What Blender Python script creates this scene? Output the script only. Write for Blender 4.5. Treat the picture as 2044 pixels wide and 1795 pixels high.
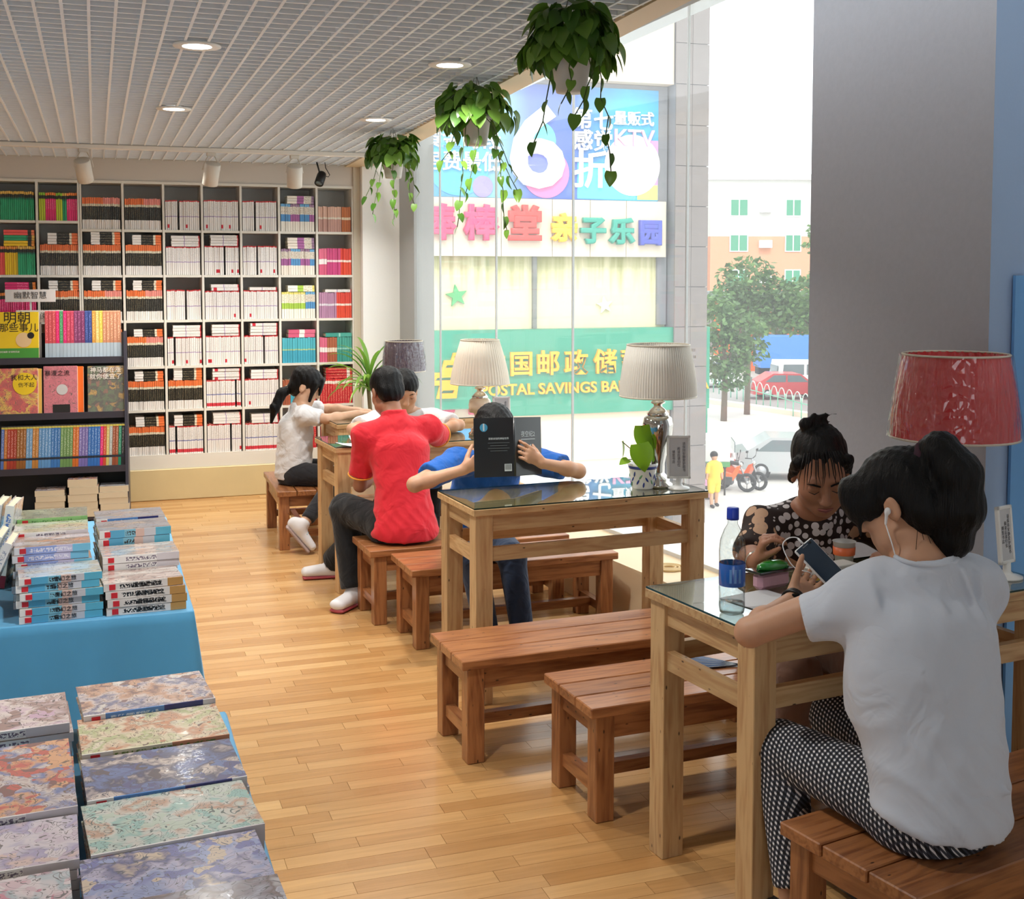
import bpy, bmesh, math, random
import numpy as np
from mathutils import Vector, Matrix, Euler
R = math.radians
rnd = random.Random(7)
S = bpy.context.scene
for o in list(bpy.data.objects):
    bpy.data.objects.remove(o, do_unlink=True)

# ------------------------------------------------------------------ camera
F_PX = 2400.0
cam = bpy.data.cameras.new('camera')
cam.sensor_fit = 'HORIZONTAL'
cam.sensor_width = 36.0
cam.lens = F_PX / 2044.0 * 36.0
cam.shift_y = (700.0 - 897.5) / 2044.0
cam.clip_start = .05
cam.clip_end = 600
camo = bpy.data.objects.new('camera', cam)
S.collection.objects.link(camo)
yaw = math.atan((1022 - 190) / 2400.0)
pitch = math.atan(150 / 2400.0)
camo.location = (0, 0, 1.65)
camo.rotation_euler = (math.pi / 2 - pitch, 0, -yaw)
S.camera = camo

# ------------------------------------------------------------------ sky, sun, exposure
W = bpy.data.worlds.new('sky'); S.world = W
W.use_nodes = True
nt = W.node_tree
bg = nt.nodes['Background']
bg.inputs[0].default_value = (.93, .97, 1.0, 1)
bg.inputs[1].default_value = 1.9
sl = bpy.data.lights.new('sun', 'SUN'); sl.energy = 1.5; sl.angle = R(12); sl.color = (1, .95, .86)
so = bpy.data.objects.new('sun', sl); S.collection.objects.link(so)
so.rotation_euler = (R(40), R(-14), 0)
S.view_settings.view_transform = 'Standard'
S.view_settings.look = 'None'
S.view_settings.gamma = 1.0
S.view_settings.use_curve_mapping = False
S.view_settings.exposure = 0.55

# ------------------------------------------------------------------ helpers
COL = S.collection
def lin(c):
    def f(v):
        v /= 255.0
        return v / 12.92 if v <= .04045 else ((v + .055) / 1.055) ** 2.4
    return (f(c[0]), f(c[1]), f(c[2]), 1.0)

MATS = {}
def newmat(name):
    m = bpy.data.materials.new(name); m.use_nodes = True
    n = m.node_tree
    b = n.nodes['Principled BSDF']
    MATS[name] = m
    return m, n, b
def N(n, t, **kw):
    x = n.nodes.new(t)
    for k, v in kw.items(): setattr(x, k, v)
    return x
def mat(name, c, rough=.6, metal=0, spec=.5, trans=0, emit=None, estr=0, sss=0, coat=0, bump=0, bscale=60, var=0, sheen=0):
    if name in MATS: return MATS[name]
    m, n, b = newmat(name)
    b.inputs['Base Color'].default_value = lin(c)
    b.inputs['Roughness'].default_value = rough
    b.inputs['Metallic'].default_value = metal
    b.inputs['Specular IOR Level'].default_value = spec
    b.inputs['Transmission Weight'].default_value = trans
    b.inputs['Coat Weight'].default_value = coat
    b.inputs['Coat Roughness'].default_value = .08
    b.inputs['Sheen Weight'].default_value = sheen
    if sss:
        b.inputs['Subsurface Weight'].default_value = sss
        b.inputs['Subsurface Radius'].default_value = (.012, .005, .003)
    if emit:
        b.inputs['Emission Color'].default_value = lin(emit)
        b.inputs['Emission Strength'].default_value = estr
    if bump or var:
        tc = N(n, 'ShaderNodeTexCoord'); nz = N(n, 'ShaderNodeTexNoise')
        nz.inputs['Scale'].default_value = bscale; nz.inputs['Detail'].default_value = 4
        n.links.new(tc.outputs['Object'], nz.inputs['Vector'])
        if bump:
            bp = N(n, 'ShaderNodeBump'); bp.inputs['Strength'].default_value = bump; bp.inputs['Distance'].default_value = .01
            n.links.new(nz.outputs['Fac'], bp.inputs['Height']); n.links.new(bp.outputs['Normal'], b.inputs['Normal'])
        if var:
            mx = N(n, 'ShaderNodeMix', data_type='RGBA', blend_type='MULTIPLY'); mx.inputs[0].default_value = 1
            rp = N(n, 'ShaderNodeMapRange'); rp.inputs[1].default_value = .3; rp.inputs[2].default_value = .7
            rp.inputs[3].default_value = 1 - var; rp.inputs[4].default_value = 1
            n.links.new(nz.outputs['Fac'], rp.inputs[0]); n.links.new(rp.outputs[0], mx.inputs[7])
            mx.inputs[6].default_value = lin(c); n.links.new(mx.outputs[2], b.inputs['Base Color'])
    return m

def wood(name, light, dark, axis, rough=.4, scale=1.0, knots=True, coat=0.0, ring=9.0):
    """grain runs along the given object axis; each board gets its own offset and tone"""
    if name in MATS: return MATS[name]
    m, n, b = newmat(name)
    tc = N(n, 'ShaderNodeTexCoord'); mp = N(n, 'ShaderNodeMapping'); oi = N(n, 'ShaderNodeObjectInfo')
    sc = [ring * scale] * 3; sc['XYZ'.index(axis)] = .9 * scale
    mp.inputs['Scale'].default_value = sc
    ml = N(n, 'ShaderNodeMath', operation='MULTIPLY'); ml.inputs[1].default_value = 37.0
    cb = N(n, 'ShaderNodeCombineXYZ')
    n.links.new(oi.outputs['Random'], ml.inputs[0])
    for i in range(3): n.links.new(ml.outputs[0], cb.inputs[i])
    n.links.new(tc.outputs['Object'], mp.inputs['Vector']); n.links.new(cb.outputs[0], mp.inputs['Location'])
    n1 = N(n, 'ShaderNodeTexNoise'); n1.inputs['Scale'].default_value = 1.3; n1.inputs['Detail'].default_value = 3; n1.inputs['Distortion'].default_value = .6
    n.links.new(mp.outputs[0], n1.inputs['Vector'])
    wv = N(n, 'ShaderNodeMath', operation='MULTIPLY'); wv.inputs[1].default_value = 42
    n.links.new(n1.outputs['Fac'], wv.inputs[0])
    sn = N(n, 'ShaderNodeMath', operation='SINE'); n.links.new(wv.outputs[0], sn.inputs[0])
    n2 = N(n, 'ShaderNodeTexNoise'); n2.inputs['Scale'].default_value = 9; n2.inputs['Detail'].default_value = 5
    n.links.new(mp.outputs[0], n2.inputs['Vector'])
    ad = N(n, 'ShaderNodeMath', operation='MULTIPLY_ADD'); ad.inputs[1].default_value = .13
    n.links.new(sn.outputs[0], ad.inputs[0]); n.links.new(n2.outputs['Fac'], ad.inputs[2])
    cr = N(n, 'ShaderNodeValToRGB')
    cr.color_ramp.elements[0].position = .2; cr.color_ramp.elements[0].color = lin(dark)
    cr.color_ramp.elements[1].position = .62; cr.color_ramp.elements[1].color = lin(light)
    n.links.new(ad.outputs[0], cr.inputs[0])
    hs = N(n, 'ShaderNodeHueSaturation')
    mr = N(n, 'ShaderNodeMapRange'); mr.inputs[3].default_value = .86; mr.inputs[4].default_value = 1.12
    n.links.new(oi.outputs['Random'], mr.inputs[0]); n.links.new(mr.outputs[0], hs.inputs['Value'])
    n.links.new(cr.outputs[0], hs.inputs['Color'])
    out = hs.outputs[0]
    if knots:
        vo = N(n, 'ShaderNodeTexVoronoi'); mp2 = N(n, 'ShaderNodeMapping')
        s2 = [6.0] * 3; s2['XYZ'.index(axis)] = 2.6; mp2.inputs['Scale'].default_value = s2
        n.links.new(tc.outputs['Object'], mp2.inputs['Vector']); n.links.new(cb.outputs[0], mp2.inputs['Location'])
        n.links.new(mp2.outputs[0], vo.inputs['Vector'])
        cr2 = N(n, 'ShaderNodeValToRGB'); cr2.color_ramp.elements[0].position = .05; cr2.color_ramp.elements[1].position = .1
        cr2.color_ramp.elements[0].color = (1, 1, 1, 1); cr2.color_ramp.elements[1].color = (0, 0, 0, 1)
        n.links.new(vo.outputs['Distance'], cr2.inputs[0])
        mx = N(n, 'ShaderNodeMix', data_type='RGBA'); mx.inputs[7].default_value = lin([v * .42 for v in dark])
        n.links.new(cr2.outputs[0], mx.inputs[0]); n.links.new(out, mx.inputs[6]); out = mx.outputs[2]
    n.links.new(out, b.inputs['Base Color'])
    b.inputs['Roughness'].default_value = rough
    b.inputs['Coat Weight'].default_value = coat; b.inputs['Coat Roughness'].default_value = .12
    bp = N(n, 'ShaderNodeBump'); bp.inputs['Strength'].default_value = .15; bp.inputs['Distance'].default_value = .004
    n.links.new(n2.outputs['Fac'], bp.inputs['Height']); n.links.new(bp.outputs[0], b.inputs['Normal'])
    return m

def link(o, parent=None):
    COL.objects.link(o)
    if parent is not None: o.parent = parent
    return o
def tag(o, label=None, cat=None, group=None, kind=None):
    if label: o['label'] = label
    if cat: o['category'] = cat
    if group: o['group'] = group
    if kind: o['kind'] = kind
    return o
def thing(name, label, cat, loc=(0, 0, 0), rz=0, group=None):
    o = bpy.data.objects.new(name, None); o.empty_display_size = .1
    COL.objects.link(o); o.location = loc; o.rotation_euler = (0, 0, rz)
    return tag(o, label, cat, group)
def copy_tree(o, parent=None):
    c = o.copy(); COL.objects.link(c); c.parent = parent
    for ch in o.children: copy_tree(ch, c)
    return c
def mobj(name, me, mats, parent=None, loc=None, rot=None, smooth=False):
    if mats is not None and not len(me.materials):
        for m in (mats if isinstance(mats, (list, tuple)) else [mats]): me.materials.append(m)
    if smooth:
        me.polygons.foreach_set('use_smooth', [True] * len(me.polygons))
    o = bpy.data.objects.new(name, me); link(o, parent)
    if loc is not None: o.location = loc
    if rot is not None: o.rotation_euler = rot
    return o
class MB:
    """collects solids into one mesh"""
    def __init__(s): s.bm = bmesh.new()
    def box(s, c, d, rot=None, mi=0, bev=0):
        r = bmesh.ops.create_cube(s.bm, size=1.0)
        vs = r['verts']
        M = Matrix.Translation(c) @ (rot.to_4x4() if rot is not None else Matrix()) @ Matrix.Diagonal((d[0], d[1], d[2], 1))
        bmesh.ops.transform(s.bm, matrix=M, verts=vs)
        fs = set(f for v in vs for f in v.link_faces)
        for f in fs: f.material_index = mi
        if bev:
            es = list(set(e for v in vs for e in v.link_edges))
            bmesh.ops.bevel(s.bm, geom=es, offset=bev, segments=1, affect='EDGES')
        return s
    def b2(s, x0, x1, y0, y1, z0, z1, mi=0, bev=0):
        return s.box(((x0 + x1) / 2, (y0 + y1) / 2, (z0 + z1) / 2), (x1 - x0, y1 - y0, z1 - z0), mi=mi, bev=bev)
    def tube(s, pts, r, seg=8, mi=0, cap=True):
        pts = [Vector(p) for p in pts]
        rr = r if isinstance(r, (list, tuple)) else [r] * len(pts)
        rings = []
        up = None
        for i, p in enumerate(pts):
            d = (pts[min(i + 1, len(pts) - 1)] - pts[max(i - 1, 0)])
            if d.length < 1e-9: d = Vector((0, 0, 1))
            d.normalize()
            if up is None:
                up = d.orthogonal().normalized()
            else:
                up = up - d * up.dot(d)
                if up.length < 1e-6: up = d.orthogonal()
                up.normalize()
            q = d.cross(up)
            rings.append([s.bm.verts.new(p + (up * math.cos(2 * math.pi * k / seg) + q * math.sin(2 * math.pi * k / seg)) * rr[i]) for k in range(seg)])
        for a, b in zip(rings, rings[1:]):
            for k in range(seg):
                f = s.bm.faces.new((a[k], a[(k + 1) % seg], b[(k + 1) % seg], b[k])); f.material_index = mi; f.smooth = True
        if cap:
            for q, rev in ((rings[0], True), (rings[-1], False)):
                f = s.bm.faces.new(q[::-1] if rev else q); f.material_index = mi
        return s
    def lathe(s, prof, seg=32, c=(0, 0, 0), mi=0, wob=None, smooth=True):
        rings = []
        if max(p[1] for p in prof) - min(p[1] for p in prof) < .12 * max(p[0] for p in prof): smooth = False
        for (r, z) in prof:
            if r < 1e-5:
                rings.append([s.bm.verts.new((c[0], c[1], c[2] + z))]); continue
            ring = []
            for k in range(seg):
                a = 2 * math.pi * k / seg
                q = r * (1 + (wob(a, z) if wob else 0))
                ring.append(s.bm.verts.new((c[0] + q * math.cos(a), c[1] + q * math.sin(a), c[2] + z)))
            rings.append(ring)
        for a, b in zip(rings, rings[1:]):
            for k in range(seg):
                if len(a) == 1 and len(b) == 1: continue
                if len(a) == 1: v = (a[0], b[(k + 1) % seg], b[k])
                elif len(b) == 1: v = (a[k], a[(k + 1) % seg], b[0])
                else: v = (a[k], a[(k + 1) % seg], b[(k + 1) % seg], b[k])
                f = s.bm.faces.new(v[::-1] if False else v); f.material_index = mi; f.smooth = smooth
        return s
    def prism(s, poly, h, M=None, mi=0):
        a = [s.bm.verts.new((x, y, 0)) for x, y in poly]; b = [s.bm.verts.new((x, y, h)) for x, y in poly]
        n = len(poly); fs = [s.bm.faces.new(a[::-1]), s.bm.faces.new(b)]
        for k in range(n): fs.append(s.bm.faces.new((a[k], a[(k + 1) % n], b[(k + 1) % n], b[k])))
        for f in fs: f.material_index = mi
        if M is not None: bmesh.ops.transform(s.bm, matrix=M, verts=a + b)
        return s
    def mesh(s, name='m'):
        bmesh.ops.recalc_face_normals(s.bm, faces=s.bm.faces[:])
        me = bpy.data.meshes.new(name); s.bm.to_mesh(me); s.bm.free(); return me
    def obj(s, name, mats, parent=None, loc=None, rot=None):
        return mobj(name, s.mesh(name), mats, parent, loc, rot)
def npmesh(name, V, Fq, uv=None, mi=None, smooth=True):
    """fast mesh from numpy quads or triangles"""
    V = np.asarray(V, np.float32); Fq = np.asarray(Fq, np.int32); k = Fq.shape[1]; nf = len(Fq)
    me = bpy.data.meshes.new(name)
    me.vertices.add(len(V)); me.vertices.foreach_set('co', V.ravel())
    me.loops.add(nf * k); me.loops.foreach_set('vertex_index', Fq.ravel())
    me.polygons.add(nf); me.polygons.foreach_set('loop_start', np.arange(0, nf * k, k, dtype=np.int32))
    me.polygons.foreach_set('loop_total', np.full(nf, k, np.int32))
    if mi is not None: me.polygons.foreach_set('material_index', np.asarray(mi, np.int32))
    me.polygons.foreach_set('use_smooth', np.full(nf, smooth))
    if uv is not None:
        l = me.uv_layers.new(name='UVMap'); l.data.foreach_set('uv', np.asarray(uv, np.float32).ravel())
    me.update(calc_edges=True); me.validate()
    return me
def text(name, body, size, loc, rot, m, parent, ext=.001, fat=0.0, bevel=0.0, align='CENTER', sx=1.0, shear=0):
    c = bpy.data.curves.new('t', 'FONT'); c.body = body; c.size = size; c.extrude = ext; c.offset = fat; c.align_x = align; c.align_y = 'CENTER'
    c.bevel_depth = bevel; c.resolution_u = 3; c.shear = shear
    o = bpy.data.objects.new('t', c); COL.objects.link(o)
    me = bpy.data.meshes.new_from_object(o.evaluated_get(bpy.context.evaluated_depsgraph_get()))
    bpy.data.objects.remove(o); bpy.data.curves.remove(c)
    me.materials.clear(); me.materials.append(m)
    o = bpy.data.objects.new(name, me); link(o, parent); o.location = loc; o.rotation_euler = rot; o.scale = (sx, 1, 1)
    return o
FACE = (R(90), 0, 0)      # text that stands upright and faces -Y
# ------------------------------------------------------------------ materials of the place
M_WHITE = mat('white_laminate', (226, 222, 214), .45)
M_SHELF = mat('bookcase_white', (222, 219, 210), .5)
M_SHELFBACK = mat('bookcase_grey_back', (214, 213, 208), .7)
M_WALL = mat('wall_paint', (246, 246, 244), .85, bump=.05, bscale=90)
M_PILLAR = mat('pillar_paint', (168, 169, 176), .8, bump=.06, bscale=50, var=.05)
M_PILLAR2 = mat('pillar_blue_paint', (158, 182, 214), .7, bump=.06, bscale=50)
M_CREAM = mat('cream_step', (214, 196, 150), .35, var=.06, bscale=5)
M_CREAM2 = mat('cream_ledge', (226, 204, 168), .5)
M_GRID = mat('ceiling_slat_paint', (230, 236, 242), .5)
M_SLAB = mat('ceiling_slab_grey', (196, 206, 212), .8)
M_METAL = mat('brushed_frame', (200, 200, 198), .4)
M_CHROME = mat('chrome', (230, 225, 215), .08, metal=1)
M_GREYSTONE = mat('grey_stone', (150, 150, 150), .7, var=.1, bscale=12)
def glass_pane():
    m, n, b = newmat('window_glass')
    n.nodes.remove(b)
    out = n.nodes['Material Output']
    t = N(n, 'ShaderNodeBsdfTransparent'); t.inputs[0].default_value = (.97, .99, .985, 1)
    g = N(n, 'ShaderNodeBsdfGlossy'); g.inputs['Roughness'].default_value = .01
    mx = N(n, 'ShaderNodeMixShader'); lw = N(n, 'ShaderNodeLayerWeight'); lw.inputs[0].default_value = .5
    pw = N(n, 'ShaderNodeMath', operation='POWER'); pw.inputs[1].default_value = 5; n.links.new(lw.outputs['Facing'], pw.inputs[0])
    mr = N(n, 'ShaderNodeMapRange'); mr.inputs[3].default_value = .03; mr.inputs[4].default_value = .6
    n.links.new(pw.outputs[0], mr.inputs[0]); n.links.new(mr.outputs[0], mx.inputs[0])
    n.links.new(t.outputs[0], mx.inputs[1]); n.links.new(g.outputs[0], mx.inputs[2])
    tl = N(n, 'ShaderNodeBsdfTranslucent'); tl.inputs[0].default_value = (.95, .97, 1, 1); m2 = N(n, 'ShaderNodeMixShader'); m2.inputs[0].default_value = .055     # faint white veil mixed in to imitate glare haze
    n.links.new(mx.outputs[0], m2.inputs[1]); n.links.new(tl.outputs[0], m2.inputs[2]); n.links.new(m2.outputs[0], out.inputs[0])
    return m
M_PANE = glass_pane()

# ------------------------------------------------------------------ floor of narrow laminate strips
def floor_mat():
    m, n, b = newmat('laminate_strip')
    uv = N(n, 'ShaderNodeUVMap'); sp = N(n, 'ShaderNodeSeparateXYZ'); wn = N(n, 'ShaderNodeTexWhiteNoise', noise_dimensions='1D')
    n.links.new(uv.outputs[0], sp.inputs[0]); n.links.new(sp.outputs[0], wn.inputs['W'])
    cr = N(n, 'ShaderNodeValToRGB'); e = cr.color_ramp.elements
    e[0].position = 0; e[0].color = lin((178, 130, 78)); e[1].position = 1; e[1].color = lin((210, 168, 114))
    k = cr.color_ramp.elements.new(.45); k.color = lin((196, 150, 96))
    n.links.new(wn.outputs['Value'], cr.inputs[0])
    geo = N(n, 'ShaderNodeNewGeometry'); mp = N(n, 'ShaderNodeMapping'); mp.inputs['Scale'].default_value = (2.5, 40, 1)
    ad = N(n, 'ShaderNodeVectorMath', operation='ADD'); cb = N(n, 'ShaderNodeCombineXYZ'); ml = N(n, 'ShaderNodeMath', operation='MULTIPLY'); ml.inputs[1].default_value = 50
    n.links.new(wn.outputs['Value'], ml.inputs[0]); n.links.new(ml.outputs[0], cb.inputs[0]); n.links.new(ml.outputs[0], cb.inputs[1])
    n.links.new(geo.outputs['Position'], mp.inputs[0]); n.links.new(mp.outputs[0], ad.inputs[0]); n.links.new(cb.outputs[0], ad.inputs[1])
    nz = N(n, 'ShaderNodeTexNoise'); nz.inputs['Scale'].default_value = 1.2; nz.inputs['Detail'].default_value = 6; nz.inputs['Distortion'].default_value = .8
    n.links.new(ad.outputs[0], nz.inputs[0])
    mr = N(n, 'ShaderNodeMapRange'); mr.inputs[1].default_value = .3; mr.inputs[2].default_value = .7; mr.inputs[3].default_value = .84; mr.inputs[4].default_value = 1.08
    n.links.new(nz.outputs['Fac'], mr.inputs[0])
    mx = N(n, 'ShaderNodeMix', data_type='RGBA', blend_type='MULTIPLY'); mx.inputs[0].default_value = 1
    n.links.new(cr.outputs[0], mx.inputs[6]); n.links.new(mr.outputs[0], mx.inputs[7]); n.links.new(mx.outputs[2], b.inputs['Base Color'])
    b.inputs['Roughness'].default_value = .24; b.inputs['Specular IOR Level'].default_value = .6
    bp = N(n, 'ShaderNodeBump'); bp.inputs['Strength'].default_value = .04; bp.inputs['Distance'].default_value = .002
    n.links.new(nz.outputs['Fac'], bp.inputs['Height']); n.links.new(bp.outputs[0], b.inputs['Normal'])
    return m
M_FLOOR = floor_mat()
CUBEV = np.array([(x, y, z) for x in (0, 1) for y in (0, 1) for z in (0, 1)], float)
CUBEF = np.array([(0, 1, 3, 2), (4, 6, 7, 5), (0, 4, 5, 1), (2, 3, 7, 6), (0, 2, 6, 4), (1, 5, 7, 3)])
floor = MB().b2(-3.6, 3.2, -3.2, 9.9, -.12, -.004).obj('floor', mat('subfloor', (190, 142, 84), .5)); tag(floor, kind='structure')
PW, PL = .065, .46
strips = []
y = 1.0
while y < 9.12:
    x = -1.0 + rnd.uniform(-.46, 0)
    while x < 2.75:
        strips.append((x, y)); x += PL
    y += PW
pm = []
for i in range(16):
    V = CUBEV * (PL - .0012, PW - .0012, .0042) - (0, 0, .0042)
    me = npmesh('plank', V, CUBEF, uv=np.tile([i * 1.37 + .2, 0], (24, 1)), smooth=False); me.materials.append(M_FLOOR); pm.append(me)
def in_view(p): return p[0] > .1 + max(0, (p[1] - 3) * .02) and p[0] < 2.35
near = sorted([p for p in strips if in_view(p)], key=lambda p: p[1])[:290]
nset = set(near)
for p in near:
    mobj('plank', pm[rnd.randrange(16)], None, floor, (p[0], p[1], 0))
VV, FF, UU = [], [], []
for p in strips:
    if p in nset: continue
    k = len(VV) * 8
    VV.append(CUBEV * (PL - .0012, PW - .0012, .0042) + (p[0], p[1], -.0042)); FF.append(CUBEF + k); UU.append(np.tile([rnd.random() * 60, 0], (24, 1)))
me = npmesh('planks_beyond', np.concatenate(VV), np.concatenate(FF), uv=np.concatenate(UU), smooth=False); me.materials.append(M_FLOOR)
tag(mobj('planks_beyond', me, None, floor), kind='stuff')

# ------------------------------------------------------------------ window line (turned a little against the bookcase wall)
WA = math.atan(.115)
def WP(Y, off=0.0):            # a point on the window line, off > 0 is outside
    return Vector((2.66 - .115 * (Y - 5.2) + off * math.cos(WA), Y + off * math.sin(WA)))
def wall_seg(name, Y0, Y1, z0, z1, o0, o1, m, parent=None):
    a, b, c, d = WP(Y0, o0), WP(Y1, o0), WP(Y1, o1), WP(Y0, o1)
    return MB().prism([(a.x, a.y), (b.x, b.y), (c.x, c.y), (d.x, d.y)], z1 - z0, Matrix.Translation((0, 0, z0))).obj(name, m, parent)
# ------------------------------------------------------------------ walls
wb = MB().b2(-3.6, 1.932, 9.44, 9.6, 0, 3.3).b2(1.932, 2.25, 9.038, 9.6, 0, 3.3).obj('wall_back', M_WALL); tag(wb, kind='structure')
tag(MB().b2(-3.7, -3.55, -3.2, 9.6, 0, 3.3).obj('wall_left', M_WALL), kind='structure')
wf = MB().b2(-3.6, -1.6, -3.3, -3.2, 0, 3.3).b2(.4, 3.4, -3.3, -3.2, 0, 3.3).b2(-1.6, .4, -3.3, -3.2, 2.1, 3.3).obj('wall_front', M_WALL); tag(wf, kind='structure')
tag(MB().b2(3.3, 3.4, -3.2, 3.06, 0, 3.3).obj('wall_shopside', M_WALL), kind='structure')
wl = wall_seg('wall_right', 8.73, 9.04, 0, 3.2, 0, .16, mat('grey_jamb', (164, 165, 164), .7)); tag(wl, kind='structure')
ledge = wall_seg('trim_1', 4.25, 8.75, 0, .27, -.30, .05, M_CREAM2); tag(ledge, 'cream ledge running along the foot of the window', kind='structure')
tag(wall_seg('trim_2', -3, 9.5, 3.0, 3.35, -.05, .2, M_CREAM2), kind='structure')
# pillar beside the near table: grey inner face, bluish face towards the camera
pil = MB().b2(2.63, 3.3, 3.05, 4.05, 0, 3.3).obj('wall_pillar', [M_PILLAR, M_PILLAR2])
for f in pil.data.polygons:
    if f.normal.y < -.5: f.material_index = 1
tag(pil, kind='structure')
# window: each pane its own object inside the frame
win = thing('window_1', None, None); tag(win, kind='structure')
MY = [4.02, 5.18, 6.31, 7.33, 8.27, 8.73]
for a, b in zip(MY, MY[1:]):
    wall_seg('pane', a + .004, b - .004, .28, 3.0, .02, .03, M_PANE, win)
for a in MY[1:-1]:
    wall_seg('mullion', a - .003, a + .003, .29, 3.0, .014, .028, M_METAL, win)
wall_seg('sill_rail', 4.02, 8.73, .262, .29, .005, .05, M_METAL, win)
# step under the bookcase
st = MB().b2(-2.2, 1.93, 9.1, 9.45, 0, .232, bev=.006).obj('trim_3', M_CREAM); tag(st, kind='structure')

# ------------------------------------------------------------------ ceiling: slab above an open grid of slats
ceil = MB().b2(-3.6, 2.0, -3.2, 9.6, 2.60, 2.66).b2(1.9, 3.4, -3.2, 9.6, 3.2, 3.3).obj('ceiling', M_SLAB); tag(ceil, kind='structure')
P = .08; ZC = 2.478
def edge_x(Y): return 1.61 + .036 * (Y - 3.3)
Y0, Y1 = 2.46, 9.10
sm = MB().b2(-.005, .005, Y0, Y1, ZC, ZC + .03).mesh('slat'); sm.materials.append(M_GRID)
x = -1.28
while x < 1.80:
    yb = Y0
    if x > edge_x(Y0):
        yb = 3.3 + (x - 1.61) / .036
    if yb < Y1 - .1:
        o = mobj('slat', sm, None, ceil, (x, 0, 0))
        if yb > Y0:
            s = (Y1 - yb) / (Y1 - Y0); o.scale = (1, s, 1); o.location.y = Y1 * (1 - s)
    x += P
cm = MB().b2(0, 1, -.005, .005, ZC + .002, ZC + .017).mesh('slat'); cm.materials.append(M_GRID)
y = Y0
while y < Y1:
    o = mobj('slat', cm, None, ceil, (-1.3, y, 0)); o.scale = (edge_x(y) + 1.3, 1, 1); y += P
bd = [(edge_x(2.3), 2.3), (edge_x(9.2), 9.2), (1.71 + .052 * 5.9, 9.2), (1.71 - .052, 2.3)]
tag(MB().prism(bd, .16, Matrix.Translation((0, 0, ZC - .004))).obj('trim_4', M_CREAM2), kind='structure')

# ------------------------------------------------------------------ downlights
M_LENS = mat('lamp_lens', (255, 255, 255), .4, emit=(255, 252, 244), estr=14)
def downlight(x, y, label, power=9):
    t = thing('downlight', label, 'ceiling light', (x, y, ZC - .006), 0, 'recessed downlights in the slat ceiling')
    MB().lathe([(.052, .0), (.085, 0), (.085, .006), (.052, .012), (.052, 0)], 32).obj('rim', mat('lamp_rim', (235, 235, 232), .4), t)
    MB().lathe([(0, .004), (.053, .004)], 32).obj('lens', M_LENS, t)
    MB().lathe([(.053, .012), (.053, .1), (0, .1)], 24).obj('housing', mat('lamp_housing', (180, 180, 180), .5), t)
    l = bpy.data.lights.new('downlight_lamp', 'AREA'); l.shape = 'DISK'; l.size = .1; l.energy = power; l.color = (1, .96, .9); l.spread = R(125)
    lo = bpy.data.objects.new('downlight_lamp', l); link(lo, t); lo.location = (0, 0, -.004)
    return t
downlight(.366, 4.518, 'lit round downlight, nearest one of the left row in the slat ceiling')
downlight(.389, 6.242, 'lit round downlight, middle one of the left row in the slat ceiling')
downlight(.417, 8.223, 'small lit downlight of the left row, close to the white track')
downlight(1.335, 4.595, 'lit round downlight in the slat ceiling left of the largest hanging plant')
downlight(1.428, 6.327, 'lit round downlight above the smallest hanging plant')
downlight(1.535, 8.284, 'small lit downlight above the black spotlight')
for (x, y) in ((.36, 2.8), (-1.4, 2.6), (-1.4, 4.5), (-1.4, 6.2)):  # unseen downlights added to brighten the room, one continuing the left row
    downlight(x, y, 'lit downlight added out of frame to brighten the room, %s' % {2.8: 'above the display tables', 2.6: 'nearest of the leftmost row', 4.5: 'second of the leftmost row', 6.2: 'third of the leftmost row'}[y], 9)

# ------------------------------------------------------------------ spotlight track
tr = thing('light_track', 'long white spotlight track running along the ceiling before the bookcase', 'light track', (0, 8.1, ZC - .03), R(-1))
MB().b2(-2.2, 1.85, -.018, .018, 0, .028, bev=.003).obj('rail', M_WHITE, tr)
for x in (-1.2, 0, 1.3): MB().b2(x - .012, x + .012, -.012, .012, .028, .05).obj('hanger', M_WHITE, tr)
M_SPOT = mat('spot_body', (206, 201, 192), .5)
def spot(x, tilt, lean, label):
    t = thing('track_spotlight', label, 'spotlight', (x, 8.1, ZC - .03), R(8), 'white can spotlights on the track')
    MB().b2(-.03, .03, -.016, .016, -.022, 0, bev=.003).obj('adapter', M_SPOT, t)
    MB().tube([(-.02, 0, -.02), (-.05, 0, -.075), (-.058, 0, -.115)], .003, 6).tube([(.02, 0, -.02), (.05, 0, -.075), (.058, 0, -.115)], .003, 6).obj('bracket', M_SPOT, t)
    b = MB().lathe([(0, .07), (.047, .07), (.05, .066), (.05, -.075), (.044, -.078), (.042, -.05), (0, -.05)], 28).obj('can', M_SPOT, t, (0, 0, -.135), (tilt, lean, 0))
    MB().lathe([(0, -.052), (.04, -.052)], 24).obj('bulb', mat('bulb_off', (240, 230, 210), .3, emit=(255, 225, 180), estr=2), b)
    l = bpy.data.lights.new('spot_lamp', 'SPOT'); l.energy = 19; l.spot_size = R(70); l.spot_blend = .8; l.color = (1, .83, .62); l.shadow_soft_size = .04
    lo = bpy.data.objects.new('spot_lamp', l); link(lo, b); lo.location = (0, 0, -.06)
    return t
spot(-.05, R(28), R(-14), 'white can spotlight tilted to the right, leftmost on the track')
spot(.735, R(24), R(4), 'white can spotlight hanging straight, second from left on the track')
spot(1.275, R(24), R(-6), 'white can spotlight next to the black one on the track')
t = thing('black_spotlight', 'small black clip spotlight with looping cable by the ceiling corner', 'spotlight', (1.585, 8.85, ZC))
MK = mat('black_plastic', (22, 22, 24), .4)
MB().tube([(-.03, 0, 0), (-.012, -.01, -.075)], .006, 8).obj('arm', MK, t)
b = MB().lathe([(0, .055), (.03, .05), (.034, .03), (.034, -.05), (.029, -.055), (.026, -.04), (0, -.036)], 24).obj('can', MK, t, (-.005, -.01, -.12), (R(-32), R(24), 0))
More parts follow.
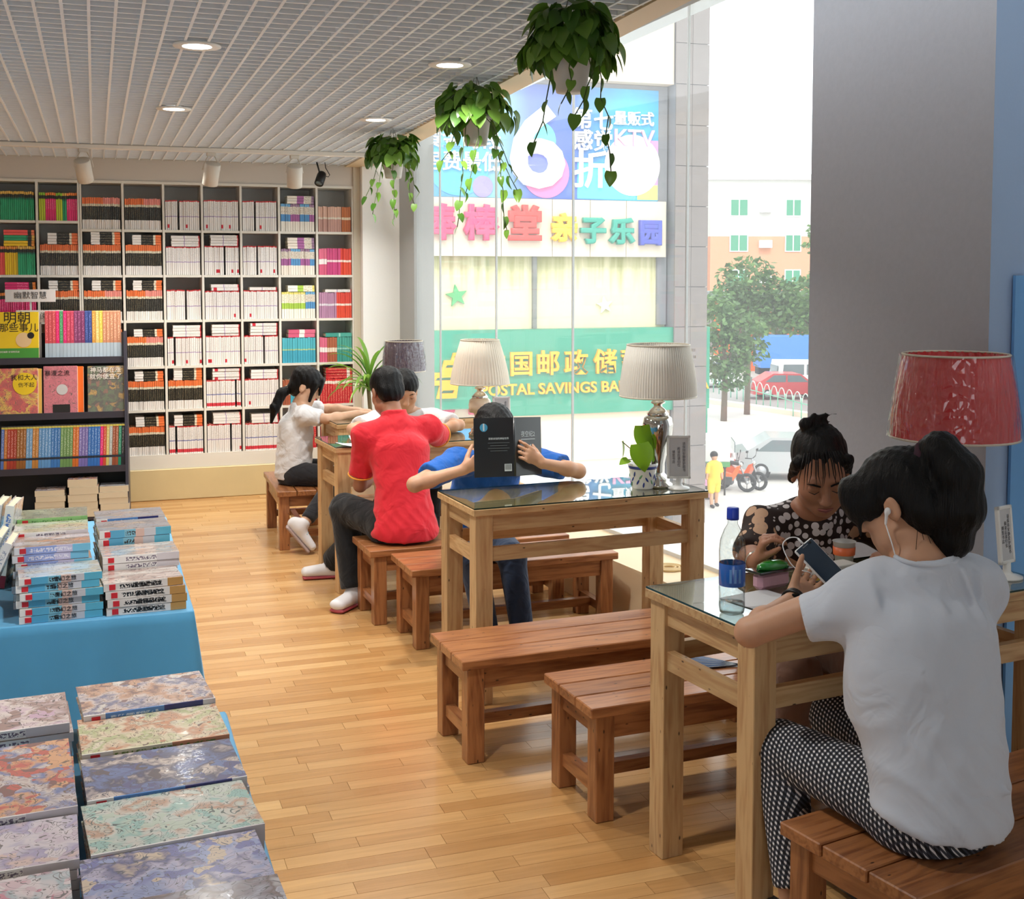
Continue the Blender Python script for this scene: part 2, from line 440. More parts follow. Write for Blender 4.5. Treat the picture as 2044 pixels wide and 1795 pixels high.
MB().lathe([(0, -.042), (.024, -.046)], 20).obj('lens', mat('lens_glass', (90, 100, 105), .1, metal=.5), b)
MB().tube([(.03, 0, 0), (.035, 0, -.04), (.065, 0, -.09), (.055, 0, -.105), (.03, 0, -.1)], .003, 6).obj('cable', MK, t)

# ------------------------------------------------------------------ benches and tables
CED = ((168, 110, 66), (124, 72, 40))
PIN = ((206, 170, 122), (180, 136, 90))
def cedar(ax): return wood('cedar_' + ax, CED[0], CED[1], ax, .36, 1.0, True, .25)
def pine(ax): return wood('pine_' + ax, PIN[0], PIN[1], ax, .5, 1.0, True, 0)
def bench(x, y, rz, L, label, W=.355, slatx=True):
    """origin at the front left corner of the seat, length along local x"""
    t = thing('bench', label, 'bench', (x, y, 0), rz, 'low slatted wooden benches')
    g = .006; sw = (W - 2 * g) / 3
    for i in range(3):
        MB().b2(0, L, i * (sw + g), i * (sw + g) + sw, .328, .36, bev=.003).obj('slat', cedar('X'), t)
    q = .062; ins = .022
    for lx in (ins, L - ins - q):
        for ly in (.012, W - .012 - q):
            MB().b2(lx, lx + q, ly, ly + q, 0, .328, bev=.003).obj('leg', cedar('Z'), t)
    for ly in (.02, W - .02 - .026):
        MB().b2(ins + q, L - ins - q, ly, ly + .026, .255, .3275).obj('apron', cedar('X'), t)
    for lx in (ins + .012, L - ins - q + .012):
        MB().b2(lx, lx + .03, .012 + q, W - .012 - q, .262, .3275).obj('apron', cedar('Y'), t)
        MB().b2(lx, lx + .034, .012 + q, W - .012 - q, .075, .115).obj('stretcher', cedar('Y'), t)
    MB().b2(ins + q - .02, L - ins - q + .02, W / 2 - .017, W / 2 + .017, .075, .113).obj('stretcher', cedar('X'), t)
    return t
def tglass():
    m, n, b = newmat('tabletop_glass')
    n.nodes.remove(b); out = n.nodes['Material Output']
    t = N(n, 'ShaderNodeBsdfTransparent'); t.inputs[0].default_value = (.86, .93, .9, 1)
    g = N(n, 'ShaderNodeBsdfGlossy'); g.inputs['Roughness'].default_value = .012
    mx = N(n, 'ShaderNodeMixShader'); lw = N(n, 'ShaderNodeLayerWeight'); lw.inputs[0].default_value = .5
    pw = N(n, 'ShaderNodeMath', operation='POWER'); pw.inputs[1].default_value = 2.5; n.links.new(lw.outputs['Facing'], pw.inputs[0])
    mr = N(n, 'ShaderNodeMapRange'); mr.inputs[3].default_value = .06; mr.inputs[4].default_value = .95; n.links.new(pw.outputs[0], mr.inputs[0])
    n.links.new(mr.outputs[0], mx.inputs[0]); n.links.new(t.outputs[0], mx.inputs[1]); n.links.new(g.outputs[0], mx.inputs[2]); n.links.new(mx.outputs[0], out.inputs[0])
    return m
M_TGLASS = tglass()
M_GEDGE = mat('glass_edge', (22, 52, 48), .15)
def table(x, y, rz, L, W, label, parts=True):
    """origin at the front left corner of the top"""
    t = thing('reading_table', label, 'table', (x, y, 0), rz, 'pine reading tables with glass tops')
    MB().b2(0, L, 0, W, .737, .763, bev=.002).obj('top', pine('X'), t)
    gl = MB().b2(.002, L - .002, .002, W - .002, .7632, .7685)
    gm = gl.mesh('glass_sheet'); gm.materials.append(M_TGLASS); gm.materials.append(M_GEDGE)
    for f in gm.polygons:
        if abs(f.normal.z) < .5: f.material_index = 1
    mobj('glass_sheet', gm, None, t)
    q = .07; i0 = .012
    for lx in (i0, L - i0 - q):
        for ly in (i0, W - i0 - q):
            MB().b2(lx, lx + q, ly, ly + q, 0, .737, bev=.002).obj('leg', pine('Z'), t)
    for ly in (i0 + .012, W - i0 - .036):
        MB().b2(i0 + q, L - i0 - q, ly, ly + .024, .672, .737).obj('apron', pine('X'), t)
        MB().b2(i0 + q, L - i0 - q, ly, ly + .024, .555, .608).obj('rail', pine('X'), t)
    for lx in (i0 + .012, L - i0 - .036):
        MB().b2(lx, lx + .024, i0 + q, W - i0 - q, .672, .737).obj('apron', pine('Y'), t)
        MB().b2(lx, lx + .024, i0 + q, W - i0 - q, .545, .598).obj('rail', pine('Y'), t)
    return t
T1 = table(1.522, 2.565, R(7), 1.08, .50, 'pine table with glass top where the white-shirted phone user sits')
T2 = table(1.338, 4.300, R(3.2), 1.03, .43, 'pine table with glass top, blue-patterned flowerpot and silver lamp')
T3 = table(1.152, 6.085, R(4), 1.05, .45, 'pine table where the person in the red shirt sits')
T4 = table(1.345, 7.06, R(4), 1.05, .45, 'farthest pine table, by the ponytailed reader and the dark purple lamp')
bench(1.584, 2.008, R(11), 1.15, 'dark wooden bench under the phone user with checked trousers', .41)
bench(1.372, 3.235, R(3), .86, 'slatted bench with a folded fan lying on it, behind the near table')
bench(1.135, 3.78, R(2.5), 1.15, 'empty long slatted bench in front of the table with the flowerpot')
bench(1.285, 5.045, R(1.5), 1.0, 'slatted bench under the reader in the blue shirt')
bench(1.193, 5.47, R(2), 1.02, 'orange-brown bench under the person in the red shirt')
bench(1.45, 6.62, R(3), .8, 'bench on the far side of the table of the person in red', .30)
bG = bench(1.36, 7.16, R(88.5), .78, 'short bench at the table end, under the ponytailed reader')
# ------------------------------------------------------------------ book meshes and spine materials
M_PAGE = mat('page_block', (222, 212, 188), .8)
def band_mat(name, bands, specks=None, rough=.35, logo=None, tone=.08):
    """bands: [(start, colour)] from spine foot to head; UV u = book number + place across the spine"""
    if name in MATS: return MATS[name]
    m, n, b = newmat(name)
    uv = N(n, 'ShaderNodeUVMap'); sp = N(n, 'ShaderNodeSeparateXYZ'); n.links.new(uv.outputs[0], sp.inputs[0])
    cr = N(n, 'ShaderNodeValToRGB'); cr.color_ramp.interpolation = 'CONSTANT'
    e = cr.color_ramp.elements
    e[0].position = bands[0][0]; e[0].color = lin(bands[0][1])
    e[1].position = bands[1][0] if len(bands) > 1 else 1; e[1].color = lin(bands[1][1] if len(bands) > 1 else bands[0][1])
    for p, c in bands[2:]:
        k = e.new(p); k.color = lin(c)
    n.links.new(sp.outputs[1], cr.inputs[0]); out = cr.outputs[0]
    fl = N(n, 'ShaderNodeMath', operation='FLOOR'); n.links.new(sp.outputs[0], fl.inputs[0])
    fc = N(n, 'ShaderNodeMath', operation='FRACT'); n.links.new(sp.outputs[0], fc.inputs[0])
    if specks:
        v0, v1, col, dens = specks
        cb = N(n, 'ShaderNodeCombineXYZ'); m1 = N(n, 'ShaderNodeMath', operation='MULTIPLY'); m1.inputs[1].default_value = 46
        n.links.new(sp.outputs[1], m1.inputs[0]); n.links.new(m1.outputs[0], cb.inputs[1])
        m2 = N(n, 'ShaderNodeMath', operation='MULTIPLY'); m2.inputs[1].default_value = 4; n.links.new(sp.outputs[0], m2.inputs[0]); n.links.new(m2.outputs[0], cb.inputs[0])
        nz = N(n, 'ShaderNodeTexNoise'); nz.inputs['Scale'].default_value = 1; nz.inputs['Detail'].default_value = 2; n.links.new(cb.outputs[0], nz.inputs[0])
        g = N(n, 'ShaderNodeMath', operation='GREATER_THAN'); g.inputs[1].default_value = dens; n.links.new(nz.outputs['Fac'], g.inputs[0])
        a = N(n, 'ShaderNodeMath', operation='GREATER_THAN'); a.inputs[1].default_value = v0; n.links.new(sp.outputs[1], a.inputs[0])
        z = N(n, 'ShaderNodeMath', operation='LESS_THAN'); z.inputs[1].default_value = v1; n.links.new(sp.outputs[1], z.inputs[0])
        c1 = N(n, 'ShaderNodeMath', operation='SUBTRACT'); c1.inputs[1].default_value = .45; n.links.new(fc.outputs[0], c1.inputs[0])
        c2 = N(n, 'ShaderNodeMath', operation='ABSOLUTE'); n.links.new(c1.outputs[0], c2.inputs[0])
        c3 = N(n, 'ShaderNodeMath', operation='LESS_THAN'); c3.inputs[1].default_value = .24; n.links.new(c2.outputs[0], c3.inputs[0])
        p = g.outputs[0]
        for q in (a, z, c3):
            k = N(n, 'ShaderNodeMath', operation='MULTIPLY'); n.links.new(p, k.inputs[0]); n.links.new(q.outputs[0], k.inputs[1]); p = k.outputs[0]
        mx = N(n, 'ShaderNodeMix', data_type='RGBA'); mx.inputs[7].default_value = lin(col)
        n.links.new(p, mx.inputs[0]); n.links.new(out, mx.inputs[6]); out = mx.outputs[2]
    wn = N(n, 'ShaderNodeTexWhiteNoise', noise_dimensions='1D'); n.links.new(fl.outputs[0], wn.inputs['W'])
    if logo:   # a coloured stamp near the foot on some of the books
        l0, l1, col, prob = logo
        a = N(n, 'ShaderNodeMath', operation='GREATER_THAN'); a.inputs[1].default_value = l0; n.links.new(sp.outputs[1], a.inputs[0])
        z = N(n, 'ShaderNodeMath', operation='LESS_THAN'); z.inputs[1].default_value = l1; n.links.new(sp.outputs[1], z.inputs[0])
        q = N(n, 'ShaderNodeMath', operation='LESS_THAN'); q.inputs[1].default_value = prob; n.links.new(wn.outputs['Value'], q.inputs[0])
        k = N(n, 'ShaderNodeMath', operation='MULTIPLY'); n.links.new(a.outputs[0], k.inputs[0]); n.links.new(z.outputs[0], k.inputs[1])
        k2 = N(n, 'ShaderNodeMath', operation='MULTIPLY'); n.links.new(k.outputs[0], k2.inputs[0]); n.links.new(q.outputs[0], k2.inputs[1])
        mx = N(n, 'ShaderNodeMix', data_type='RGBA'); mx.inputs[7].default_value = lin(col)
        n.links.new(k2.outputs[0], mx.inputs[0]); n.links.new(out, mx.inputs[6]); out = mx.outputs[2]
    hs = N(n, 'ShaderNodeHueSaturation'); mr = N(n, 'ShaderNodeMapRange'); mr.inputs[3].default_value = 1 - tone; mr.inputs[4].default_value = 1 + tone * .5
    n.links.new(wn.outputs['Value'], mr.inputs[0]); n.links.new(mr.outputs[0], hs.inputs['Value']); n.links.new(out, hs.inputs['Color'])
    n.links.new(hs.outputs[0], b.inputs['Base Color']); b.inputs['Roughness'].default_value = rough
    return m
WHT = (236, 233, 230); OR = (238, 122, 66); CRM = (226, 218, 196); BLK = (40, 38, 34)
SP = {
 'band': band_mat('spine_orange_black', [(0, WHT), (.30, BLK), (.72, CRM), (.80, OR)], (.34, .70, (172, 158, 120), .585)),
 'bandpink': band_mat('spine_pink_black', [(0, WHT), (.30, BLK), (.72, CRM), (.80, (240, 150, 140))], (.34, .70, (150, 150, 140), .585)),
 'white': band_mat('spine_white_red', [(0, WHT), (.44, (170, 150, 190)), (.47, WHT), (.96, (205, 60, 66))], (.5, .92, (170, 168, 176), .58), logo=(.07, .19, (208, 44, 62), .12)),
 'whitered': band_mat('spine_white_redfoot', [(0, WHT), (.05, (214, 62, 76)), (.17, WHT), (.46, (90, 100, 170)), (.49, WHT), (.96, (205, 60, 66))], (.5, .92, (150, 150, 166), .58)),
 'bluew': band_mat('spine_white_blue', [(0, (240, 236, 226)), (.36, (88, 150, 206)), (.62, (238, 232, 220)), (.9, (110, 170, 214))], (.64, .9, (120, 90, 60), .52)),
 'violetw': band_mat('spine_white_violet', [(0, (240, 232, 220)), (.36, (168, 100, 160)), (.62, (238, 232, 220)), (.9, (150, 120, 150))], (.64, .9, (120, 90, 60), .52)),
 'greenw': band_mat('spine_white_green', [(0, (244, 242, 230)), (.36, (168, 204, 80)), (.58, (246, 242, 220)), (.92, (230, 220, 120))], (.6, .92, (140, 120, 60), .55)),
 'peach': band_mat('spine_peach', [(0, (206, 160, 148)), (.5, (238, 226, 210)), (.58, (224, 182, 162))], None),
 'rust': band_mat('spine_rust', [(0, (190, 104, 52)), (.48, (238, 220, 190)), (.58, (196, 112, 58))], None),
 'red': band_mat('spine_red', [(0, (206, 40, 52)), (.8, (244, 232, 222)), (.92, (226, 70, 70))], (.1, .78, (236, 180, 150), .56)),
 'crimson': band_mat('spine_redorange', [(0, (226, 78, 52)), (.48, (246, 226, 214)), (.56, (222, 74, 60))], None),
 'magenta': band_mat('spine_magenta', [(0, (206, 72, 132)), (.48, (248, 224, 230)), (.56, (206, 78, 130))], None),
 'lilac': band_mat('spine_lilac', [(0, (182, 136, 170)), (.48, (226, 220, 230)), (.56, (186, 140, 172))], None),
 'cyan': band_mat('spine_cyan', [(0, (70, 168, 196)), (.5, (180, 206, 150)), (.55, (84, 182, 200))], None),
 'teal': band_mat('spine_teal', [(0, (64, 152, 140)), (.5, (150, 206, 196)), (.56, (76, 164, 150))], None),
 'rose': band_mat('spine_rose', [(0, (214, 96, 130)), (.4, (246, 236, 236)), (.6, (220, 110, 140))], None),
 'brown': band_mat('spine_brown', [(0, (168, 92, 66)), (.4, (230, 214, 196)), (.58, (172, 98, 70))], None),
 'green': band_mat('spine_green', [(0, (40, 166, 112)), (.72, (30, 120, 88)), (.78, (40, 36, 20)), (.9, (232, 190, 90))], None),
 'hotpink': band_mat('spine_pink', [(0, (232, 44, 120)), (.78, (40, 36, 20)), (.9, (240, 140, 60))], (.4, .74, (250, 170, 200), .55)),
 'lime': band_mat('spine_lime', [(0, (190, 206, 40)), (.78, (40, 40, 14)), (.9, (150, 200, 50))], None),
 'coral': band_mat('spine_coral', [(0, (248, 90, 84)), (.78, (40, 36, 20)), (.9, (250, 140, 90))], None),
 'yellow': band_mat('spine_yellow', [(0, (244, 204, 20)), (.78, (40, 36, 20)), (.9, (240, 160, 60))], None),
}
def book_arrays(t, h, d, uid, lying):
    """cover of two boards and a spine around the page block; spine faces -Y"""
    c = min(.0025, t * .18); boxes = [((0, 0, 0), (t, c * 1.2, h), 0), ((0, c * 1.2, 0), (c, d, h), 2), ((t - c, c * 1.2, 0), (t, d, h), 2), ((c, c * 1.2, h * .012), (t - c, d - .003, h * .988), 1)]
    V, Fc, U, MI = [], [], [], []
    for i, (a, b, mi) in enumerate(boxes):
        a = np.array(a); b = np.array(b); P_ = CUBEV * (b - a) + a
        V.append(P_); Fc.append(CUBEF + 8 * i)
        for f in CUBEF:
            for k in f:
                q = P_[k]
                U.append((uid + min(.9, q[0] / t * .9), q[2] / h) if mi != 2 else (uid + min(.95, max(.02, q[1] / d)), q[2] / h))
        MI += [mi] * 6
    V = np.concatenate(V); V[:, 0] -= t / 2
    if lying:      # spine still towards -Y, head to the right, thickness upwards
        V = np.stack([V[:, 2] - h / 2, V[:, 1], V[:, 0] + t / 2], 1)
        # the mapping mirrors the solid, so turn the faces round
        return V, [f[:, ::-1] for f in Fc], np.array(U).reshape(-1, 4, 2)[:, ::-1].reshape(-1, 2), MI
    return V, Fc, np.array(U), MI
BM = {}
def book_mesh(t, h, d, uid, mats, lying=False):
    V, Fc, U, MI = book_arrays(t, h, d, uid, lying)
    me = npmesh('book', V, np.concatenate(Fc), uv=U, mi=MI, smooth=False)
    for m in mats: me.materials.append(m)
    return me
def shelf_mesh(kind, t, h, d, lying):
    k = (kind, round(t, 4), round(h, 3), round(d, 3), lying, rnd.randrange(4))
    if k not in BM:
        BM[k] = book_mesh(t, h, d, rnd.randrange(1, 400), [SP[kind], M_PAGE, SP[kind]], lying)
    return BM[k]

# ------------------------------------------------------------------ wall bookcase
BY = 9.12
COLX = [-.662, -.375, -.089, .2, .481, .754, 1.033, 1.314, 1.597, 1.878]
ROWR = [2.31, 1.981, 1.654, 1.325, .988, .668, .334]
ROWL = [2.307, 2.037, 1.654, 1.325, .988, .668, .334]
bc_l = thing('bookcase', 'left unit of the white wall bookcase, with green, pink and yellow books', 'bookcase', (0, 0, 0))
bc_r = thing('bookcase', 'wide white unit of the wall bookcase filled with rows of spines', 'bookcase', (0, 0, 0))
def case(t, xs, rows):
    x0, x1 = xs[0], xs[-1]
    MB().b2(x0, x1, BY + .29, BY + .3, .234, ROWR[0] + .17).obj('back_panel', M_SHELFBACK, t)
    for i, x in enumerate(xs):
        w = .012 if 0 < i < len(xs) - 1 else .012
        a = x - w / 2 if 0 < i < len(xs) - 1 else (x if i == 0 else x - w)
        MB().b2(a, a + w + (.004 if 0 < i < len(xs) - 1 else 0), BY, BY + .29, .335, rows[0]).obj('upright', M_SHELF, t)
    for z in rows[1:]:
        for xa, xb in zip(xs, xs[1:]):
            MB().b2(xa + .0087, xb - .0087, BY + .002, BY + .289, z - .018, z).obj('shelf', M_SHELF, t)
    MB().b2(x0, x1, BY - .002, BY + .28, rows[0], rows[0] + .018).obj('top_board', M_SHELF, t)
    MB().b2(x0, x1, BY + .008, BY + .03, rows[0] + .018, ZC + .01).obj('fascia', mat('fascia', (206, 198, 188), .55), t)
    MB().b2(x0, x1, BY - .004, BY + .28, .233, .3155).obj('plinth', M_SHELF, t)
    MB().b2(x0, x1, BY - .003, BY + .0015, .3155, .334).obj('front_edge', M_SHELF, t)
case(bc_l, [-1.236, -.949, -.662, -.375, -.092], ROWL)
case(bc_r, COLX[2:], ROWR)
MB().b2(1.878, 1.93, BY - .01, BY + .3, .233, ZC + .01).obj('end_panel', mat('bookcase_end', (205, 196, 178), .5), bc_r)
CN = ['leftmost', 'second', 'third', 'fourth', 'fifth', 'sixth', 'seventh', 'eighth', 'rightmost']
RN = ['top', 'second', 'third', 'fourth', 'fifth', 'lowest']
ORD = 'zeroth first second third fourth fifth sixth seventh eighth ninth tenth eleventh twelfth thirteenth fourteenth fifteenth sixteenth seventeenth eighteenth nineteenth twentieth'.split()
ARR = {'V': [], 'F': [], 'U': [], 'M': [], 'n': 0}
STUFFM = list(SP.keys())
def put(kind, t, h, d, x, y, z, lying, solo, lab=None, grp=None, rz=0):
    if solo:
        o = mobj('book', shelf_mesh(kind, t, h, d, lying), None, None, (x, y, z), (0, 0, rz)); tag(o, lab, 'book', grp); return
    V, Fc, U, MI = book_arrays(t, h, d, rnd.randrange(1, 4000), lying)
    k = ARR['n']; ARR['V'].append(V + (x, y, z)); ARR['F'] += [f + k for f in Fc]; ARR['U'].append(U)
    j = STUFFM.index(kind) + 1
    ARR['M'] += [0 if q == 1 else j for q in MI]; ARR['n'] += len(V)
# per cell: [(kind, share)], book thickness, height, flat stack (kind, count), solo?
DESC = {'bluew': 'white-and-blue banded', 'violetw': 'white-and-violet banded', 'greenw': 'white-and-green banded', 'peach': 'pale peach', 'rust': 'rust orange', 'red': 'red', 'crimson': 'orange-red',
        'magenta': 'magenta', 'lilac': 'lilac', 'cyan': 'light blue', 'teal': 'teal green', 'rose': 'pink', 'brown': 'brown', 'white': 'white', 'band': 'orange, black and white', 'green': 'green', 'hotpink': 'hot pink', 'lime': 'lime green', 'coral': 'coral red', 'yellow': 'yellow'}
B_, W_ = [('band', 1)], [('white', 1)]
CELL = {}
for r in range(6):
    for c in range(2, 9): CELL[(r, c)] = None
def cell(r, c, kinds, t, h, flat=None, solo=False, fh=.2): CELL[(r, c)] = (kinds, t, h, flat, solo, fh)
BB = [('band', .55), ('bandpink', .45)]
cell(0, 2, BB, .0125, .225); cell(0, 3, BB, .0125, .222); cell(0, 4, W_, .0135, .215); cell(0, 5, W_, .0135, .222); cell(0, 6, W_, .0135, .222)
cell(0, 7, [('bluew', .25), ('violetw', .25), ('bluew', .3), ('violetw', .2)], .0175, .205, ('violetw', 3, .02), True); cell(0, 8, [('peach', .72), ('rust', .28)], .0175, .19, None, True)
cell(1, 2, B_, .0125, .215, ('band', 5, .018)); cell(1, 3, B_, .0125, .215, ('band', 4, .018)); cell(1, 4, W_, .0135, .205, ('white', 4, .02)); cell(1, 5, W_, .0135, .212, ('white', 4, .02)); cell(1, 6, W_, .0135, .215)
cell(1, 7, [('violetw', .25), ('bluew', .25), ('violetw', .25), ('bluew', .25)], .0175, .195, ('violetw', 4, .021), True); cell(1, 8, [('rose', .25), ('magenta', .4), ('crimson', .35)], .0195, .2, None, True)
cell(2, 2, BB, .0125, .215, ('band', 4, .018)); cell(2, 3, BB, .0125, .215, ('band', 4, .018)); cell(2, 4, W_, .0135, .218); cell(2, 5, W_, .0135, .21, ('white', 2, .024)); cell(2, 6, W_, .0135, .212, ('white', 1, .024))
cell(2, 7, [('greenw', .72), ('bluew', .28)], .0175, .2, ('greenw', 2, .024), True); cell(2, 8, [('lilac', .55), ('crimson', .45)], .0165, .195, ('white', 1, .022), True)
cell(3, 2, B_, .0125, .215, ('band', 3, .018)); cell(3, 3, BB, .0125, .215, ('band', 3, .018)); cell(3, 4, W_, .0135, .21, ('white', 4, .021)); cell(3, 5, W_, .0135, .212, ('white', 4, .021)); cell(3, 6, W_, .0135, .212, ('white', 4, .023))
cell(3, 7, [('cyan', 1)], .0185, .19, ('rose', 2, .03), True); cell(3, 8, [('rose', .26), ('brown', .3), ('teal', .44)], .0185, .19, ('teal', 1, .03), True)
cell(4, 2, B_, .0125, .215, ('band', 3, .018)); cell(4, 3, B_, .0125, .21, ('band', 4, .018)); cell(4, 4, B_, .0125, .21, ('band', 5, .018)); cell(4, 5, [('whitered', 1)], .0135, .205, ('white', 4, .021)); cell(4, 6, W_, .0135, .205, ('white', 3, .023))
cell(4, 7, [('brown', .2), ('cyan', .3), ('red', .5)], .019, .19, None, True); cell(4, 8, [('red', 1)], .0185, .19, ('red', 4, .021), True)
cell(5, 2, B_, .0125, .215, ('band', 4, .018)); cell(5, 3, B_, .0125, .21, ('band', 4, .018)); cell(5, 4, [('whitered', 1)], .0135, .205, ('band', 4, .02)); cell(5, 5, W_, .0135, .21, ('white', 4, .021)); cell(5, 6, [('whitered', 1)], .0135, .205, ('white', 3, .023))
cell(5, 7, [('red', 1)], .019, .2, None, True); cell(5, 8, [('red', 1)], .0185, .2, ('red', 2, .025), True)
cell(0, 0, [('green', 1)], .0125, .2, None, False); cell(0, 1, [('lime', .18), ('hotpink', .27), ('lime', .18), ('green', .1), ('hotpink', .27)], .0135, .195, None, False)
cell(1, 0, [('coral', .25), ('yellow', .35), ('green', .4)], .0135, .2, ('coral', 2, .02)); CELL[(1, 0)] = ([('coral', .2), ('yellow', .35), ('green', .45)], .0135, .2, ('mix', 6, .019), False, .2)
cell(1, 1, B_, .0125, .215, ('band', 4, .02)); cell(2, 0, [('hotpink', 1)], .0135, .2, ('hotpink', 4, .019)); cell(2, 1, B_, .0125, .215, ('band', 4, .018))
for c in (0, 1): cell(3, c, B_, .0125, .2)
for (r, c), spec in CELL.items():
    kinds, t, h, flat, solo, fh = spec
    rows = ROWL if c < 2 else ROWR
    xa, xb = COLX[c] + .016, COLX[c + 1] - .016
    z = rows[r + 1]
    n = int((xb - xa) / t)
    t2 = (xb - xa) / n
    seq = []
    for kd, sh in kinds: seq += [kd] * max(1, round(n * sh))
    seq = (seq + [seq[-1]] * n)[:n]
    where = '%s row, %s column of wall bookcase' % (RN[r], CN[c])
    gap = rnd.randrange(3, n - 2) if (kinds[0][0] in ('white', 'whitered') and rnd.random() < .6) else -1
    tally = {}
    for i, kd in enumerate(seq):
        if i == gap: continue
        tally[kd] = tally.get(kd, 0) + 1
        put(kd, t2 - .0017, h + rnd.uniform(-.003, .003), .16, xa + (i + .5) * t2, BY + .008 + rnd.uniform(0, .010), z + .0005, False, solo,
            '%s %s book from left, %s' % (ORD[tally[kd]], DESC.get(kd, kd), where), '%s books in the %s' % (DESC.get(kd, kd), where))
    if flat:
        kd, m, tf = flat
        zz = z + h + .003
        for i in range(m):
            k2 = kd if kd != 'mix' else ['yellow', 'yellow', 'green', 'green', 'coral', 'coral'][i]
            put(k2, tf - .0018, fh, .145, xb - fh / 2 - rnd.uniform(.0, .004), BY + .01 + rnd.uniform(0, .008), zz, True, solo,
                '%s flat-lying %s book from the bottom, %s' % (ORD[i + 1], DESC.get(k2, k2), where), '%s books lying flat in the %s' % (DESC.get(k2, k2), where))
            zz += tf
me = npmesh('packed_books', np.concatenate(ARR['V']), np.concatenate(ARR['F']), uv=np.concatenate(ARR['U']), mi=ARR['M'], smooth=False)
me.materials.append(M_PAGE)
for k in STUFFM: me.materials.append(SP[k])
tag(mobj('packed_books', me, None), 'packed rows of orange-black and white paperbacks in the wall bookcase', 'books', None, 'stuff')

# ------------------------------------------------------------------ cover art for the books on the display table
def cover_mat(name, cols, scale=5, seed=0, stretch=(1, 1, 1), rough=.16):
    m, n, b = newmat(name)
    uv = N(n, 'ShaderNodeTexCoord'); mp = N(n, 'ShaderNodeMapping'); mp.inputs['Location'].default_value = (seed * 3.1, seed * 1.7, seed); mp.inputs['Scale'].default_value = stretch
    n.links.new(uv.outputs['Object'], mp.inputs[0])
    wz = N(n, 'ShaderNodeTexNoise'); wz.inputs['Scale'].default_value = scale * 5; wz.inputs['Detail'].default_value = 3; n.links.new(mp.outputs[0], wz.inputs[0])
    ad = N(n, 'ShaderNodeVectorMath', operation='MULTIPLY_ADD'); ad.inputs[1].default_value = (.06, .06, .06); n.links.new(wz.outputs['Color'], ad.inputs[0]); n.links.new(mp.outputs[0], ad.inputs[2])
    nz = N(n, 'ShaderNodeTexNoise'); nz.inputs['Scale'].default_value = scale * 4.2; nz.inputs['Detail'].default_value = 2.5; n.links.new(ad.outputs[0], nz.inputs[0])
    mr = N(n, 'ShaderNodeMapRange'); mr.inputs[1].default_value = .3; mr.inputs[2].default_value = .7; n.links.new(nz.outputs['Fac'], mr.inputs[0])
    cr = N(n, 'ShaderNodeValToRGB'); e = cr.color_ramp.elements
    e[0].color = lin(cols[0]); e[1].color = lin(cols[-1]); k = len(cols) - 1
    for i in range(1, k):
        q = e.new(i / k); q.color = lin(cols[i])
    n.links.new(mr.outputs[0], cr.inputs[0])
    vo = N(n, 'ShaderNodeTexVoronoi'); vo.inputs['Scale'].default_value = scale * 9; n.links.new(ad.outputs[0], vo.inputs['Vector'])
    mx = N(n, 'ShaderNodeMix', data_type='RGBA', blend_type='MIX'); cr3 = N(n, 'ShaderNodeValToRGB'); cr3.color_ramp.interpolation = 'CONSTANT'
    e3 = cr3.color_ramp.elements; e3[0].color = lin(cols[1 % len(cols)]); e3[1].position = .35; e3[1].color = lin(cols[0]); q = e3.new(.7); q.color = lin(cols[-1])
    n.links.new(vo.outputs['Color'], cr3.inputs[0])
    g = N(n, 'ShaderNodeMath', operation='GREATER_THAN'); g.inputs[1].default_value = .56; nz2 = N(n, 'ShaderNodeTexNoise'); nz2.inputs['Scale'].default_value = scale * 5
    n.links.new(mp.outputs[0], nz2.inputs[0]); n.links.new(nz2.outputs['Fac'], g.inputs[0]); n.links.new(g.outputs[0], mx.inputs[0])
    n.links.new(cr.outputs[0], mx.inputs[6]); n.links.new(cr3.outputs[0], mx.inputs[7])
    wv_ = N(n, 'ShaderNodeTexNoise'); wv_.inputs['Scale'].default_value = scale * 6; wv_.inputs['Detail'].default_value = 1; wv_.inputs['Distortion'].default_value = 2.5; n.links.new(mp.outputs[0], wv_.inputs[0])
    s1 = N(n, 'ShaderNodeMath', operation='MULTIPLY'); s1.inputs[1].default_value = 30; n.links.new(wv_.outputs['Fac'], s1.inputs[0]); s2 = N(n, 'ShaderNodeMath', operation='SINE'); n.links.new(s1.outputs[0], s2.inputs[0]); s3 = N(n, 'ShaderNodeMath', operation='GREATER_THAN'); s3.inputs[1].default_value = .93; n.links.new(s2.outputs[0], s3.inputs[0])
    ml_ = N(n, 'ShaderNodeMix', data_type='RGBA'); ml_.inputs[7].default_value = lin([v * .45 for v in cols[1]]); n.links.new(s3.outputs[0], ml_.inputs[0]); n.links.new(mx.outputs[2], ml_.inputs[6])
    md = N(n, 'ShaderNodeMix', data_type='RGBA'); md.inputs[0].default_value = .25; md.inputs[7].default_value = lin((196, 192, 192)); n.links.new(ml_.outputs[2], md.inputs[6])  # light grey blended in: pale print plus imitated glare of the plastic
    n.links.new(md.outputs[2], b.inputs['Base Color']); b.inputs['Roughness'].default_value = rough; b.inputs['Coat Weight'].default_value = .4; b.inputs['Coat Roughness'].default_value = .06
    nb = N(n, 'ShaderNodeTexNoise'); nb.inputs['Scale'].default_value = 22; nb.inputs['Detail'].default_value = 3; n.links.new(mp.outputs[0], nb.inputs[0])
    bp = N(n, 'ShaderNodeBump'); bp.inputs['Strength'].default_value = .12; bp.inputs['Distance'].default_value = .01; n.links.new(nb.outputs['Fac'], bp.inputs['Height'])
    n.links.new(bp.outputs[0], b.inputs['Coat Normal'])
    return m
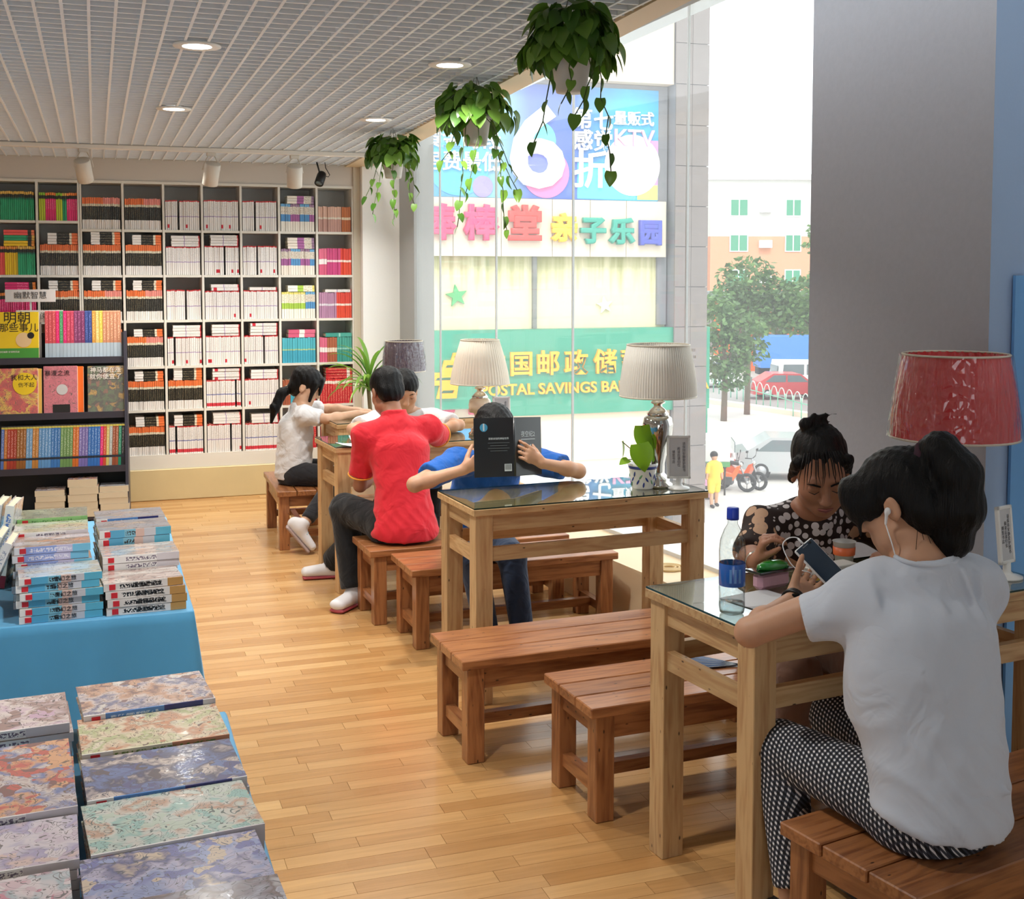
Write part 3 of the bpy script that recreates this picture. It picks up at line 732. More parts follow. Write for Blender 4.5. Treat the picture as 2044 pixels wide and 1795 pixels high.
M_INK = mat('ink_black', (30, 28, 30), .5); M_INKR = mat('ink_red', (214, 40, 52), .4); M_INKW = mat('ink_white', (245, 243, 238), .4); M_INKB = mat('ink_blue', (60, 90, 170), .4)
def flat_book(x, y, z, t, h, d, spine, cover, label, rz=0, group=None, stamp=True, title=None, tcol=None):
    """lying book, spine to the camera; x is the middle of the spine"""
    me = book_mesh(t, h, d, rnd.randrange(1, 300), [spine, M_PAGE, cover], True)
    o = mobj('book', me, None, None, (x, y, z), (0, 0, rz)); tag(o, label, 'book', group)
    if stamp: MB().box((-h / 2 + .022, -.0004, t / 2), (.016, .0012, t * .7)).obj('publisher_stamp', M_INKR, o)
    if title: text('spine_title', title, t * .75, (0.01, -.0006, t / 2), FACE, tcol or M_INK, o, .0003)
    return o
def stack(x, y, z0, zt, n, h, d, spines, cover, who, jit=.008, rz=0, titles=None, tcol=None):
    t = (zt - z0) / n
    z = z0
    for i in range(n):
        pos = 'topmost' if i == n - 1 else ('lowest' if i == 0 else ORD[i + 1] + ' from bottom')
        sp = spines[i % len(spines)]
        flat_book(x + rnd.uniform(-jit, jit), y + rnd.uniform(-.004, .004), z + .0004, t - .0012, h, d, sp, cover, '%s, %s' % (who, pos), rz + R(rnd.uniform(-1.5, 1.5)), 'comics stacked flat on the display table', True, titles, tcol)
        z += t
def spine_mat(name, bands, specks=None): return band_mat(name, bands, specks, .2, None, .04)
s_blue = spine_mat('comic_spine_skyblue', [(0, (240, 240, 240)), (.14, (96, 176, 216)), (.34, (130, 190, 214)), (.5, (222, 190, 180)), (.62, (206, 206, 214)), (.78, (100, 184, 214))], (.36, .5, (60, 60, 60), .5))
s_lav = spine_mat('comic_spine_lavender', [(0, (240, 238, 240)), (.14, (150, 166, 220)), (.55, (196, 190, 222)), (.76, (120, 190, 224))], (.2, .75, (230, 226, 240), .5))
s_green = spine_mat('comic_spine_green', [(0, (140, 196, 120)), (.9, (128, 186, 110))], (.2, .8, (90, 140, 80), .52))
s_pale = spine_mat('comic_spine_pale', [(0, (232, 226, 222)), (.8, (196, 150, 90))], (.2, .72, (40, 40, 44), .47))
s_white = spine_mat('comic_spine_white', [(0, (236, 234, 234)), (.7, (214, 208, 214))], (.3, .7, (120, 110, 130), .5))
s_navy = spine_mat('comic_spine_navy', [(0, (238, 238, 240)), (.16, (90, 140, 206)), (.6, (52, 56, 120)), (.9, (214, 214, 222))], (.2, .56, (200, 220, 240), .5))
s_mag = spine_mat('comic_spine_bright', [(0, (240, 236, 234)), (.2, (226, 220, 196)), (.6, (206, 150, 120))], (.2, .9, (120, 150, 90), .5))
cv = {
 'greygreen': cover_mat('cover_greygreen', [(150, 158, 130), (120, 132, 112), (172, 182, 150)], 3, 1),
 'pastel': cover_mat('cover_pastel', [(196, 176, 158), (206, 196, 150), (190, 196, 180), (214, 206, 196)], 4, 2, (.5, 1, 1)),
 'brown': cover_mat('cover_brown', [(196, 138, 96), (150, 128, 116), (190, 186, 196), (206, 190, 178)], 4, 3, (.5, 1.4, 1)),
 'blue': cover_mat('cover_blue', [(150, 178, 206), (176, 196, 206), (180, 176, 150), (200, 206, 214)], 4, 4, (.5, 1.4, 1)),
 'grey': cover_mat('cover_grey', [(120, 122, 128), (160, 150, 148), (130, 150, 170), (176, 160, 140)], 4, 5, (.5, 1.4, 1)),
 'tan': cover_mat('cover_tan', [(206, 186, 168), (180, 150, 130), (150, 166, 180), (214, 202, 190)], 4, 6, (.5, 1.4, 1)),
 'cocoa': cover_mat('cover_cocoa', [(196, 176, 164), (150, 120, 106), (206, 196, 186), (190, 186, 176)], 4, 7, (.5, 1.4, 1)),
 'A1': cover_mat('cover_autumn', [(120, 84, 84), (196, 150, 120), (206, 190, 186), (96, 100, 140), (214, 206, 200)], 4.5, 8),
 'A2': cover_mat('cover_orange', [(206, 196, 170), (198, 130, 84), (224, 206, 176), (170, 180, 120), (236, 222, 200)], 4, 9),
 'navy': cover_mat('cover_navy', [(58, 66, 128), (84, 110, 170), (40, 44, 90), (214, 198, 190), (70, 56, 70)], 4, 10),
 'mint': cover_mat('cover_mint', [(196, 212, 196), (150, 196, 190), (214, 214, 206), (196, 150, 120), (204, 214, 206)], 4, 11),
 'violet': cover_mat('cover_violet', [(110, 116, 186), (150, 166, 216), (196, 190, 220), (70, 76, 140), (222, 200, 176)], 4, 12),
 'silver': cover_mat('cover_silver', [(206, 206, 220), (186, 186, 206), (120, 100, 100), (224, 222, 230)], 3.5, 13),
 'pinkish': cover_mat('cover_pinkish', [(206, 186, 192), (150, 116, 110), (222, 208, 204), (196, 160, 186)], 3.5, 14),
 'fire': cover_mat('cover_fire', [(196, 70, 52), (220, 160, 110), (90, 110, 170), (214, 200, 196), (120, 60, 56)], 4, 15),
 'lilac': cover_mat('cover_lilac', [(206, 186, 206), (224, 214, 222), (170, 160, 200), (226, 196, 190)], 4, 16),
 'rosy': cover_mat('cover_rosy', [(226, 196, 206), (236, 222, 226), (176, 196, 206), (220, 140, 160)], 4, 17),
}
# ------------------------------------------------------------------ two display tables under blue cloths
def cloth_mat():
    m, n, b = newmat('blue_cloth')
    b.inputs['Base Color'].default_value = lin((84, 164, 210)); b.inputs['Roughness'].default_value = .55; b.inputs['Sheen Weight'].default_value = .3
    tc = N(n, 'ShaderNodeTexCoord'); nz = N(n, 'ShaderNodeTexNoise'); nz.inputs['Scale'].default_value = 7; nz.inputs['Detail'].default_value = 3
    mp = N(n, 'ShaderNodeMapping'); mp.inputs['Scale'].default_value = (1, 1, .35); n.links.new(tc.outputs['Object'], mp.inputs[0]); n.links.new(mp.outputs[0], nz.inputs[0])
    bp = N(n, 'ShaderNodeBump'); bp.inputs['Strength'].default_value = .35; bp.inputs['Distance'].default_value = .03; n.links.new(nz.outputs['Fac'], bp.inputs['Height']); n.links.new(bp.outputs[0], b.inputs['Normal'])
    return m
M_CLOTH = cloth_mat()
def draped(name, x0, x1, y0, y1, zt, zb, label, seed):
    per = []; st_ = .012
    def edge(a, b):
        L = math.dist(a, b); k = max(2, int(L / st_)); return [(a[0] + (b[0] - a[0]) * i / k, a[1] + (b[1] - a[1]) * i / k) for i in range(k)]
    cs = [(x0, y0), (x1, y0), (x1, y1), (x0, y1)]
    for i in range(4): per += edge(cs[i], cs[(i + 1) % 4])
    cx_, cy_ = (x0 + x1) / 2, (y0 + y1) / 2
    bm = bmesh.new(); rings = []; rr = random.Random(seed); s = 0
    ph = [rr.uniform(0, 6) for _ in range(4)]
    lev = [zt, zt - .004, zt - .03] + [zt - (zt - zb) * k / 8 for k in range(1, 9)]
    for li, z in enumerate(lev):
        dn = (zt - z) / (zt - zb); ring = []
        for i, (px, py) in enumerate(per):
            nx = (1 if px >= x1 - 1e-6 else 0) - (1 if px <= x0 + 1e-6 else 0); ny = (1 if py >= y1 - 1e-6 else 0) - (1 if py <= y0 + 1e-6 else 0)
            d_c = min(math.dist((px, py), c) for c in cs)
            a = i * st_
            wv = (.5 * math.sin(a * 23 + ph[0]) + .35 * math.sin(a * 41 + ph[1]) + .3 * math.sin(a * 11 + ph[2])) * .022 * dn ** .8
            off = (.004 if li else 0) + dn * .03 + wv + .07 * dn * math.exp(-d_c / .05)
            l = math.hypot(nx, ny) or 1
            if nx == 0 or ny == 0: ux, uy = nx / l, ny / l
            else: ux, uy = nx / l, ny / l
            ring.append(bm.verts.new((px + ux * off, py + uy * off, z)))
        rings.append(ring)
    k = len(per)
    for a, b in zip(rings, rings[1:]):
        for i in range(k):
            f = bm.faces.new((a[i], b[i], b[(i + 1) % k], a[(i + 1) % k])); f.smooth = True
    bm.faces.new(rings[0])
    me = bpy.data.meshes.new(name); bmesh.ops.recalc_face_normals(bm, faces=bm.faces[:]); bm.to_mesh(me); bm.free()
    o = mobj(name, me, M_CLOTH); tag(o, label, 'tablecloth', 'blue cloths of the display tables'); return o
for (a, b, lab) in ((3.32, 4.62, 'wooden display table hidden under the farther blue cloth'), (.75, 2.50, 'wooden display table hidden under the nearest blue cloth')):
    t = thing('display_table', lab, 'table', (-.35, (a + b) / 2, 0))
    hh = (b - a) / 2 - .03
    MB().b2(-.5, .55, -hh, hh, .715, .742).obj('top', pine('X'), t)
    for lx in (-.47, .46):
        for ly in (-hh + .03, hh - .09): MB().b2(lx, lx + .06, ly, ly + .06, 0, .715).obj('leg', pine('Z'), t)
draped('tablecloth', -.9, .232, 3.30, 4.64, .748, .02, 'sky blue cloth hanging over the farther display table, front drop in view', 3)
draped('tablecloth', -.9, .236, .70, 2.50, .748, .02, 'sky blue cloth under the big comics in the foreground', 5)
# farther table: left column of stacks
ZT = .7485
stack(-.105, 3.315, ZT, .868, 6, .205, .145, [s_blue], cv['blue'], 'sky blue comic, front left stack on the farther table', .012, R(3), '奇幻之旅')
stack(-.125, 3.468, ZT, .915, 8, .195, .145, [s_lav], cv['brown'], 'lavender comic, second left stack on the farther table', .006, R(3))
stack(-.13, 3.622, ZT, .925, 8, .20, .145, [s_white], cv['pastel'], 'white comic, third left stack on the farther table', .006, R(2))
stack(-.135, 3.775, ZT, .935, 7, .195, .15, [s_green], cv['greygreen'], 'light green comic, rear left stack on the farther table', .005, R(2))
stack(.112, 3.318, ZT, .836, 4, .205, .145, [s_pale], cv['cocoa'], 'white and tan comic, front right stack on the farther table', .008, R(4), '漫画日记之')
stack(.105, 3.475, ZT, .873, 6, .205, .145, [s_white], cv['tan'], 'pale comic, middle right stack on the farther table', .004, R(3))
stack(.098, 3.632, ZT, .913, 7, .20, .145, [s_blue], cv['grey'], 'blue comic, rear right stack on the farther table', .004, R(3))
stack(.09, 3.80, ZT, .915, 7, .20, .145, [s_navy], cv['grey'], 'dark comic, hindmost right stack on the farther table', .004, R(2))
# books leaning at the left rim of the farther table
M_LEAN = [band_mat('lean_white', [(0, (170, 40, 60)), (.18, (232, 232, 232))], (.3, .9, (150, 160, 180), .52)), band_mat('lean_grey', [(0, (120, 30, 46)), (.15, (226, 230, 226))], (.3, .9, (90, 130, 200), .5))]
for i in range(5):
    x = -.315 - i * .03; yb = 3.36 + (i % 2) * .1
    o = mobj('book', book_mesh(.02, .22, .15, i + 5, [M_LEAN[i % 2], M_PAGE, cv[['silver', 'blue', 'pastel', 'mint', 'lilac'][i]]], False), None, None, (x, yb, ZT + .003), (0, R(24), R(-4)))
    tag(o, ['white book leaning to the right beside the sky blue stack', 'pale book with a dark red foot, second of the leaning row', 'leaning pale book, third from the sky blue stack', 'leaning white book, fourth from the sky blue stack', 'leaning pale book at the left end of the leaning row'][i], 'book', 'books leaning on the farther display table')
for i in range(2):
    o = mobj('book', book_mesh(.024, .24, .16, i + 15, [M_LEAN[1 - i], M_PAGE, cv[['silver', 'mint'][i]]], False), None, None, (-.275 - i * .035, 3.70 + i * .03, ZT + .004), (0, R(8), R(-6)))
    tag(o, ['tall white book standing beside the light green stack', 'second tall white book beside the light green stack'][i], 'book', 'books leaning on the farther display table')
# nearest table: big comics
H2, D2 = .255, .18
stack(.088, 2.365, ZT, .822, 3, H2 * .96, D2, [s_navy], cv['A1'], 'brown-violet comic, rear right of the nearest table', .003, R(4))
stack(.090, 2.195, ZT, .812, 3, H2, D2, [s_mag], cv['A2'], 'orange flowered comic, second right stack of the nearest table', .004, R(4))
stack(.100, 2.008, ZT, .808, 3, H2, D2, [s_navy], cv['navy'], 'dark blue comic in the right column of the nearest table', .004, R(5), None)
stack(.104, 1.828, ZT, .804, 2, H2, D2, [s_white], cv['mint'], 'pale mint comic in the right column of the nearest table', .004, R(4))
stack(.104, 1.645, ZT, .800, 2, H2, D2, [s_white], cv['violet'], 'blue-violet comic in the right column of the nearest table', .004, R(4))
stack(.108, 1.47, ZT, .812, 2, H2, D2, [s_white], cv['silver'], 'silvery white comic at the bottom edge of the photo', .004, R(2))
stack(-.185, 2.325, ZT, .822, 4, H2, D2, [s_white], cv['pinkish'], 'pale pink comic at the rear left of the nearest table', .004, R(5))
stack(-.172, 1.955, ZT, .820, 4, H2, .30, [s_white], cv['fire'], 'red and orange comic in the left column of the nearest table', .004, R(3))
stack(-.168, 1.79, ZT, .810, 4, H2, .155, [s_white], cv['lilac'], 'lilac comic in the left column of the nearest table', .004, R(3))
stack(-.168, 1.59, ZT, .810, 3, H2, .18, [s_white], cv['rosy'], 'rose white comic at the lower left corner of the photo', .004, R(3))

# ------------------------------------------------------------------ black magazine rack
M_BLK = mat('black_lacquer', (26, 26, 30), .45)
M_BLK2 = mat('rack_edge', (58, 58, 72), .45)
rk = thing('magazine_rack', 'black stepped magazine rack filled with books, in front of the bookcase', 'rack', (.19, 8.46, 0), R(-3))
RW = 1.0                                 # local x runs from -RW to 0, local y to the back
TZ = [1.075, .705, .345, .035]           # shelf fronts
TYf = [.20, .13, .06, .0]
poly = [(0, 0), (.02, .0), (.20, 1.27), (.26, 1.27), (.42, 0)]
Mx = Matrix(((0, 0, 1, 0), (1, 0, 0, 0), (0, 1, 0, 0), (0, 0, 0, 1)))
for x in (-.02, -RW):
    MB().prism([(0, .0), (.0, .06), (.19, 1.27), (.25, 1.27), (.42, 0)], .02, Matrix.Translation((x, 0, 0)) @ Mx).obj('side_panel', M_BLK2, rk)
for z, yf in zip(TZ, TYf):
    MB().b2(-RW + .02, -.02, yf, yf + .2, z - .02, z).obj('shelf', M_BLK, rk)
    MB().b2(-RW + .02, -.02, yf - .012, yf, z - .022, z + .022).obj('lip', M_BLK2, rk)
MB().box((-RW / 2, .30, .62), (RW - .04, .008, 1.28), Euler((R(-7.5), 0, 0)).to_matrix()).obj('back_board', M_BLK, rk)
def rk_world(lx, ly, z): return rk.matrix_basis @ Vector((lx, ly, z))
bpy.context.view_layer.update()
# top tier: upright picture books
top_cols = [('#', (206, 84, 92)), ('#', (206, 84, 92)), ('#', (206, 84, 92)), ('#', (222, 40, 110)), ('#', (80, 160, 110)), ('#', (220, 50, 120)), ('#', (196, 70, 100)), ('#', (196, 70, 100)), ('#', (130, 64, 110)), ('#', (130, 64, 110)), ('#', (126, 60, 106)), ('#', (60, 80, 150)), ('#', (60, 80, 150)), ('#', (206, 150, 70)), ('#', (226, 196, 120)), ('#', (210, 190, 80)), ('#', (200, 140, 110)), ('#', (200, 140, 110)), ('#', (200, 142, 112)), ('#', (196, 138, 112)), ('#', (198, 140, 112))]
cname = ['coral red', 'coral red', 'coral red', 'thin magenta', 'green', 'bright pink', 'rose', 'rose', 'plum', 'plum', 'plum', 'navy blue', 'navy blue', 'ochre', 'cream yellow', 'yellow-green', 'orange-brown', 'orange-brown', 'orange-brown', 'orange-brown', 'orange-brown']
x = -.515
for i, (_, c) in enumerate(top_cols):
    w = .0232
    m = band_mat('rack_spine_%d_%d_%d' % c, [(0, (176, 196, 214)), (.34, c), (.97, tuple(min(255, v + 30) for v in c))], (.4, .95, tuple(min(255, v + 70) for v in c), .54))
    o = mobj('book', book_mesh(w - .0012, .335, .15, i, [m, M_PAGE, m], False), None, None, rk_world(x, .202, 1.077), (R(-7), 0, R(-3)))
    same = cname.count(cname[i]) > 1
    tc_ = cname[:i + 1].count(cname[i]); tag(o, ('%s %s picture book from left on the top tier of the black rack' % (ORD[tc_], cname[i])) if same else '%s picture book standing on the top tier of the black rack' % cname[i], 'book', 'picture books on the top tier of the black rack'); x += w
# face-out books
def face_book(lx, ly, z, w, h, col, label, name, lean=-9, thick=.02):
    me = MB().b2(-w / 2, w / 2, 0, thick, 0, h, 0, .002).b2(-w / 2 + .003, w / 2 + .002, .003, thick - .003, .003, h - .003, 1).mesh('book')
    me.materials.append(col); me.materials.append(M_PAGE)
    o = mobj('book', me, None, None, rk_world(lx, ly, z), (R(lean), 0, R(-3))); tag(o, label, 'book', 'books shown face-out on the black rack'); return o
m_ming = mat('cover_yellow', (236, 204, 38), .35); m_grn = mat('cover_green_foot', (72, 152, 62), .4)
o = face_book(-.70, .19, 1.078, .27, .33, m_ming, 'yellow book with big black title and green foot on the black rack', 'book', -8, .03)
MB().b2(-.135, .135, -.0012, 0, 0, .085).obj('green_foot', m_grn, o)
text('title', '明朝', .088, (.0, -.0015, .285), FACE, M_INK, o, .0004); text('title', '那些事儿', .062, (.01, -.0015, .22), FACE, M_INK, o, .0004)
MB().lathe([(0, 0), (.05, 0), (.05, .001), (0, .001)], 24).obj('pale_blot', mat('ink_cream', (226, 196, 150), .5), o, (.04, -.001, .14), (R(90), 0, 0))
MB().lathe([(0, 0), (.022, 0), (.022, .001), (0, .001)], 20).obj('dark_blot', M_INK, o, (.085, -.0018, .17), (R(90), 0, 0))
text('blurb', '轻松幽默 好读的历史', .014, (-.05, -.0018, .06), FACE, M_INKW, o, .0003)
m_rb = cover_mat('cover_redyellow', [(196, 40, 46), (220, 60, 50), (236, 200, 40), (200, 36, 44)], 3, 21)
o = face_book(-.70, .125, .708, .255, .325, m_rb, 'red and yellow comic shown face-out at the left of the black rack', 'book')
MB().lathe([(0, 0), (.075, 0), (.075, .001), (0, .001)], 28).obj('yellow_disc', m_ming, o, (.045, -.001, .22), (R(90), 0, 0))
text('title', '我和大人', .042, (.04, -.0025, .26), FACE, M_INK, o, .0004); text('title', '伤不起', .034, (.055, -.0025, .21), FACE, M_INK, o, .0004)
o2 = face_book(-.575, .135, .708, .05, .32, mat('cover_ochre', (232, 188, 92), .4), 'narrow ochre volume behind the red and yellow comic', 'book')
m_pk = cover_mat('cover_pinkred', [(206, 84, 110), (214, 96, 118), (198, 76, 104), (218, 110, 126)], 3, 22)
o = face_book(-.43, .125, .708, .215, .335, m_pk, 'pink comic with a pale round figure, face-out on the black rack', 'book')
text('title', '暴漫之流', .04, (-.02, -.0025, .285), FACE, M_INK, o, .0004)
MB().lathe([(0, 0), (.036, 0), (.036, .001), (0, .001)], 24).obj('pale_disc', mat('ink_grey', (196, 196, 200), .5), o, (.01, -.001, .175), (R(90), 0, 0))
MB().b2(-.05, .06, -.0012, 0, .02, .075).obj('dark_patch', M_INK, o)
o2 = face_book(-.315, .14, .708, .06, .33, mat('cover_tangerine', (240, 112, 36), .4), 'bright orange volume beside the pink comic', 'book')
m_dk = cover_mat('cover_darkgreen', [(34, 40, 30), (60, 96, 50), (30, 30, 34), (190, 150, 40), (120, 70, 50)], 3.4, 23)
o = face_book(-.14, .125, .708, .235, .33, m_dk, 'black and green comic with white title, face-out at the rack end', 'book')
text('title', '神马都在涨', .04, (0, -.0025, .30), FACE, M_INKW, o, .0004); text('title', '就你便宜了', .042, (0, -.0025, .255), FACE, M_INKW, o, .0004)
# third tier: thin series
x = -.80; i = 0
pal = [((90, 120, 190), 'periwinkle'), ((196, 120, 50), 'amber'), ((170, 60, 40), 'brick red'), ((150, 96, 40), 'ochre brown'), ((110, 160, 206), 'pale blue'), ((190, 130, 60), 'tan'), ((96, 150, 206), 'sky blue'), ((60, 120, 190), 'strong blue'), ((110, 150, 90), 'leaf green'), ((206, 110, 40), 'orange'), ((120, 110, 180), 'violet'), ((50, 110, 190), 'deep blue'), ((220, 30, 110), 'magenta'), ((206, 80, 50), 'vermilion'), ((206, 190, 110), 'straw yellow'), ((170, 180, 180), 'grey'), ((150, 80, 50), 'chestnut'), ((40, 140, 110), 'emerald'), ((36, 36, 40), 'black')]
runs = [1, 1, 3, 3, 2, 2, 4, 3, 4, 2, 3, 4, 1, 1, 1, 1, 2, 1, 2]
for (c, nm), k in zip(pal, runs):
    for j in range(k):
        w = .0195
        m = band_mat('rack_thin_%d_%d_%d' % c, [(0, c), (.24, (40, 46, 60)), (.29, c), (.93, (200, 190, 90)), (.97, (60, 60, 60))], (.32, .9, tuple(min(255, int(v * .5 + 128)) for v in c), .52))
        o = mobj('book', book_mesh(w - .001, .305, .14, i, [m, M_PAGE, m], False), None, None, rk_world(x, .062, .347), (R(-7), R(2), R(-3)))
        tag(o, ('%s %s thin book from left in the third tier of the black rack' % (ORD[j + 1], nm)) if k > 1 else '%s thin book in the third tier of the black rack' % nm, 'book', '%s thin books on the black rack' % nm); x += w; i += 1
# bottom tier: flat piles
for lx, zs, cvk, nm in ((-.50, .19, ['A1', 'grey'], 'left'), (-.29, .255, ['fire', 'A2'], 'middle'), (-.095, .20, ['grey', 'navy'], 'right')):
    n_ = 5; t = (zs - .0) / n_
    for j in range(n_):
        p = rk_world(lx + rnd.uniform(-.006, .006), -.015 + rnd.uniform(-.004, .004), .036 + j * t)
        flat_book(p.x, p.y, p.z, t - .001, .185, .16, M_PAGE, cv[cvk[j % 2]], 'cream paged paperback, %s of the %s pile in the bottom rack tier' % (['lowest', 'second', 'third', 'fourth', 'topmost'][j], nm), R(-3), 'paperbacks piled in the bottom tier', False)
# placards above the rack
M_CARD = mat('placard_white', (214, 214, 218), .5)
def placard(x, y, z, w, h, s, label):
    t = thing('placard', label, 'sign', (x, y, z), R(-3))
    MB().b2(-w / 2, w / 2, 0, .006, 0, h, bev=.001).obj('board', M_CARD, t)
    MB().b2(-.006, .006, .007, .013, -.28, h * .6).obj('post', M_CARD, t)
    text('lettering', s, h * .62, (0, -.0015, h / 2), FACE, mat('ink_grey_dark', (70, 70, 74), .5), t, .0004)
p = rk_world(-.62, .30, 1.47); placard(p.x, p.y, p.z, .32, .085, '幽默智慧', 'white placard with four dark characters above the black rack')
p = rk_world(-.56, .27, 1.33); placard(p.x, p.y, p.z, .30, .085, '课外阅读', 'white placard half hidden behind the upright picture books')
# ------------------------------------------------------------------ table lamps
def wrap_mat(name, c, wrap=True):
    m, n, b = newmat(name)
    b.inputs['Base Color'].default_value = lin(c); b.inputs['Roughness'].default_value = .7
    if wrap:      # shade still in its clear plastic wrap
        b.inputs['Coat Weight'].default_value = 1; b.inputs['Coat Roughness'].default_value = .04
        tc = N(n, 'ShaderNodeTexCoord'); mp = N(n, 'ShaderNodeMapping'); mp.inputs['Scale'].default_value = (16, 16, 3.2); n.links.new(tc.outputs['Object'], mp.inputs[0])
        nz = N(n, 'ShaderNodeTexNoise'); nz.inputs['Scale'].default_value = 1.1; nz.inputs['Detail'].default_value = 3; nz.inputs['Distortion'].default_value = 1.2; n.links.new(mp.outputs[0], nz.inputs[0])
        bp = N(n, 'ShaderNodeBump'); bp.inputs['Strength'].default_value = 1; bp.inputs['Distance'].default_value = .09; n.links.new(nz.outputs['Fac'], bp.inputs['Height']); n.links.new(bp.outputs[0], b.inputs['Coat Normal'])
    return m
def clear_mat(name, tint=(.86, .89, .89), lo=.1, hi=.7):
    m, n, b = newmat(name)
    n.nodes.remove(b); out = n.nodes['Material Output']
    tr_ = N(n, 'ShaderNodeBsdfTransparent'); tr_.inputs[0].default_value = tint + (1,)
    g = N(n, 'ShaderNodeBsdfGlossy'); g.inputs['Roughness'].default_value = .04
    lw = N(n, 'ShaderNodeLayerWeight'); lw.inputs[0].default_value = .35
    pw = N(n, 'ShaderNodeMath', operation='POWER'); pw.inputs[1].default_value = 3
    mr = N(n, 'ShaderNodeMapRange'); mr.inputs[3].default_value = lo; mr.inputs[4].default_value = hi
    mx = N(n, 'ShaderNodeMixShader'); n.links.new(lw.outputs['Facing'], pw.inputs[0]); n.links.new(pw.outputs[0], mr.inputs[0]); n.links.new(mr.outputs[0], mx.inputs[0])
    cr = N(n, 'ShaderNodeValToRGB'); cr.color_ramp.elements[0].color = tint + (1,); cr.color_ramp.elements[1].color = (.25, .28, .29, 1); cr.color_ramp.elements[0].position = .35; n.links.new(lw.outputs['Facing'], cr.inputs[0]); n.links.new(cr.outputs[0], tr_.inputs[0])
    n.links.new(tr_.outputs[0], mx.inputs[1]); n.links.new(g.outputs[0], mx.inputs[2]); n.links.new(mx.outputs[0], out.inputs[0])
    tc = N(n, 'ShaderNodeTexCoord'); vz = N(n, 'ShaderNodeTexVoronoi'); vz.feature = 'DISTANCE_TO_EDGE'; vz.inputs['Scale'].default_value = 34; n.links.new(tc.outputs['Object'], vz.inputs[0])
    bp = N(n, 'ShaderNodeBump'); bp.inputs['Strength'].default_value = .6; bp.inputs['Distance'].default_value = .01; n.links.new(vz.outputs[0], bp.inputs['Height']); n.links.new(bp.outputs[0], g.inputs['Normal'])
    return m
clear_film = clear_mat('clear_film', (.97, .97, .98), .07, .5)
clear_film.node_tree.nodes['Color Ramp'].color_ramp.elements[1].color = (.9, .9, .92, 1)
M_GOLD = mat('lamp_gold', (212, 160, 70), .18, metal=1)
def lamp(x, y, z0, zb, zt, rb, rt, shade_m, body, label, pleats=64, amp=.008):
    t = thing('table_lamp', label, 'lamp', (x, y, z0), 0, 'table lamps along the window')
    hb, ht = zb - z0, zt - z0
    w = lambda a, z: amp * math.sin(a * pleats)
    MB().lathe([(rb, hb), (rb + (rt - rb) * .25 + .006, hb + (ht - hb) * .25), (rb + (rt - rb) * .6 + .006, hb + (ht - hb) * .6), (rt, ht), (rt - .003, ht), (rb - .004, hb), (rb, hb)], pleats * 4, wob=w).obj('shade', shade_m, t)
    trim = mat('shade_trim', (206, 196, 178), .5)
    MB().tube([(rb * math.cos(a), rb * math.sin(a), hb) for a in np.linspace(0, 2 * math.pi, 49)], .0035, 6, cap=False).obj('lower_trim', trim, t)
    MB().tube([(rt * math.cos(a), rt * math.sin(a), ht) for a in np.linspace(0, 2 * math.pi, 49)], .0035, 6, cap=False).obj('upper_trim', trim, t)
    MB().tube([(-rt, 0, ht - .02), (rt, 0, ht - .02)], .002, 6).tube([(0, -rt, ht - .02), (0, rt, ht - .02)], .002, 6).obj('spider', M_CHROME, t)
    MB().tube([(0, 0, hb - .01), (0, 0, ht - .02)], .004, 8).obj('stem', M_CHROME, t)
    MB().lathe([(0, hb + .02), (.016, hb + .03), (.026, hb + .07), (.02, hb + .1), (0, hb + .115)], 16).obj('bulb', mat('bulb_white', (245, 243, 236), .3), t)
    for nm, prof, m in body(hb): MB().lathe(prof, 32).obj(nm, m, t)
    if shade_m.name in ('red_shade', 'purple_shade'):      # clear film still around the shade
        r5 = random.Random(3); ph = [(r5.randrange(7, 40), r5.uniform(0, 6), r5.uniform(-9, 9)) for _ in range(9)]
        wf_ = lambda a, z: sum(.0045 * abs(math.sin(k * a * .5 + p_ + q_ * z)) for k, p_, q_ in ph) / 2
        Z5 = [hb + (ht - hb) * i / 14 for i in range(15)]
        MB().lathe([(rb + (rt - rb) * (z - hb) / (ht - hb) + .007, z) for z in Z5], 240, wob=wf_).obj('plastic_film', clear_film, t)
    return t
def urn(cm, neck, foot):
    def f(h):
        return [('foot', [(0, 0), (.062, 0), (.064, .012), (.05, .022), (.052, .032), (.036, .05), (.026, .06), (0, .06)], foot),
                ('urn', [(.026, .058), (.03, .10), (.045, .17), (.06, h - .16), (.064, h - .12), (.058, h - .092), (.04, h - .078), (0, h - .078)], cm),
                ('collar', [(.044, h - .08), (.046, h - .074), (.03, h - .055), (.018, h - .045), (.018, h - .036), (.03, h - .030), (.03, h - .024), (.016, h - .018), (.016, h - .0), (0, h)], neck)]
    return f
m_red = wrap_mat('red_shade', (186, 28, 34)); m_pur = wrap_mat('purple_shade', (72, 54, 66))
def shade_mat(name, c):
    m, n, b = newmat(name); b.inputs['Base Color'].default_value = lin(c); b.inputs['Roughness'].default_value = .7
    out = n.nodes['Material Output']; tl = N(n, 'ShaderNodeBsdfTranslucent'); tl.inputs[0].default_value = lin(c); ms = N(n, 'ShaderNodeMixShader'); ms.inputs[0].default_value = .35
    n.links.new(b.outputs[0], ms.inputs[1]); n.links.new(tl.outputs[0], ms.inputs[2]); n.links.new(ms.outputs[0], out.inputs[0]); return m
m_sil = shade_mat('silver_shade', (240, 236, 228)); m_ivo = shade_mat('ivory_shade', (242, 234, 220))
lamp(2.425, 2.95, .7687, 1.167, 1.415, .186, .152, m_red, urn(mat('red_glaze', (150, 24, 36), .08, coat=1), M_GOLD, M_CHROME), 'table lamp with red plastic-wrapped shade beside the pillar', 40, .004)
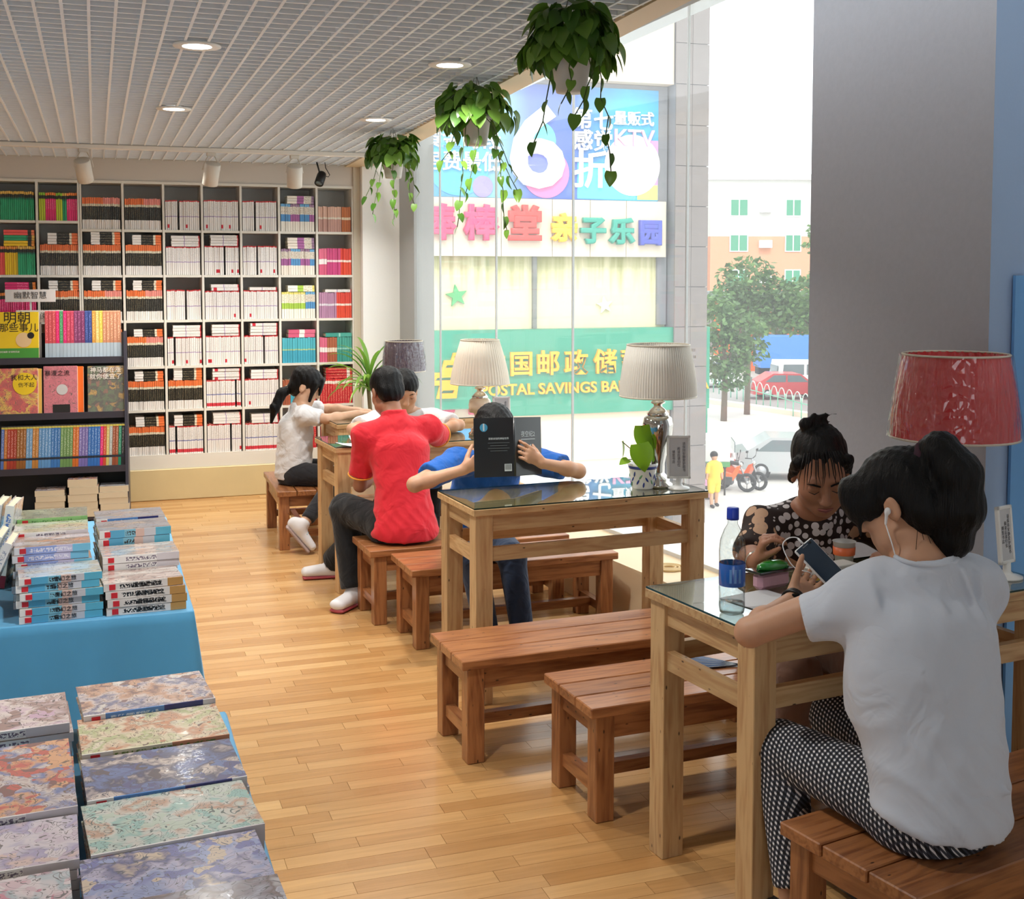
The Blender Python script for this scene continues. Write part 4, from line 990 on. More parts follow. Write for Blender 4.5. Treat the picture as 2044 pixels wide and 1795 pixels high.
lamp(2.212, 4.52, .7687, 1.149, 1.362, .160, .130, m_sil, urn(mat('mercury_glaze', (196, 196, 192), .06, metal=1), M_CHROME, M_CHROME), 'table lamp with wide pale silver shade and mirrored urn base', 90, .010)
lamp(1.997, 6.30, .7687, 1.057, 1.296, .163, .106, m_ivo, urn(mat('cream_glaze', (226, 206, 180), .2, coat=.6), M_CHROME, M_CHROME), 'table lamp with tapering ivory pleated shade behind the blue-shirted reader', 56, .014)
lamp(1.825, 7.33, .7687, 1.052, 1.240, .134, .116, m_pur, urn(mat('dark_glaze', (60, 44, 50), .15), M_CHROME, M_CHROME), 'table lamp with dark purple plastic-wrapped shade near the bookcase', 40, .004)

# ------------------------------------------------------------------ leaves
def leaf_mesh(name, m, w=1.0, L=1.0, fold=.18, droop=.25, heart=True):
    """heart leaf: stalk end at the origin, blade along +Y, up is +Z"""
    K = 9; prof = [(k / K, (.46 * math.sin(math.pi * (k / K) ** .62) ** .85 if heart else .24 * math.sin(math.pi * (k / K) ** .8)) if 0 < k < K else 0) for k in range(K + 1)]
    V, Fc = [], []
    for (s, hw) in prof:
        z = -droop * s * s
        yy = s - (.24 * math.exp(-(s / .2) ** 2) * hw / .46 if heart else 0)
        V += [(-hw * w, yy * L, (z - 0 + fold * hw) * L), (0, s * L, z * L), (hw * w, yy * L, (z + fold * hw) * L)]
    for i in range(len(prof) - 1):
        a = 3 * i; b = a + 3
        Fc += [(a, a + 1, b + 1, b), (a + 1, a + 2, b + 2, b + 1)]
    me = npmesh(name, V, Fc, smooth=True); me.materials.append(m); return me
def leafmat(name, c1, c2, trans=.35):
    m, n, b = newmat(name)
    oi = N(n, 'ShaderNodeObjectInfo'); cr = N(n, 'ShaderNodeValToRGB'); e = cr.color_ramp.elements
    e[0].color = lin(c1); e[1].color = lin(c2); n.links.new(oi.outputs['Random'], cr.inputs[0])
    b.inputs['Roughness'].default_value = .3; n.links.new(cr.outputs[0], b.inputs['Base Color'])
    out = n.nodes['Material Output']; tl = N(n, 'ShaderNodeBsdfTranslucent'); ms = N(n, 'ShaderNodeMixShader'); ms.inputs[0].default_value = trans
    hs = N(n, 'ShaderNodeHueSaturation'); hs.inputs['Value'].default_value = 1.3; hs.inputs['Saturation'].default_value = 1.1
    n.links.new(cr.outputs[0], hs.inputs['Color']); n.links.new(hs.outputs[0], tl.inputs[0])
    n.links.new(b.outputs[0], ms.inputs[1]); n.links.new(tl.outputs[0], ms.inputs[2]); n.links.new(ms.outputs[0], out.inputs[0])
    return m
M_POTHOS = leafmat('pothos_leaf', (58, 98, 30), (112, 150, 62), .2)
M_STEM = mat('vine_stem', (72, 92, 40), .5)
LEAF = [leaf_mesh('leaf', M_POTHOS, 1, 1, .25, .25), leaf_mesh('leaf', M_POTHOS, .85, 1, .4, .4), leaf_mesh('leaf', M_POTHOS, .95, 1, .1, .1)]
def put_leaf(parent, p, d, size, r, up=None):
    d = Vector(d).normalized(); u = Vector(up or (0, 0, 1)); xx = d.cross(u)
    if xx.length < .1: xx = d.cross(Vector((1, 0, 0)))
    xx.normalize(); zz = xx.cross(d)
    M3 = Matrix((xx, d, zz)).transposed()
    q = M3.to_quaternion() @ Euler((0, r.uniform(-.5, .5), 0)).to_quaternion()
    o = mobj('leaf', LEAF[r.randrange(3)], None, parent, p); o.rotation_mode = 'QUATERNION'; o.rotation_quaternion = q; o.scale = (size * .9, size, size)
    return o
def hanging(x, y, z, label, seed, nl, rad, hgt, leaf, vines, pr=.062):
    r = random.Random(seed)
    t = thing('hanging_pothos', label, 'plant', (x, y, z), 0, 'hanging pothos plants under the ceiling')
    mp_ = mat('white_pot', (206, 202, 196), .5)
    MB().lathe([(0, -.06), (pr * .72, -.06), (pr * .76, -.052), (pr, .05), (pr * 1.1, .052), (pr * 1.1, .068), (pr * .94, .068), (pr * .9, .03), (0, .03)], 28).obj('pot', mp_, t)
    MB().lathe([(0, .045), (pr * .9, .045)], 20).obj('soil', mat('soil', (60, 46, 36), .9), t)
    top = ZC + .02 - z
    for k in range(3):
        a = k * 2.1 + .4
        MB().tube([(pr * math.cos(a), pr * math.sin(a), .06), (.004 * math.cos(a), .004 * math.sin(a), top)], .0012, 5).obj('wire', mat('wire', (120, 118, 112), .4, metal=.6), t)
    for i in range(nl):
        a = r.uniform(0, 2 * math.pi); q = r.random() ** .6; zz = r.uniform(-.25, 1)
        R_ = rad * (.35 + .65 * q) * (1 - .35 * max(0, zz))
        p = Vector((R_ * math.cos(a), R_ * math.sin(a), .05 + hgt * zz * .8))
        b_ = a + r.uniform(-.8, .8); dz = -.25 - 1.6 * (1 - max(0, zz)) * r.uniform(.5, 1.2)
        d = Vector((math.cos(b_), math.sin(b_), dz))
        s = leaf * r.uniform(.75, 1.25)
        put_leaf(t, p + Vector((0, 0, s * .35)), d, s, r, (math.cos(a) * .9, math.sin(a) * .9, .6))
    st = MB()
    for k in range(14):
        a = r.uniform(0, 6.28); st.tube([(.02 * math.cos(a), .02 * math.sin(a), .05), (rad * .5 * math.cos(a), rad * .5 * math.sin(a), .1 + hgt * .5), (rad * .85 * math.cos(a), rad * .85 * math.sin(a), .04)], .0022, 5)
    st.obj('stems', M_STEM, t)
    for (a, ln, sway) in vines:
        pts = [Vector((.05 * math.cos(a), .05 * math.sin(a), .06)), Vector((.085 * math.cos(a), .085 * math.sin(a), .03))]
        k = max(4, int(ln / .055))
        for j in range(1, k + 1):
            f = j / k
            pts.append(Vector(((.09 + .03 * f) * math.cos(a) + sway * f * f + r.uniform(-.008, .008), (.09 + .03 * f) * math.sin(a) + r.uniform(-.008, .008), .03 - ln * f)))
        v = MB().tube(pts, .002, 5).obj('vine', M_STEM, t)
        for j, p in enumerate(pts[2:]):
            sd = -1 if j % 2 else 1
            put_leaf(t, p, (sd * math.cos(.3 + a * .2), r.uniform(-.6, .2), -1.1), leaf * r.uniform(.55, .85), r)
    return t
hanging(1.375, 3.42, 2.262, 'largest hanging pothos plant, nearest to the camera at the top', 1, 210, .138, .15, .066, [(3.6, .25, -.03), (5.0, .17, -.06), (5.6, .33, .01), (4.3, .14, -.02)])
hanging(1.547, 4.93, 2.262, 'hanging pothos plant with long trailing vines, middle of the three', 2, 165, .162, .14, .068, [(3.9, .44, -.02), (4.5, .3, -.05), (5.6, .45, .02), (5.2, .28, .09), (.2, .22, .08), (3.2, .16, -.03)])
hanging(1.63, 6.78, 2.266, 'smallest hanging pothos plant, farthest one near the bookcase', 3, 150, .15, .13, .066, [(3.7, .3, -.04), (4.5, .33, 0), (5.3, .24, .03), (.1, .17, .04), (3.2, .2, -.04)])

# ------------------------------------------------------------------ arching floor plant in the corner
t = thing('corner_plant', 'arching long-leaved plant in the corner beside the bookcase', 'plant', (1.87, 8.55, 0))
MB().lathe([(0, 0), (.11, 0), (.13, .03), (.16, .38), (.165, .4), (.15, .4), (.14, .34), (0, .34)], 28).obj('pot', mat('planter_white', (222, 220, 214), .4), t)
MB().tube([(0, 0, .34), (.01, 0, .6), (-.01, .01, .88)], [.018, .016, .014], 10).obj('cane', mat('cane', (120, 100, 70), .8), t)
M_BLADE = leafmat('blade_leaf', (72, 124, 44), (138, 176, 84), .3)
r = random.Random(11)
for i in range(44):
    a = r.uniform(0, 2 * math.pi); el = r.uniform(.15, 1.45); ln = r.uniform(.30, .46); w = r.uniform(.011, .017)
    V, Fc = [], []; p = Vector((0, 0, .80 + .1 * r.random())); n_ = 9; e_ = el
    for j in range(n_ + 1):
        f = j / n_; hw = w * math.sin(math.pi * min(1, .12 + f * .88)) ** .7 if j < n_ else 0
        d = Vector((math.cos(a) * math.cos(e_), math.sin(a) * math.cos(e_), math.sin(e_))); sd = Vector((-math.sin(a), math.cos(a), 0))
        V += [tuple(p - sd * hw + Vector((0, 0, hw * .4))), tuple(p), tuple(p + sd * hw + Vector((0, 0, hw * .4)))]
        p = p + d * ln / n_; e_ -= 1.9 / n_ * (.4 + f)
    for j in range(n_):
        b = 3 * j; Fc += [(b, b + 1, b + 4, b + 3), (b + 1, b + 2, b + 5, b + 4)]
    me = npmesh('leaf', V, Fc); me.materials.append(M_BLADE); mobj('leaf', me, None, t)

# ------------------------------------------------------------------ small things on the tables
TOP = .7687
# blue and white flowerpot
t = thing('flowerpot', 'white flowerpot with blue leaf pattern and a broad-leaved green plant', 'plant', (2.135, 4.50, TOP))
MB().lathe([(0, 0), (.043, 0), (.045, .004), (.060, .092), (.063, .098), (.063, .106), (.057, .106), (.055, .08), (0, .08)], 36).obj('pot', mat('porcelain', (230, 230, 232), .15, coat=.6), t)
MB().lathe([(.0588, .084), (.0612, .097), (.0622, .097), (.0596, .084), (.0588, .084)], 36).obj('rim_band', mat('cobalt', (48, 66, 140), .2), t)
r = random.Random(4)
for i in range(26):
    a = -math.pi + i * 2 * math.pi / 26; zz = .02 + .044 * ((i * 7) % 5) / 4
    rr_ = .0455 + .0155 * zz / .09
    e = MB().lathe([(0, -.013), (.0035, -.006), (.004, 0), (.003, .007), (0, .013)], 8).obj('painted_leaf', MATS['cobalt'] if i % 4 else mat('painted_green', (90, 140, 100), .3), t, (rr_ * math.cos(a), rr_ * math.sin(a), zz))
    e.scale = (.5, 1, 1); e.rotation_euler = (r.uniform(-.7, .7), 0, a)
MB().lathe([(0, .08), (.055, .082)], 20).obj('soil', MATS['soil'], t)
M_BROAD = leafmat('broad_leaf', (104, 156, 30), (146, 188, 58), .35)
BL = [leaf_mesh('leaf', M_BROAD, .86, 1, .16, .16)]
def broad(p, d, s, up):
    d = Vector(d).normalized(); u = Vector(up); xx = d.cross(u).normalized(); zz = xx.cross(d)
    o = mobj('leaf', BL[0], None, t, p); o.rotation_mode = 'QUATERNION'; o.rotation_quaternion = Matrix((xx, d, zz)).transposed().to_quaternion(); o.scale = (s * 1.05, s, s)
    MB().tube([(0, 0, .082), tuple(Vector(p) * .5 + Vector((0, 0, .06))), p], .002, 6).obj('stalk', M_STEM, t)
broad((-.012, -.01, .262), (.06, -.2, -1), .112, (.1, -1, .25))
broad((-.038, -.045, .192), (.12, -.3, -1), .118, (-.25, -1, .25))
broad((-.10, -.01, .20), (.15, -.1, -1), .075, (.9, -.5, .1))
broad((.055, .0, .205), (-.05, -.2, -1), .10, (.55, -1, .2))
broad((.02, .01, .235), (.35, -.1, -.8), .07, (.3, -1, .3))
broad((-.075, -.02, .125), (-1, -.3, -.25), .05, (0, -.5, 1))
# table sign frames
M_FRAME = mat('frame_white', (226, 225, 222), .35)
def sign(x, y, rz, w, h, label, z=TOP, lean=R(-6)):
    t = thing('table_sign', label, 'sign', (x, y, z), rz, 'white framed notices on the tables')
    MB().lathe([(0, 0), (.045, 0), (.045, .006), (.02, .012), (.012, .02), (.011, .045), (0, .045)], 28).obj('stand', M_FRAME, t)
    b = .010
    q = MB()
    for c, d in (((-w / 2 + b / 2, 0, h / 2), (b, .012, h)), ((w / 2 - b / 2, 0, h / 2), (b, .012, h)), ((0, 0, b / 2), (w, .012, b)), ((0, 0, h - b / 2), (w, .012, b))):
        q.box(c, d, bev=.0015)
    fr = q.obj('frame', M_FRAME, t, (0, 0, .042), (lean, 0, 0))
    cd = MB().b2(-w / 2 + b, w / 2 - b, -.003, .003, b, h - b).obj('card', mat('notice_card', (196, 196, 198), .4, coat=.5), fr)
    for i, s in enumerate(('请保持安静爱护图书', '阅读后请归位', '博览书店')):
        text('lettering', '\n'.join(s), (h - 2 * b) / 11.5, ((1 - i) * (w - 2 * b) / 3.6, -.0036, h / 2), FACE, mat('ink_notice', (90, 90, 96), .5), fr, .0002)
    return t
sign(2.268, 4.435, R(-18), .098, .178, 'white framed notice on a round foot in front of the mirrored lamp')
sign(2.50, 2.80, R(18), .075, .168, 'white framed notice on a round foot right of the red lamp')
sign(2.09, 6.20, R(-10), .098, .178, 'white framed notice half hidden behind the head of the blue-shirted reader')
# drink bottle
M_CLEAR = clear_mat('clear_plastic')
t = thing('drink_bottle', 'clear plastic bottle with blue cap and blue label on the near table', 'bottle', (1.556, 2.735, TOP))
MB().lathe([(0, .004), (.022, .0), (.031, .004), (.034, .02), (.033, .05), (.0345, .07), (.0335, .075), (.0335, .135), (.0345, .14), (.035, .165), (.032, .195), (.022, .222), (.0135, .236), (.013, .25), (.0125, .252), (.0125, .262)], 40).obj('body', M_CLEAR, t)
MB().lathe([(.034, .076), (.0345, .077), (.0345, .134), (.034, .135)], 40).obj('label', mat('label_blue', (30, 96, 190), .25, coat=.5), t)
for i, a in enumerate((-.9, -.5, -.1)):
    MB().b2(-.003, .003, -.0004, .0004, -.018, .018).obj('label_print', mat('label_print', (96, 150, 214), .4), t, (.0349 * math.cos(-2.2 + i * .35), .0349 * math.sin(-2.2 + i * .35), .105), (0, 0, -2.2 + i * .35 + math.pi / 2))
MB().lathe([(0, .279), (.0145, .279), (.0155, .277), (.0158, .254), (.0158, .248), (0, .248)], 36, wob=lambda a, z: .02 * math.sin(a * 30)).obj('cap', mat('cap_blue', (24, 62, 190), .35), t)
MB().lathe([(0, .005), (.031, .006), (.0325, .03), (0, .03)], 32).obj('water', clear_mat('water', (.86, .92, .93), .08, .9), t)
# papers, pouch and cup on the near table
def sheet(x, y, rz, w, h, label, z=TOP, k=1, curl=.0):
    V, Fc = [], []
    for i in range(5):
        for j in range(5): V.append(((i / 4 - .5) * w, (j / 4 - .5) * h, .0006 + curl * ((i / 4 - .5) ** 2 * 4)))
    n0 = len(V); V += [(a, b_, c + .0016) for a, b_, c in V]
    for i in range(4):
        for j in range(4):
            a = i * 5 + j; Fc.append((a, a + 1, a + 6, a + 5)); Fc.append((n0 + a, n0 + a + 5, n0 + a + 6, n0 + a + 1))
    me = npmesh('paper', V, Fc, smooth=False); me.materials.append(mat('paper_white', (214, 216, 220), .7))
    o = mobj('paper', me, None, None, (x, y, z), (0, 0, rz)); tag(o, label, 'paper'); return o
sheet(1.70, 2.80, R(14), .17, .19, 'grey-white sheet of paper under the arm of the phone user')
t = thing('pouch', 'pink pouch with shiny black and green top beside the phone user', 'pouch', (1.80, 2.93, TOP), R(12))
V_ = MB(); V_.b2(-.07, .05, -.02, .02, 0, .05, bev=.012); V_.obj('pouch_body', mat('pink_pouch', (206, 160, 176), .5, bump=.4, bscale=40), t)
MB().b2(-.08, .055, -.032, .032, .048, .056, bev=.003).obj('black_rim', mat('shiny_black', (14, 14, 16), .1, coat=1), t)
g = MB().lathe([(0, .0), (.055, .004), (.05, .018), (.03, .028), (0, .03)], 24).obj('green_lens', mat('green_gloss', (20, 130, 40), .05, coat=1), t, (-.005, 0, .054)); g.scale = (1.05, .5, .8)
# white carton with yellow print near the woman's hand
t = thing('carton', 'small white box with yellow and red print in front of the woman', 'box', (2.02, 2.985, TOP), R(10))
MB().b2(-.085, .085, -.03, .03, 0, .035, bev=.002).obj('box_body', mat('carton_white', (206, 204, 198), .5), t)
MB().b2(-.083, -.01, -.0312, -.03, .003, .032).obj('yellow_print', mat('carton_yellow', (206, 160, 30), .4), t)
MB().b2(-.065, -.025, -.0322, -.0312, .006, .028).obj('red_print', mat('carton_red', (150, 40, 24), .4), t)
MB().b2(0, .08, -.0312, -.03, .01, .022).obj('dark_print', mat('carton_dark', (60, 40, 50), .4), t)
# white cup
t = thing('paper_cup', 'white paper cup with an orange mark in front of the woman', 'cup', (2.15, 3.10, TOP))
MB().lathe([(0, 0), (.026, 0), (.034, .07), (.036, .071), (.033, .07), (.025, .004), (0, .004)], 28).obj('cup_body', M_FRAME, t)
MB().lathe([(.0322, .03), (.0335, .055), (.034, .055), (.0326, .03)], 28).obj('orange_band', mat('cup_orange', (226, 110, 60), .4), t)
# book on the red-shirt table, and sheets
sheet(1.26, 6.14, R(10), .17, .12, 'open white book page at the left corner of the table of the person in red', TOP, 1, .012)
sheet(1.40, 6.30, R(-8), .26, .18, 'white open magazine between the two boys at the middle table', TOP, 1, .014)
# folding fan on the bench
t = thing('folding_fan', 'half-open dark blue folding fan on the bench', 'fan', (1.99, 3.44, .3605), R(150))
V, Fc = [], []
for i in range(25):
    a = R(-26 + 52 * i / 24); z = .001 + .006 * (i % 2)
    V += [(.05 * math.cos(a), .05 * math.sin(a), z), (.2 * math.cos(a), .2 * math.sin(a), z)]
for i in range(24): Fc.append((2 * i, 2 * i + 1, 2 * i + 3, 2 * i + 2))
me = npmesh('fan_leaf', V, Fc, smooth=False); me.materials.append(mat('fan_blue', (96, 116, 150), .5)); mobj('fan_leaf', me, None, t)
for s in (-26, -13, 0, 13, 26): MB().box((.1, 0, .004), (.2, .006, .0035)).obj('rib', mat('fan_rib', (40, 44, 56), .4), t, (0, 0, .001), (0, 0, R(s)))
# coil dish on the ledge
t = thing('coil_dish', 'flat pale rope coil lying on the window ledge', 'coil', (2.53, 5.04, .271))
for k in range(3):
    q = .068 - k * .018
    MB().tube([(q * math.cos(a), q * math.sin(a), .006) for a in np.linspace(0, 2 * math.pi, 33)], .006, 6, cap=False).obj('coil_ring', mat('straw_rope', (206, 178, 130), .7), t)
# blue hanging banner on the pillar's face and red stool beside the bench
t = thing('wall_poster', 'plain blue poster sheet at the right edge, on the pillar', 'poster', (2.98, 3.035, 1.05))
MB().b2(-.27, .3, -.006, .006, -1.0, .60).obj('poster_sheet', mat('poster_blue', (112, 170, 226), .35), t)
t = thing('shoulder_bag', 'reddish-brown bag standing on the bench right of the phone user', 'bag', (2.26, 2.22, .3615), R(8))
mr_ = mat('red_leather', (150, 58, 38), .4, bump=.2, bscale=30)
MB().b2(-.11, .13, -.055, .055, 0, .27, bev=.03).obj('bag_body', mr_, t)
MB().b2(-.09, .11, -.06, -.054, .1, .25, bev=.003).obj('flap', mat('dark_leather', (90, 36, 26), .4), t)
MB().tube([(-.08, 0, .26), (-.07, 0, .34), (0, 0, .37), (.07, 0, .34), (.09, 0, .26)], .008, 8).obj('handle', mr_, t)
MB().lathe([(0, 0), (.01, 0), (.01, .004), (0, .004)], 14).obj('clasp', M_GOLD, t, (0, -.06, .13), (R(90), 0, 0))
# ------------------------------------------------------------------ outdoors: the shop is one floor up, the forecourt lies lower
GZ = -5.2
M_GROUND = mat('forecourt', (190, 184, 178), .9, var=.05, bscale=.6)
M_ROAD = mat('asphalt', (150, 146, 142), .9, var=.06, bscale=.8)
g = MB().b2(3.6, 140, -60, 160, GZ - .3, GZ).obj('ground', M_GROUND); tag(g, 'pale concrete forecourt outside below the window', kind='structure')
def along(x0, y0, x1, y1, w, z0, z1, name, m, label=None):
    d = Vector((x1 - x0, y1 - y0)).normalized(); q = Vector((d.y, -d.x)) * w
    return MB().prism([(x0, y0), (x1, y1), (x1 + q.x, y1 + q.y), (x0 + q.x, y0 + q.y)], z1 - z0, Matrix.Translation((0, 0, z0))).obj(name, m)
tag(along(23.5, 100, 38.4, 18, -10, GZ, GZ + .02, 'road', M_ROAD), 'grey road with parked vehicles beyond the forecourt', kind='structure')
tag(along(23.2, 100, 38.1, 18, -.5, GZ, GZ + .22, 'kerb', mat('kerbstone', (226, 206, 186), .9)), 'pale kerb between forecourt and road', kind='structure')
tag(along(12, -30, 16, 26, .3, GZ, GZ + .02, 'pavement', mat('paving', (222, 212, 200), .9)), kind='structure')
# ------------------------------------------------------------------ shop building across
FY = 30.0
fb = thing('shop_building', 'tall shop building across the forecourt, with stacked signboards', 'building', (11, FY, GZ))
def fbx(name, x0, x1, y0, y1, z0, z1, m): return MB().b2(x0 - 11, x1 - 11, y0, y1, z0 - GZ, z1 - GZ).obj(name, m, fb)
M_FCREAM = mat('facade_peach', (206, 184, 160), .8); M_FGREY = mat('facade_grey', (126, 126, 130), .8, var=.08, bscale=3)
def stain_mat():
    m, n, b = newmat('stained_wall')
    tc = N(n, 'ShaderNodeTexCoord'); mp = N(n, 'ShaderNodeMapping'); mp.inputs['Scale'].default_value = (3.5, 1, .22); n.links.new(tc.outputs['Object'], mp.inputs[0])
    nz = N(n, 'ShaderNodeTexNoise'); nz.inputs['Scale'].default_value = 1.6; nz.inputs['Detail'].default_value = 5; n.links.new(mp.outputs[0], nz.inputs[0])
    sp = N(n, 'ShaderNodeSeparateXYZ'); n.links.new(tc.outputs['Object'], sp.inputs[0])
    mr = N(n, 'ShaderNodeMapRange'); mr.inputs[1].default_value = 6.2; mr.inputs[2].default_value = 7.4; mr.inputs[3].default_value = -.12; mr.inputs[4].default_value = .28; n.links.new(sp.outputs[2], mr.inputs[0])
    ad = N(n, 'ShaderNodeMath', operation='ADD'); n.links.new(nz.outputs['Fac'], ad.inputs[0]); n.links.new(mr.outputs[0], ad.inputs[1])
    cr = N(n, 'ShaderNodeValToRGB'); e = cr.color_ramp.elements; e[0].position = .5; e[0].color = lin((208, 200, 164)); e[1].position = .85; e[1].color = lin((150, 150, 96)); n.links.new(ad.outputs[0], cr.inputs[0])
    n.links.new(cr.outputs[0], b.inputs['Base Color']); b.inputs['Roughness'].default_value = .8
    return m
fbx('wall', 3.5, 14.86, .0, 6, GZ, 11, stain_mat())
fbx('upper_panel', 10.2, 14.84, -.5, 0, 6.78, 11, M_FCREAM)
fbx('upper_panel', 3.5, 10.18, -.5, 0, 6.78, 11, M_FCREAM)
fbx('grey_band', 3.5, 14.85, -.1, 0, 6.3, 6.77, M_FGREY)
fbx('grey_band', 14.58, 14.85, -.1, 0, .3, 6.3, M_FGREY)
fbx('column_core', 14.9, 15.82, -.55, 5, GZ, 11.5, M_FGREY)
M_TILE = mat('stone_tile', (116, 108, 105), .7, var=.1, bscale=4)
for k in range(15):
    z0 = GZ + k * 1.09
    fbx('tile', 14.86, 15.34, -.6, -.55, z0 + .01, z0 + 1.08, M_TILE); fbx('tile', 15.35, 15.85, -.6, -.55, z0 + .01, z0 + 1.08, M_TILE)
fbx('shopfront', 4, 14.8, -.2, 0, GZ, -3.2, mat('shopfront_pale', (232, 226, 216), .5))
fbx('peach_strip', 4, 14.86, -.35, 0, -3.3, -2.03, mat('peach_strip', (232, 206, 178), .6))
for k in range(5): fbx('shop_window', 4.6 + k * 2.1, 6.3 + k * 2.1, -.24, -.2, GZ + .3, -3.5, mat('shop_pane', (206, 214, 214), .1))
fbx('drainpipe', 10.95, 11.06, -.12, 0, .25, 2.2, mat('pipe_grey', (110, 112, 108), .5))
# star ornaments on the wall
def star(x, z, r, m, label):
    pts = []
    for k in range(10):
        a = math.pi / 2 + k * math.pi / 5 + .15; q = r if k % 2 == 0 else r * .42; pts.append((q * math.cos(a), q * math.sin(a)))
    o = MB().prism(pts, .08).obj('wall_star', m, None, (x, FY - .01, z), (R(90), 0, 0)); tag(o, label, 'star ornament', 'star ornaments on the facade')
star(8.86, 1.12, .30, mat('star_green', (70, 160, 96), .5), 'green star ornament on the pale wall above the green sign')
star(13.03, .85, .24, mat('star_yellow', (246, 232, 196), .6), 'faded pale star ornament on the pale wall, right of the pipe')
# karaoke billboard
kb = thing('billboard', 'colourful billboard with a giant white 6 and white characters', 'billboard', (11, FY - .12, 5.2))
def kmat():
    m, n, b = newmat('billboard_print')
    tc = N(n, 'ShaderNodeTexCoord'); sp = N(n, 'ShaderNodeSeparateXYZ'); n.links.new(tc.outputs['Object'], sp.inputs[0])
    mr = N(n, 'ShaderNodeMapRange'); mr.inputs[1].default_value = -4; mr.inputs[2].default_value = 3.7; n.links.new(sp.outputs[0], mr.inputs[0])
    cr = N(n, 'ShaderNodeValToRGB'); e = cr.color_ramp.elements
    e[0].color = lin((104, 136, 184)); e[1].color = lin((52, 150, 204))
    for p, c in ((.18, (80, 148, 200)), (.38, (124, 172, 192)), (.5, (84, 106, 176)), (.66, (66, 98, 174)), (.86, (48, 164, 196))):
        q = e.new(p); q.color = lin(c)
    n.links.new(mr.outputs[0], cr.inputs[0]); n.links.new(cr.outputs[0], b.inputs['Base Color']); b.inputs['Roughness'].default_value = .6
    return m
MB().b2(-7.4, 3.57, 0, .1, -1.53, 1.45).obj('board', kmat(), kb)
def disc(x, z, r, c, y=-.01, clip=None):
    o = MB().lathe([(0, 0), (r, 0), (r, .004), (0, .004)], 48).obj('printed_disc', mat('print_%d_%d_%d' % c, c, .6), kb, (x - 11, y, z - 5.2), (R(90), 0, 0)); return o
disc(8.9, 4.55, .85, (86, 170, 220)); disc(11.3, 4.35, .66, (206, 120, 170)); disc(11.08, 5.2, .5, (96, 190, 206)); disc(11.1, 4.55, .4, (110, 120, 196), -.014); disc(13.8, 4.62, .82, (236, 222, 230), -.012); disc(9.55, 3.95, .28, (150, 140, 190), -.014)
MB().b2(2.95, 3.56, -.008, 0, -1.1, .1).obj('printed_band', mat('print_pink', (240, 140, 200), .6), kb)
MB().b2(2.95, 3.56, -.008, 0, -1.5, -1.1).obj('printed_band', mat('print_lime', (214, 226, 110), .6), kb)
MB().b2(1.2, 2.9, -.006, 0, -1.5, -.55).obj('printed_band', mat('print_cyan', (90, 206, 230), .6), kb)
def kt(s, x, z, size, fat=.0, m=None, ext=.03, sx=1.0): text('lettering', s, size, (x - 11, -.045, z - 5.2), FACE, m or M_KW, kb, ext, fat, 0, 'CENTER', sx)
M_KW = mat('sign_white', (250, 250, 250), .5)
kt('6', 11.04, 4.90, 2.95, .06, None, .05, 1.12)
kt('第', 12.32, 5.77, .58, .008); kt('七', 12.93, 5.74, .58, .008); kt('感觉', 12.63, 5.2, .58, .008); kt('折', 12.57, 4.4, 1.05, .016)
kt('量贩式', 13.82, 5.84, .40, .003); kt('KTV', 13.82, 5.33, .62, .006, mat('sign_palepink', (226, 170, 206), .5), .03, 1.05)
kt('黄金时段', 8.98, 5.12, .53, .006); kt('房费最低', 8.98, 4.55, .53, .006)
# play centre sign
pb = thing('play_centre_sign', 'cream sign band with puffy multicoloured characters', 'sign', (11, FY - .3, 2.9))
xs = [3.6, 5.3, 7.0, 8.7, 10.0, 11.42, 12.5, 13.55, 14.74]
for a, b in zip(xs, xs[1:]): MB().b2(a - 11 + .008, b - 11 - .008, 0, .25, -.75, .75).obj('panel', mat('sign_cream', (204, 190, 170), .6), pb)
for s, x, z, size, c in (('棒', 8.27, 2.94, .92, (206, 66, 108)), ('棒', 9.42, 2.94, .92, (206, 62, 108)), ('堂', 10.62, 2.93, .95, (206, 62, 56)), ('亲', 11.72, 2.85, .74, (230, 186, 36)), ('子', 12.54, 2.80, .72, (40, 146, 126)), ('乐', 13.38, 2.78, .70, (40, 146, 126)), ('园', 14.22, 2.76, .68, (64, 76, 164))):
    text('character', s, size, (x - 11, -.09, z - 2.9), FACE, mat('puffy_%d_%d_%d' % c, c, .5), pb, .05, 0, .042)
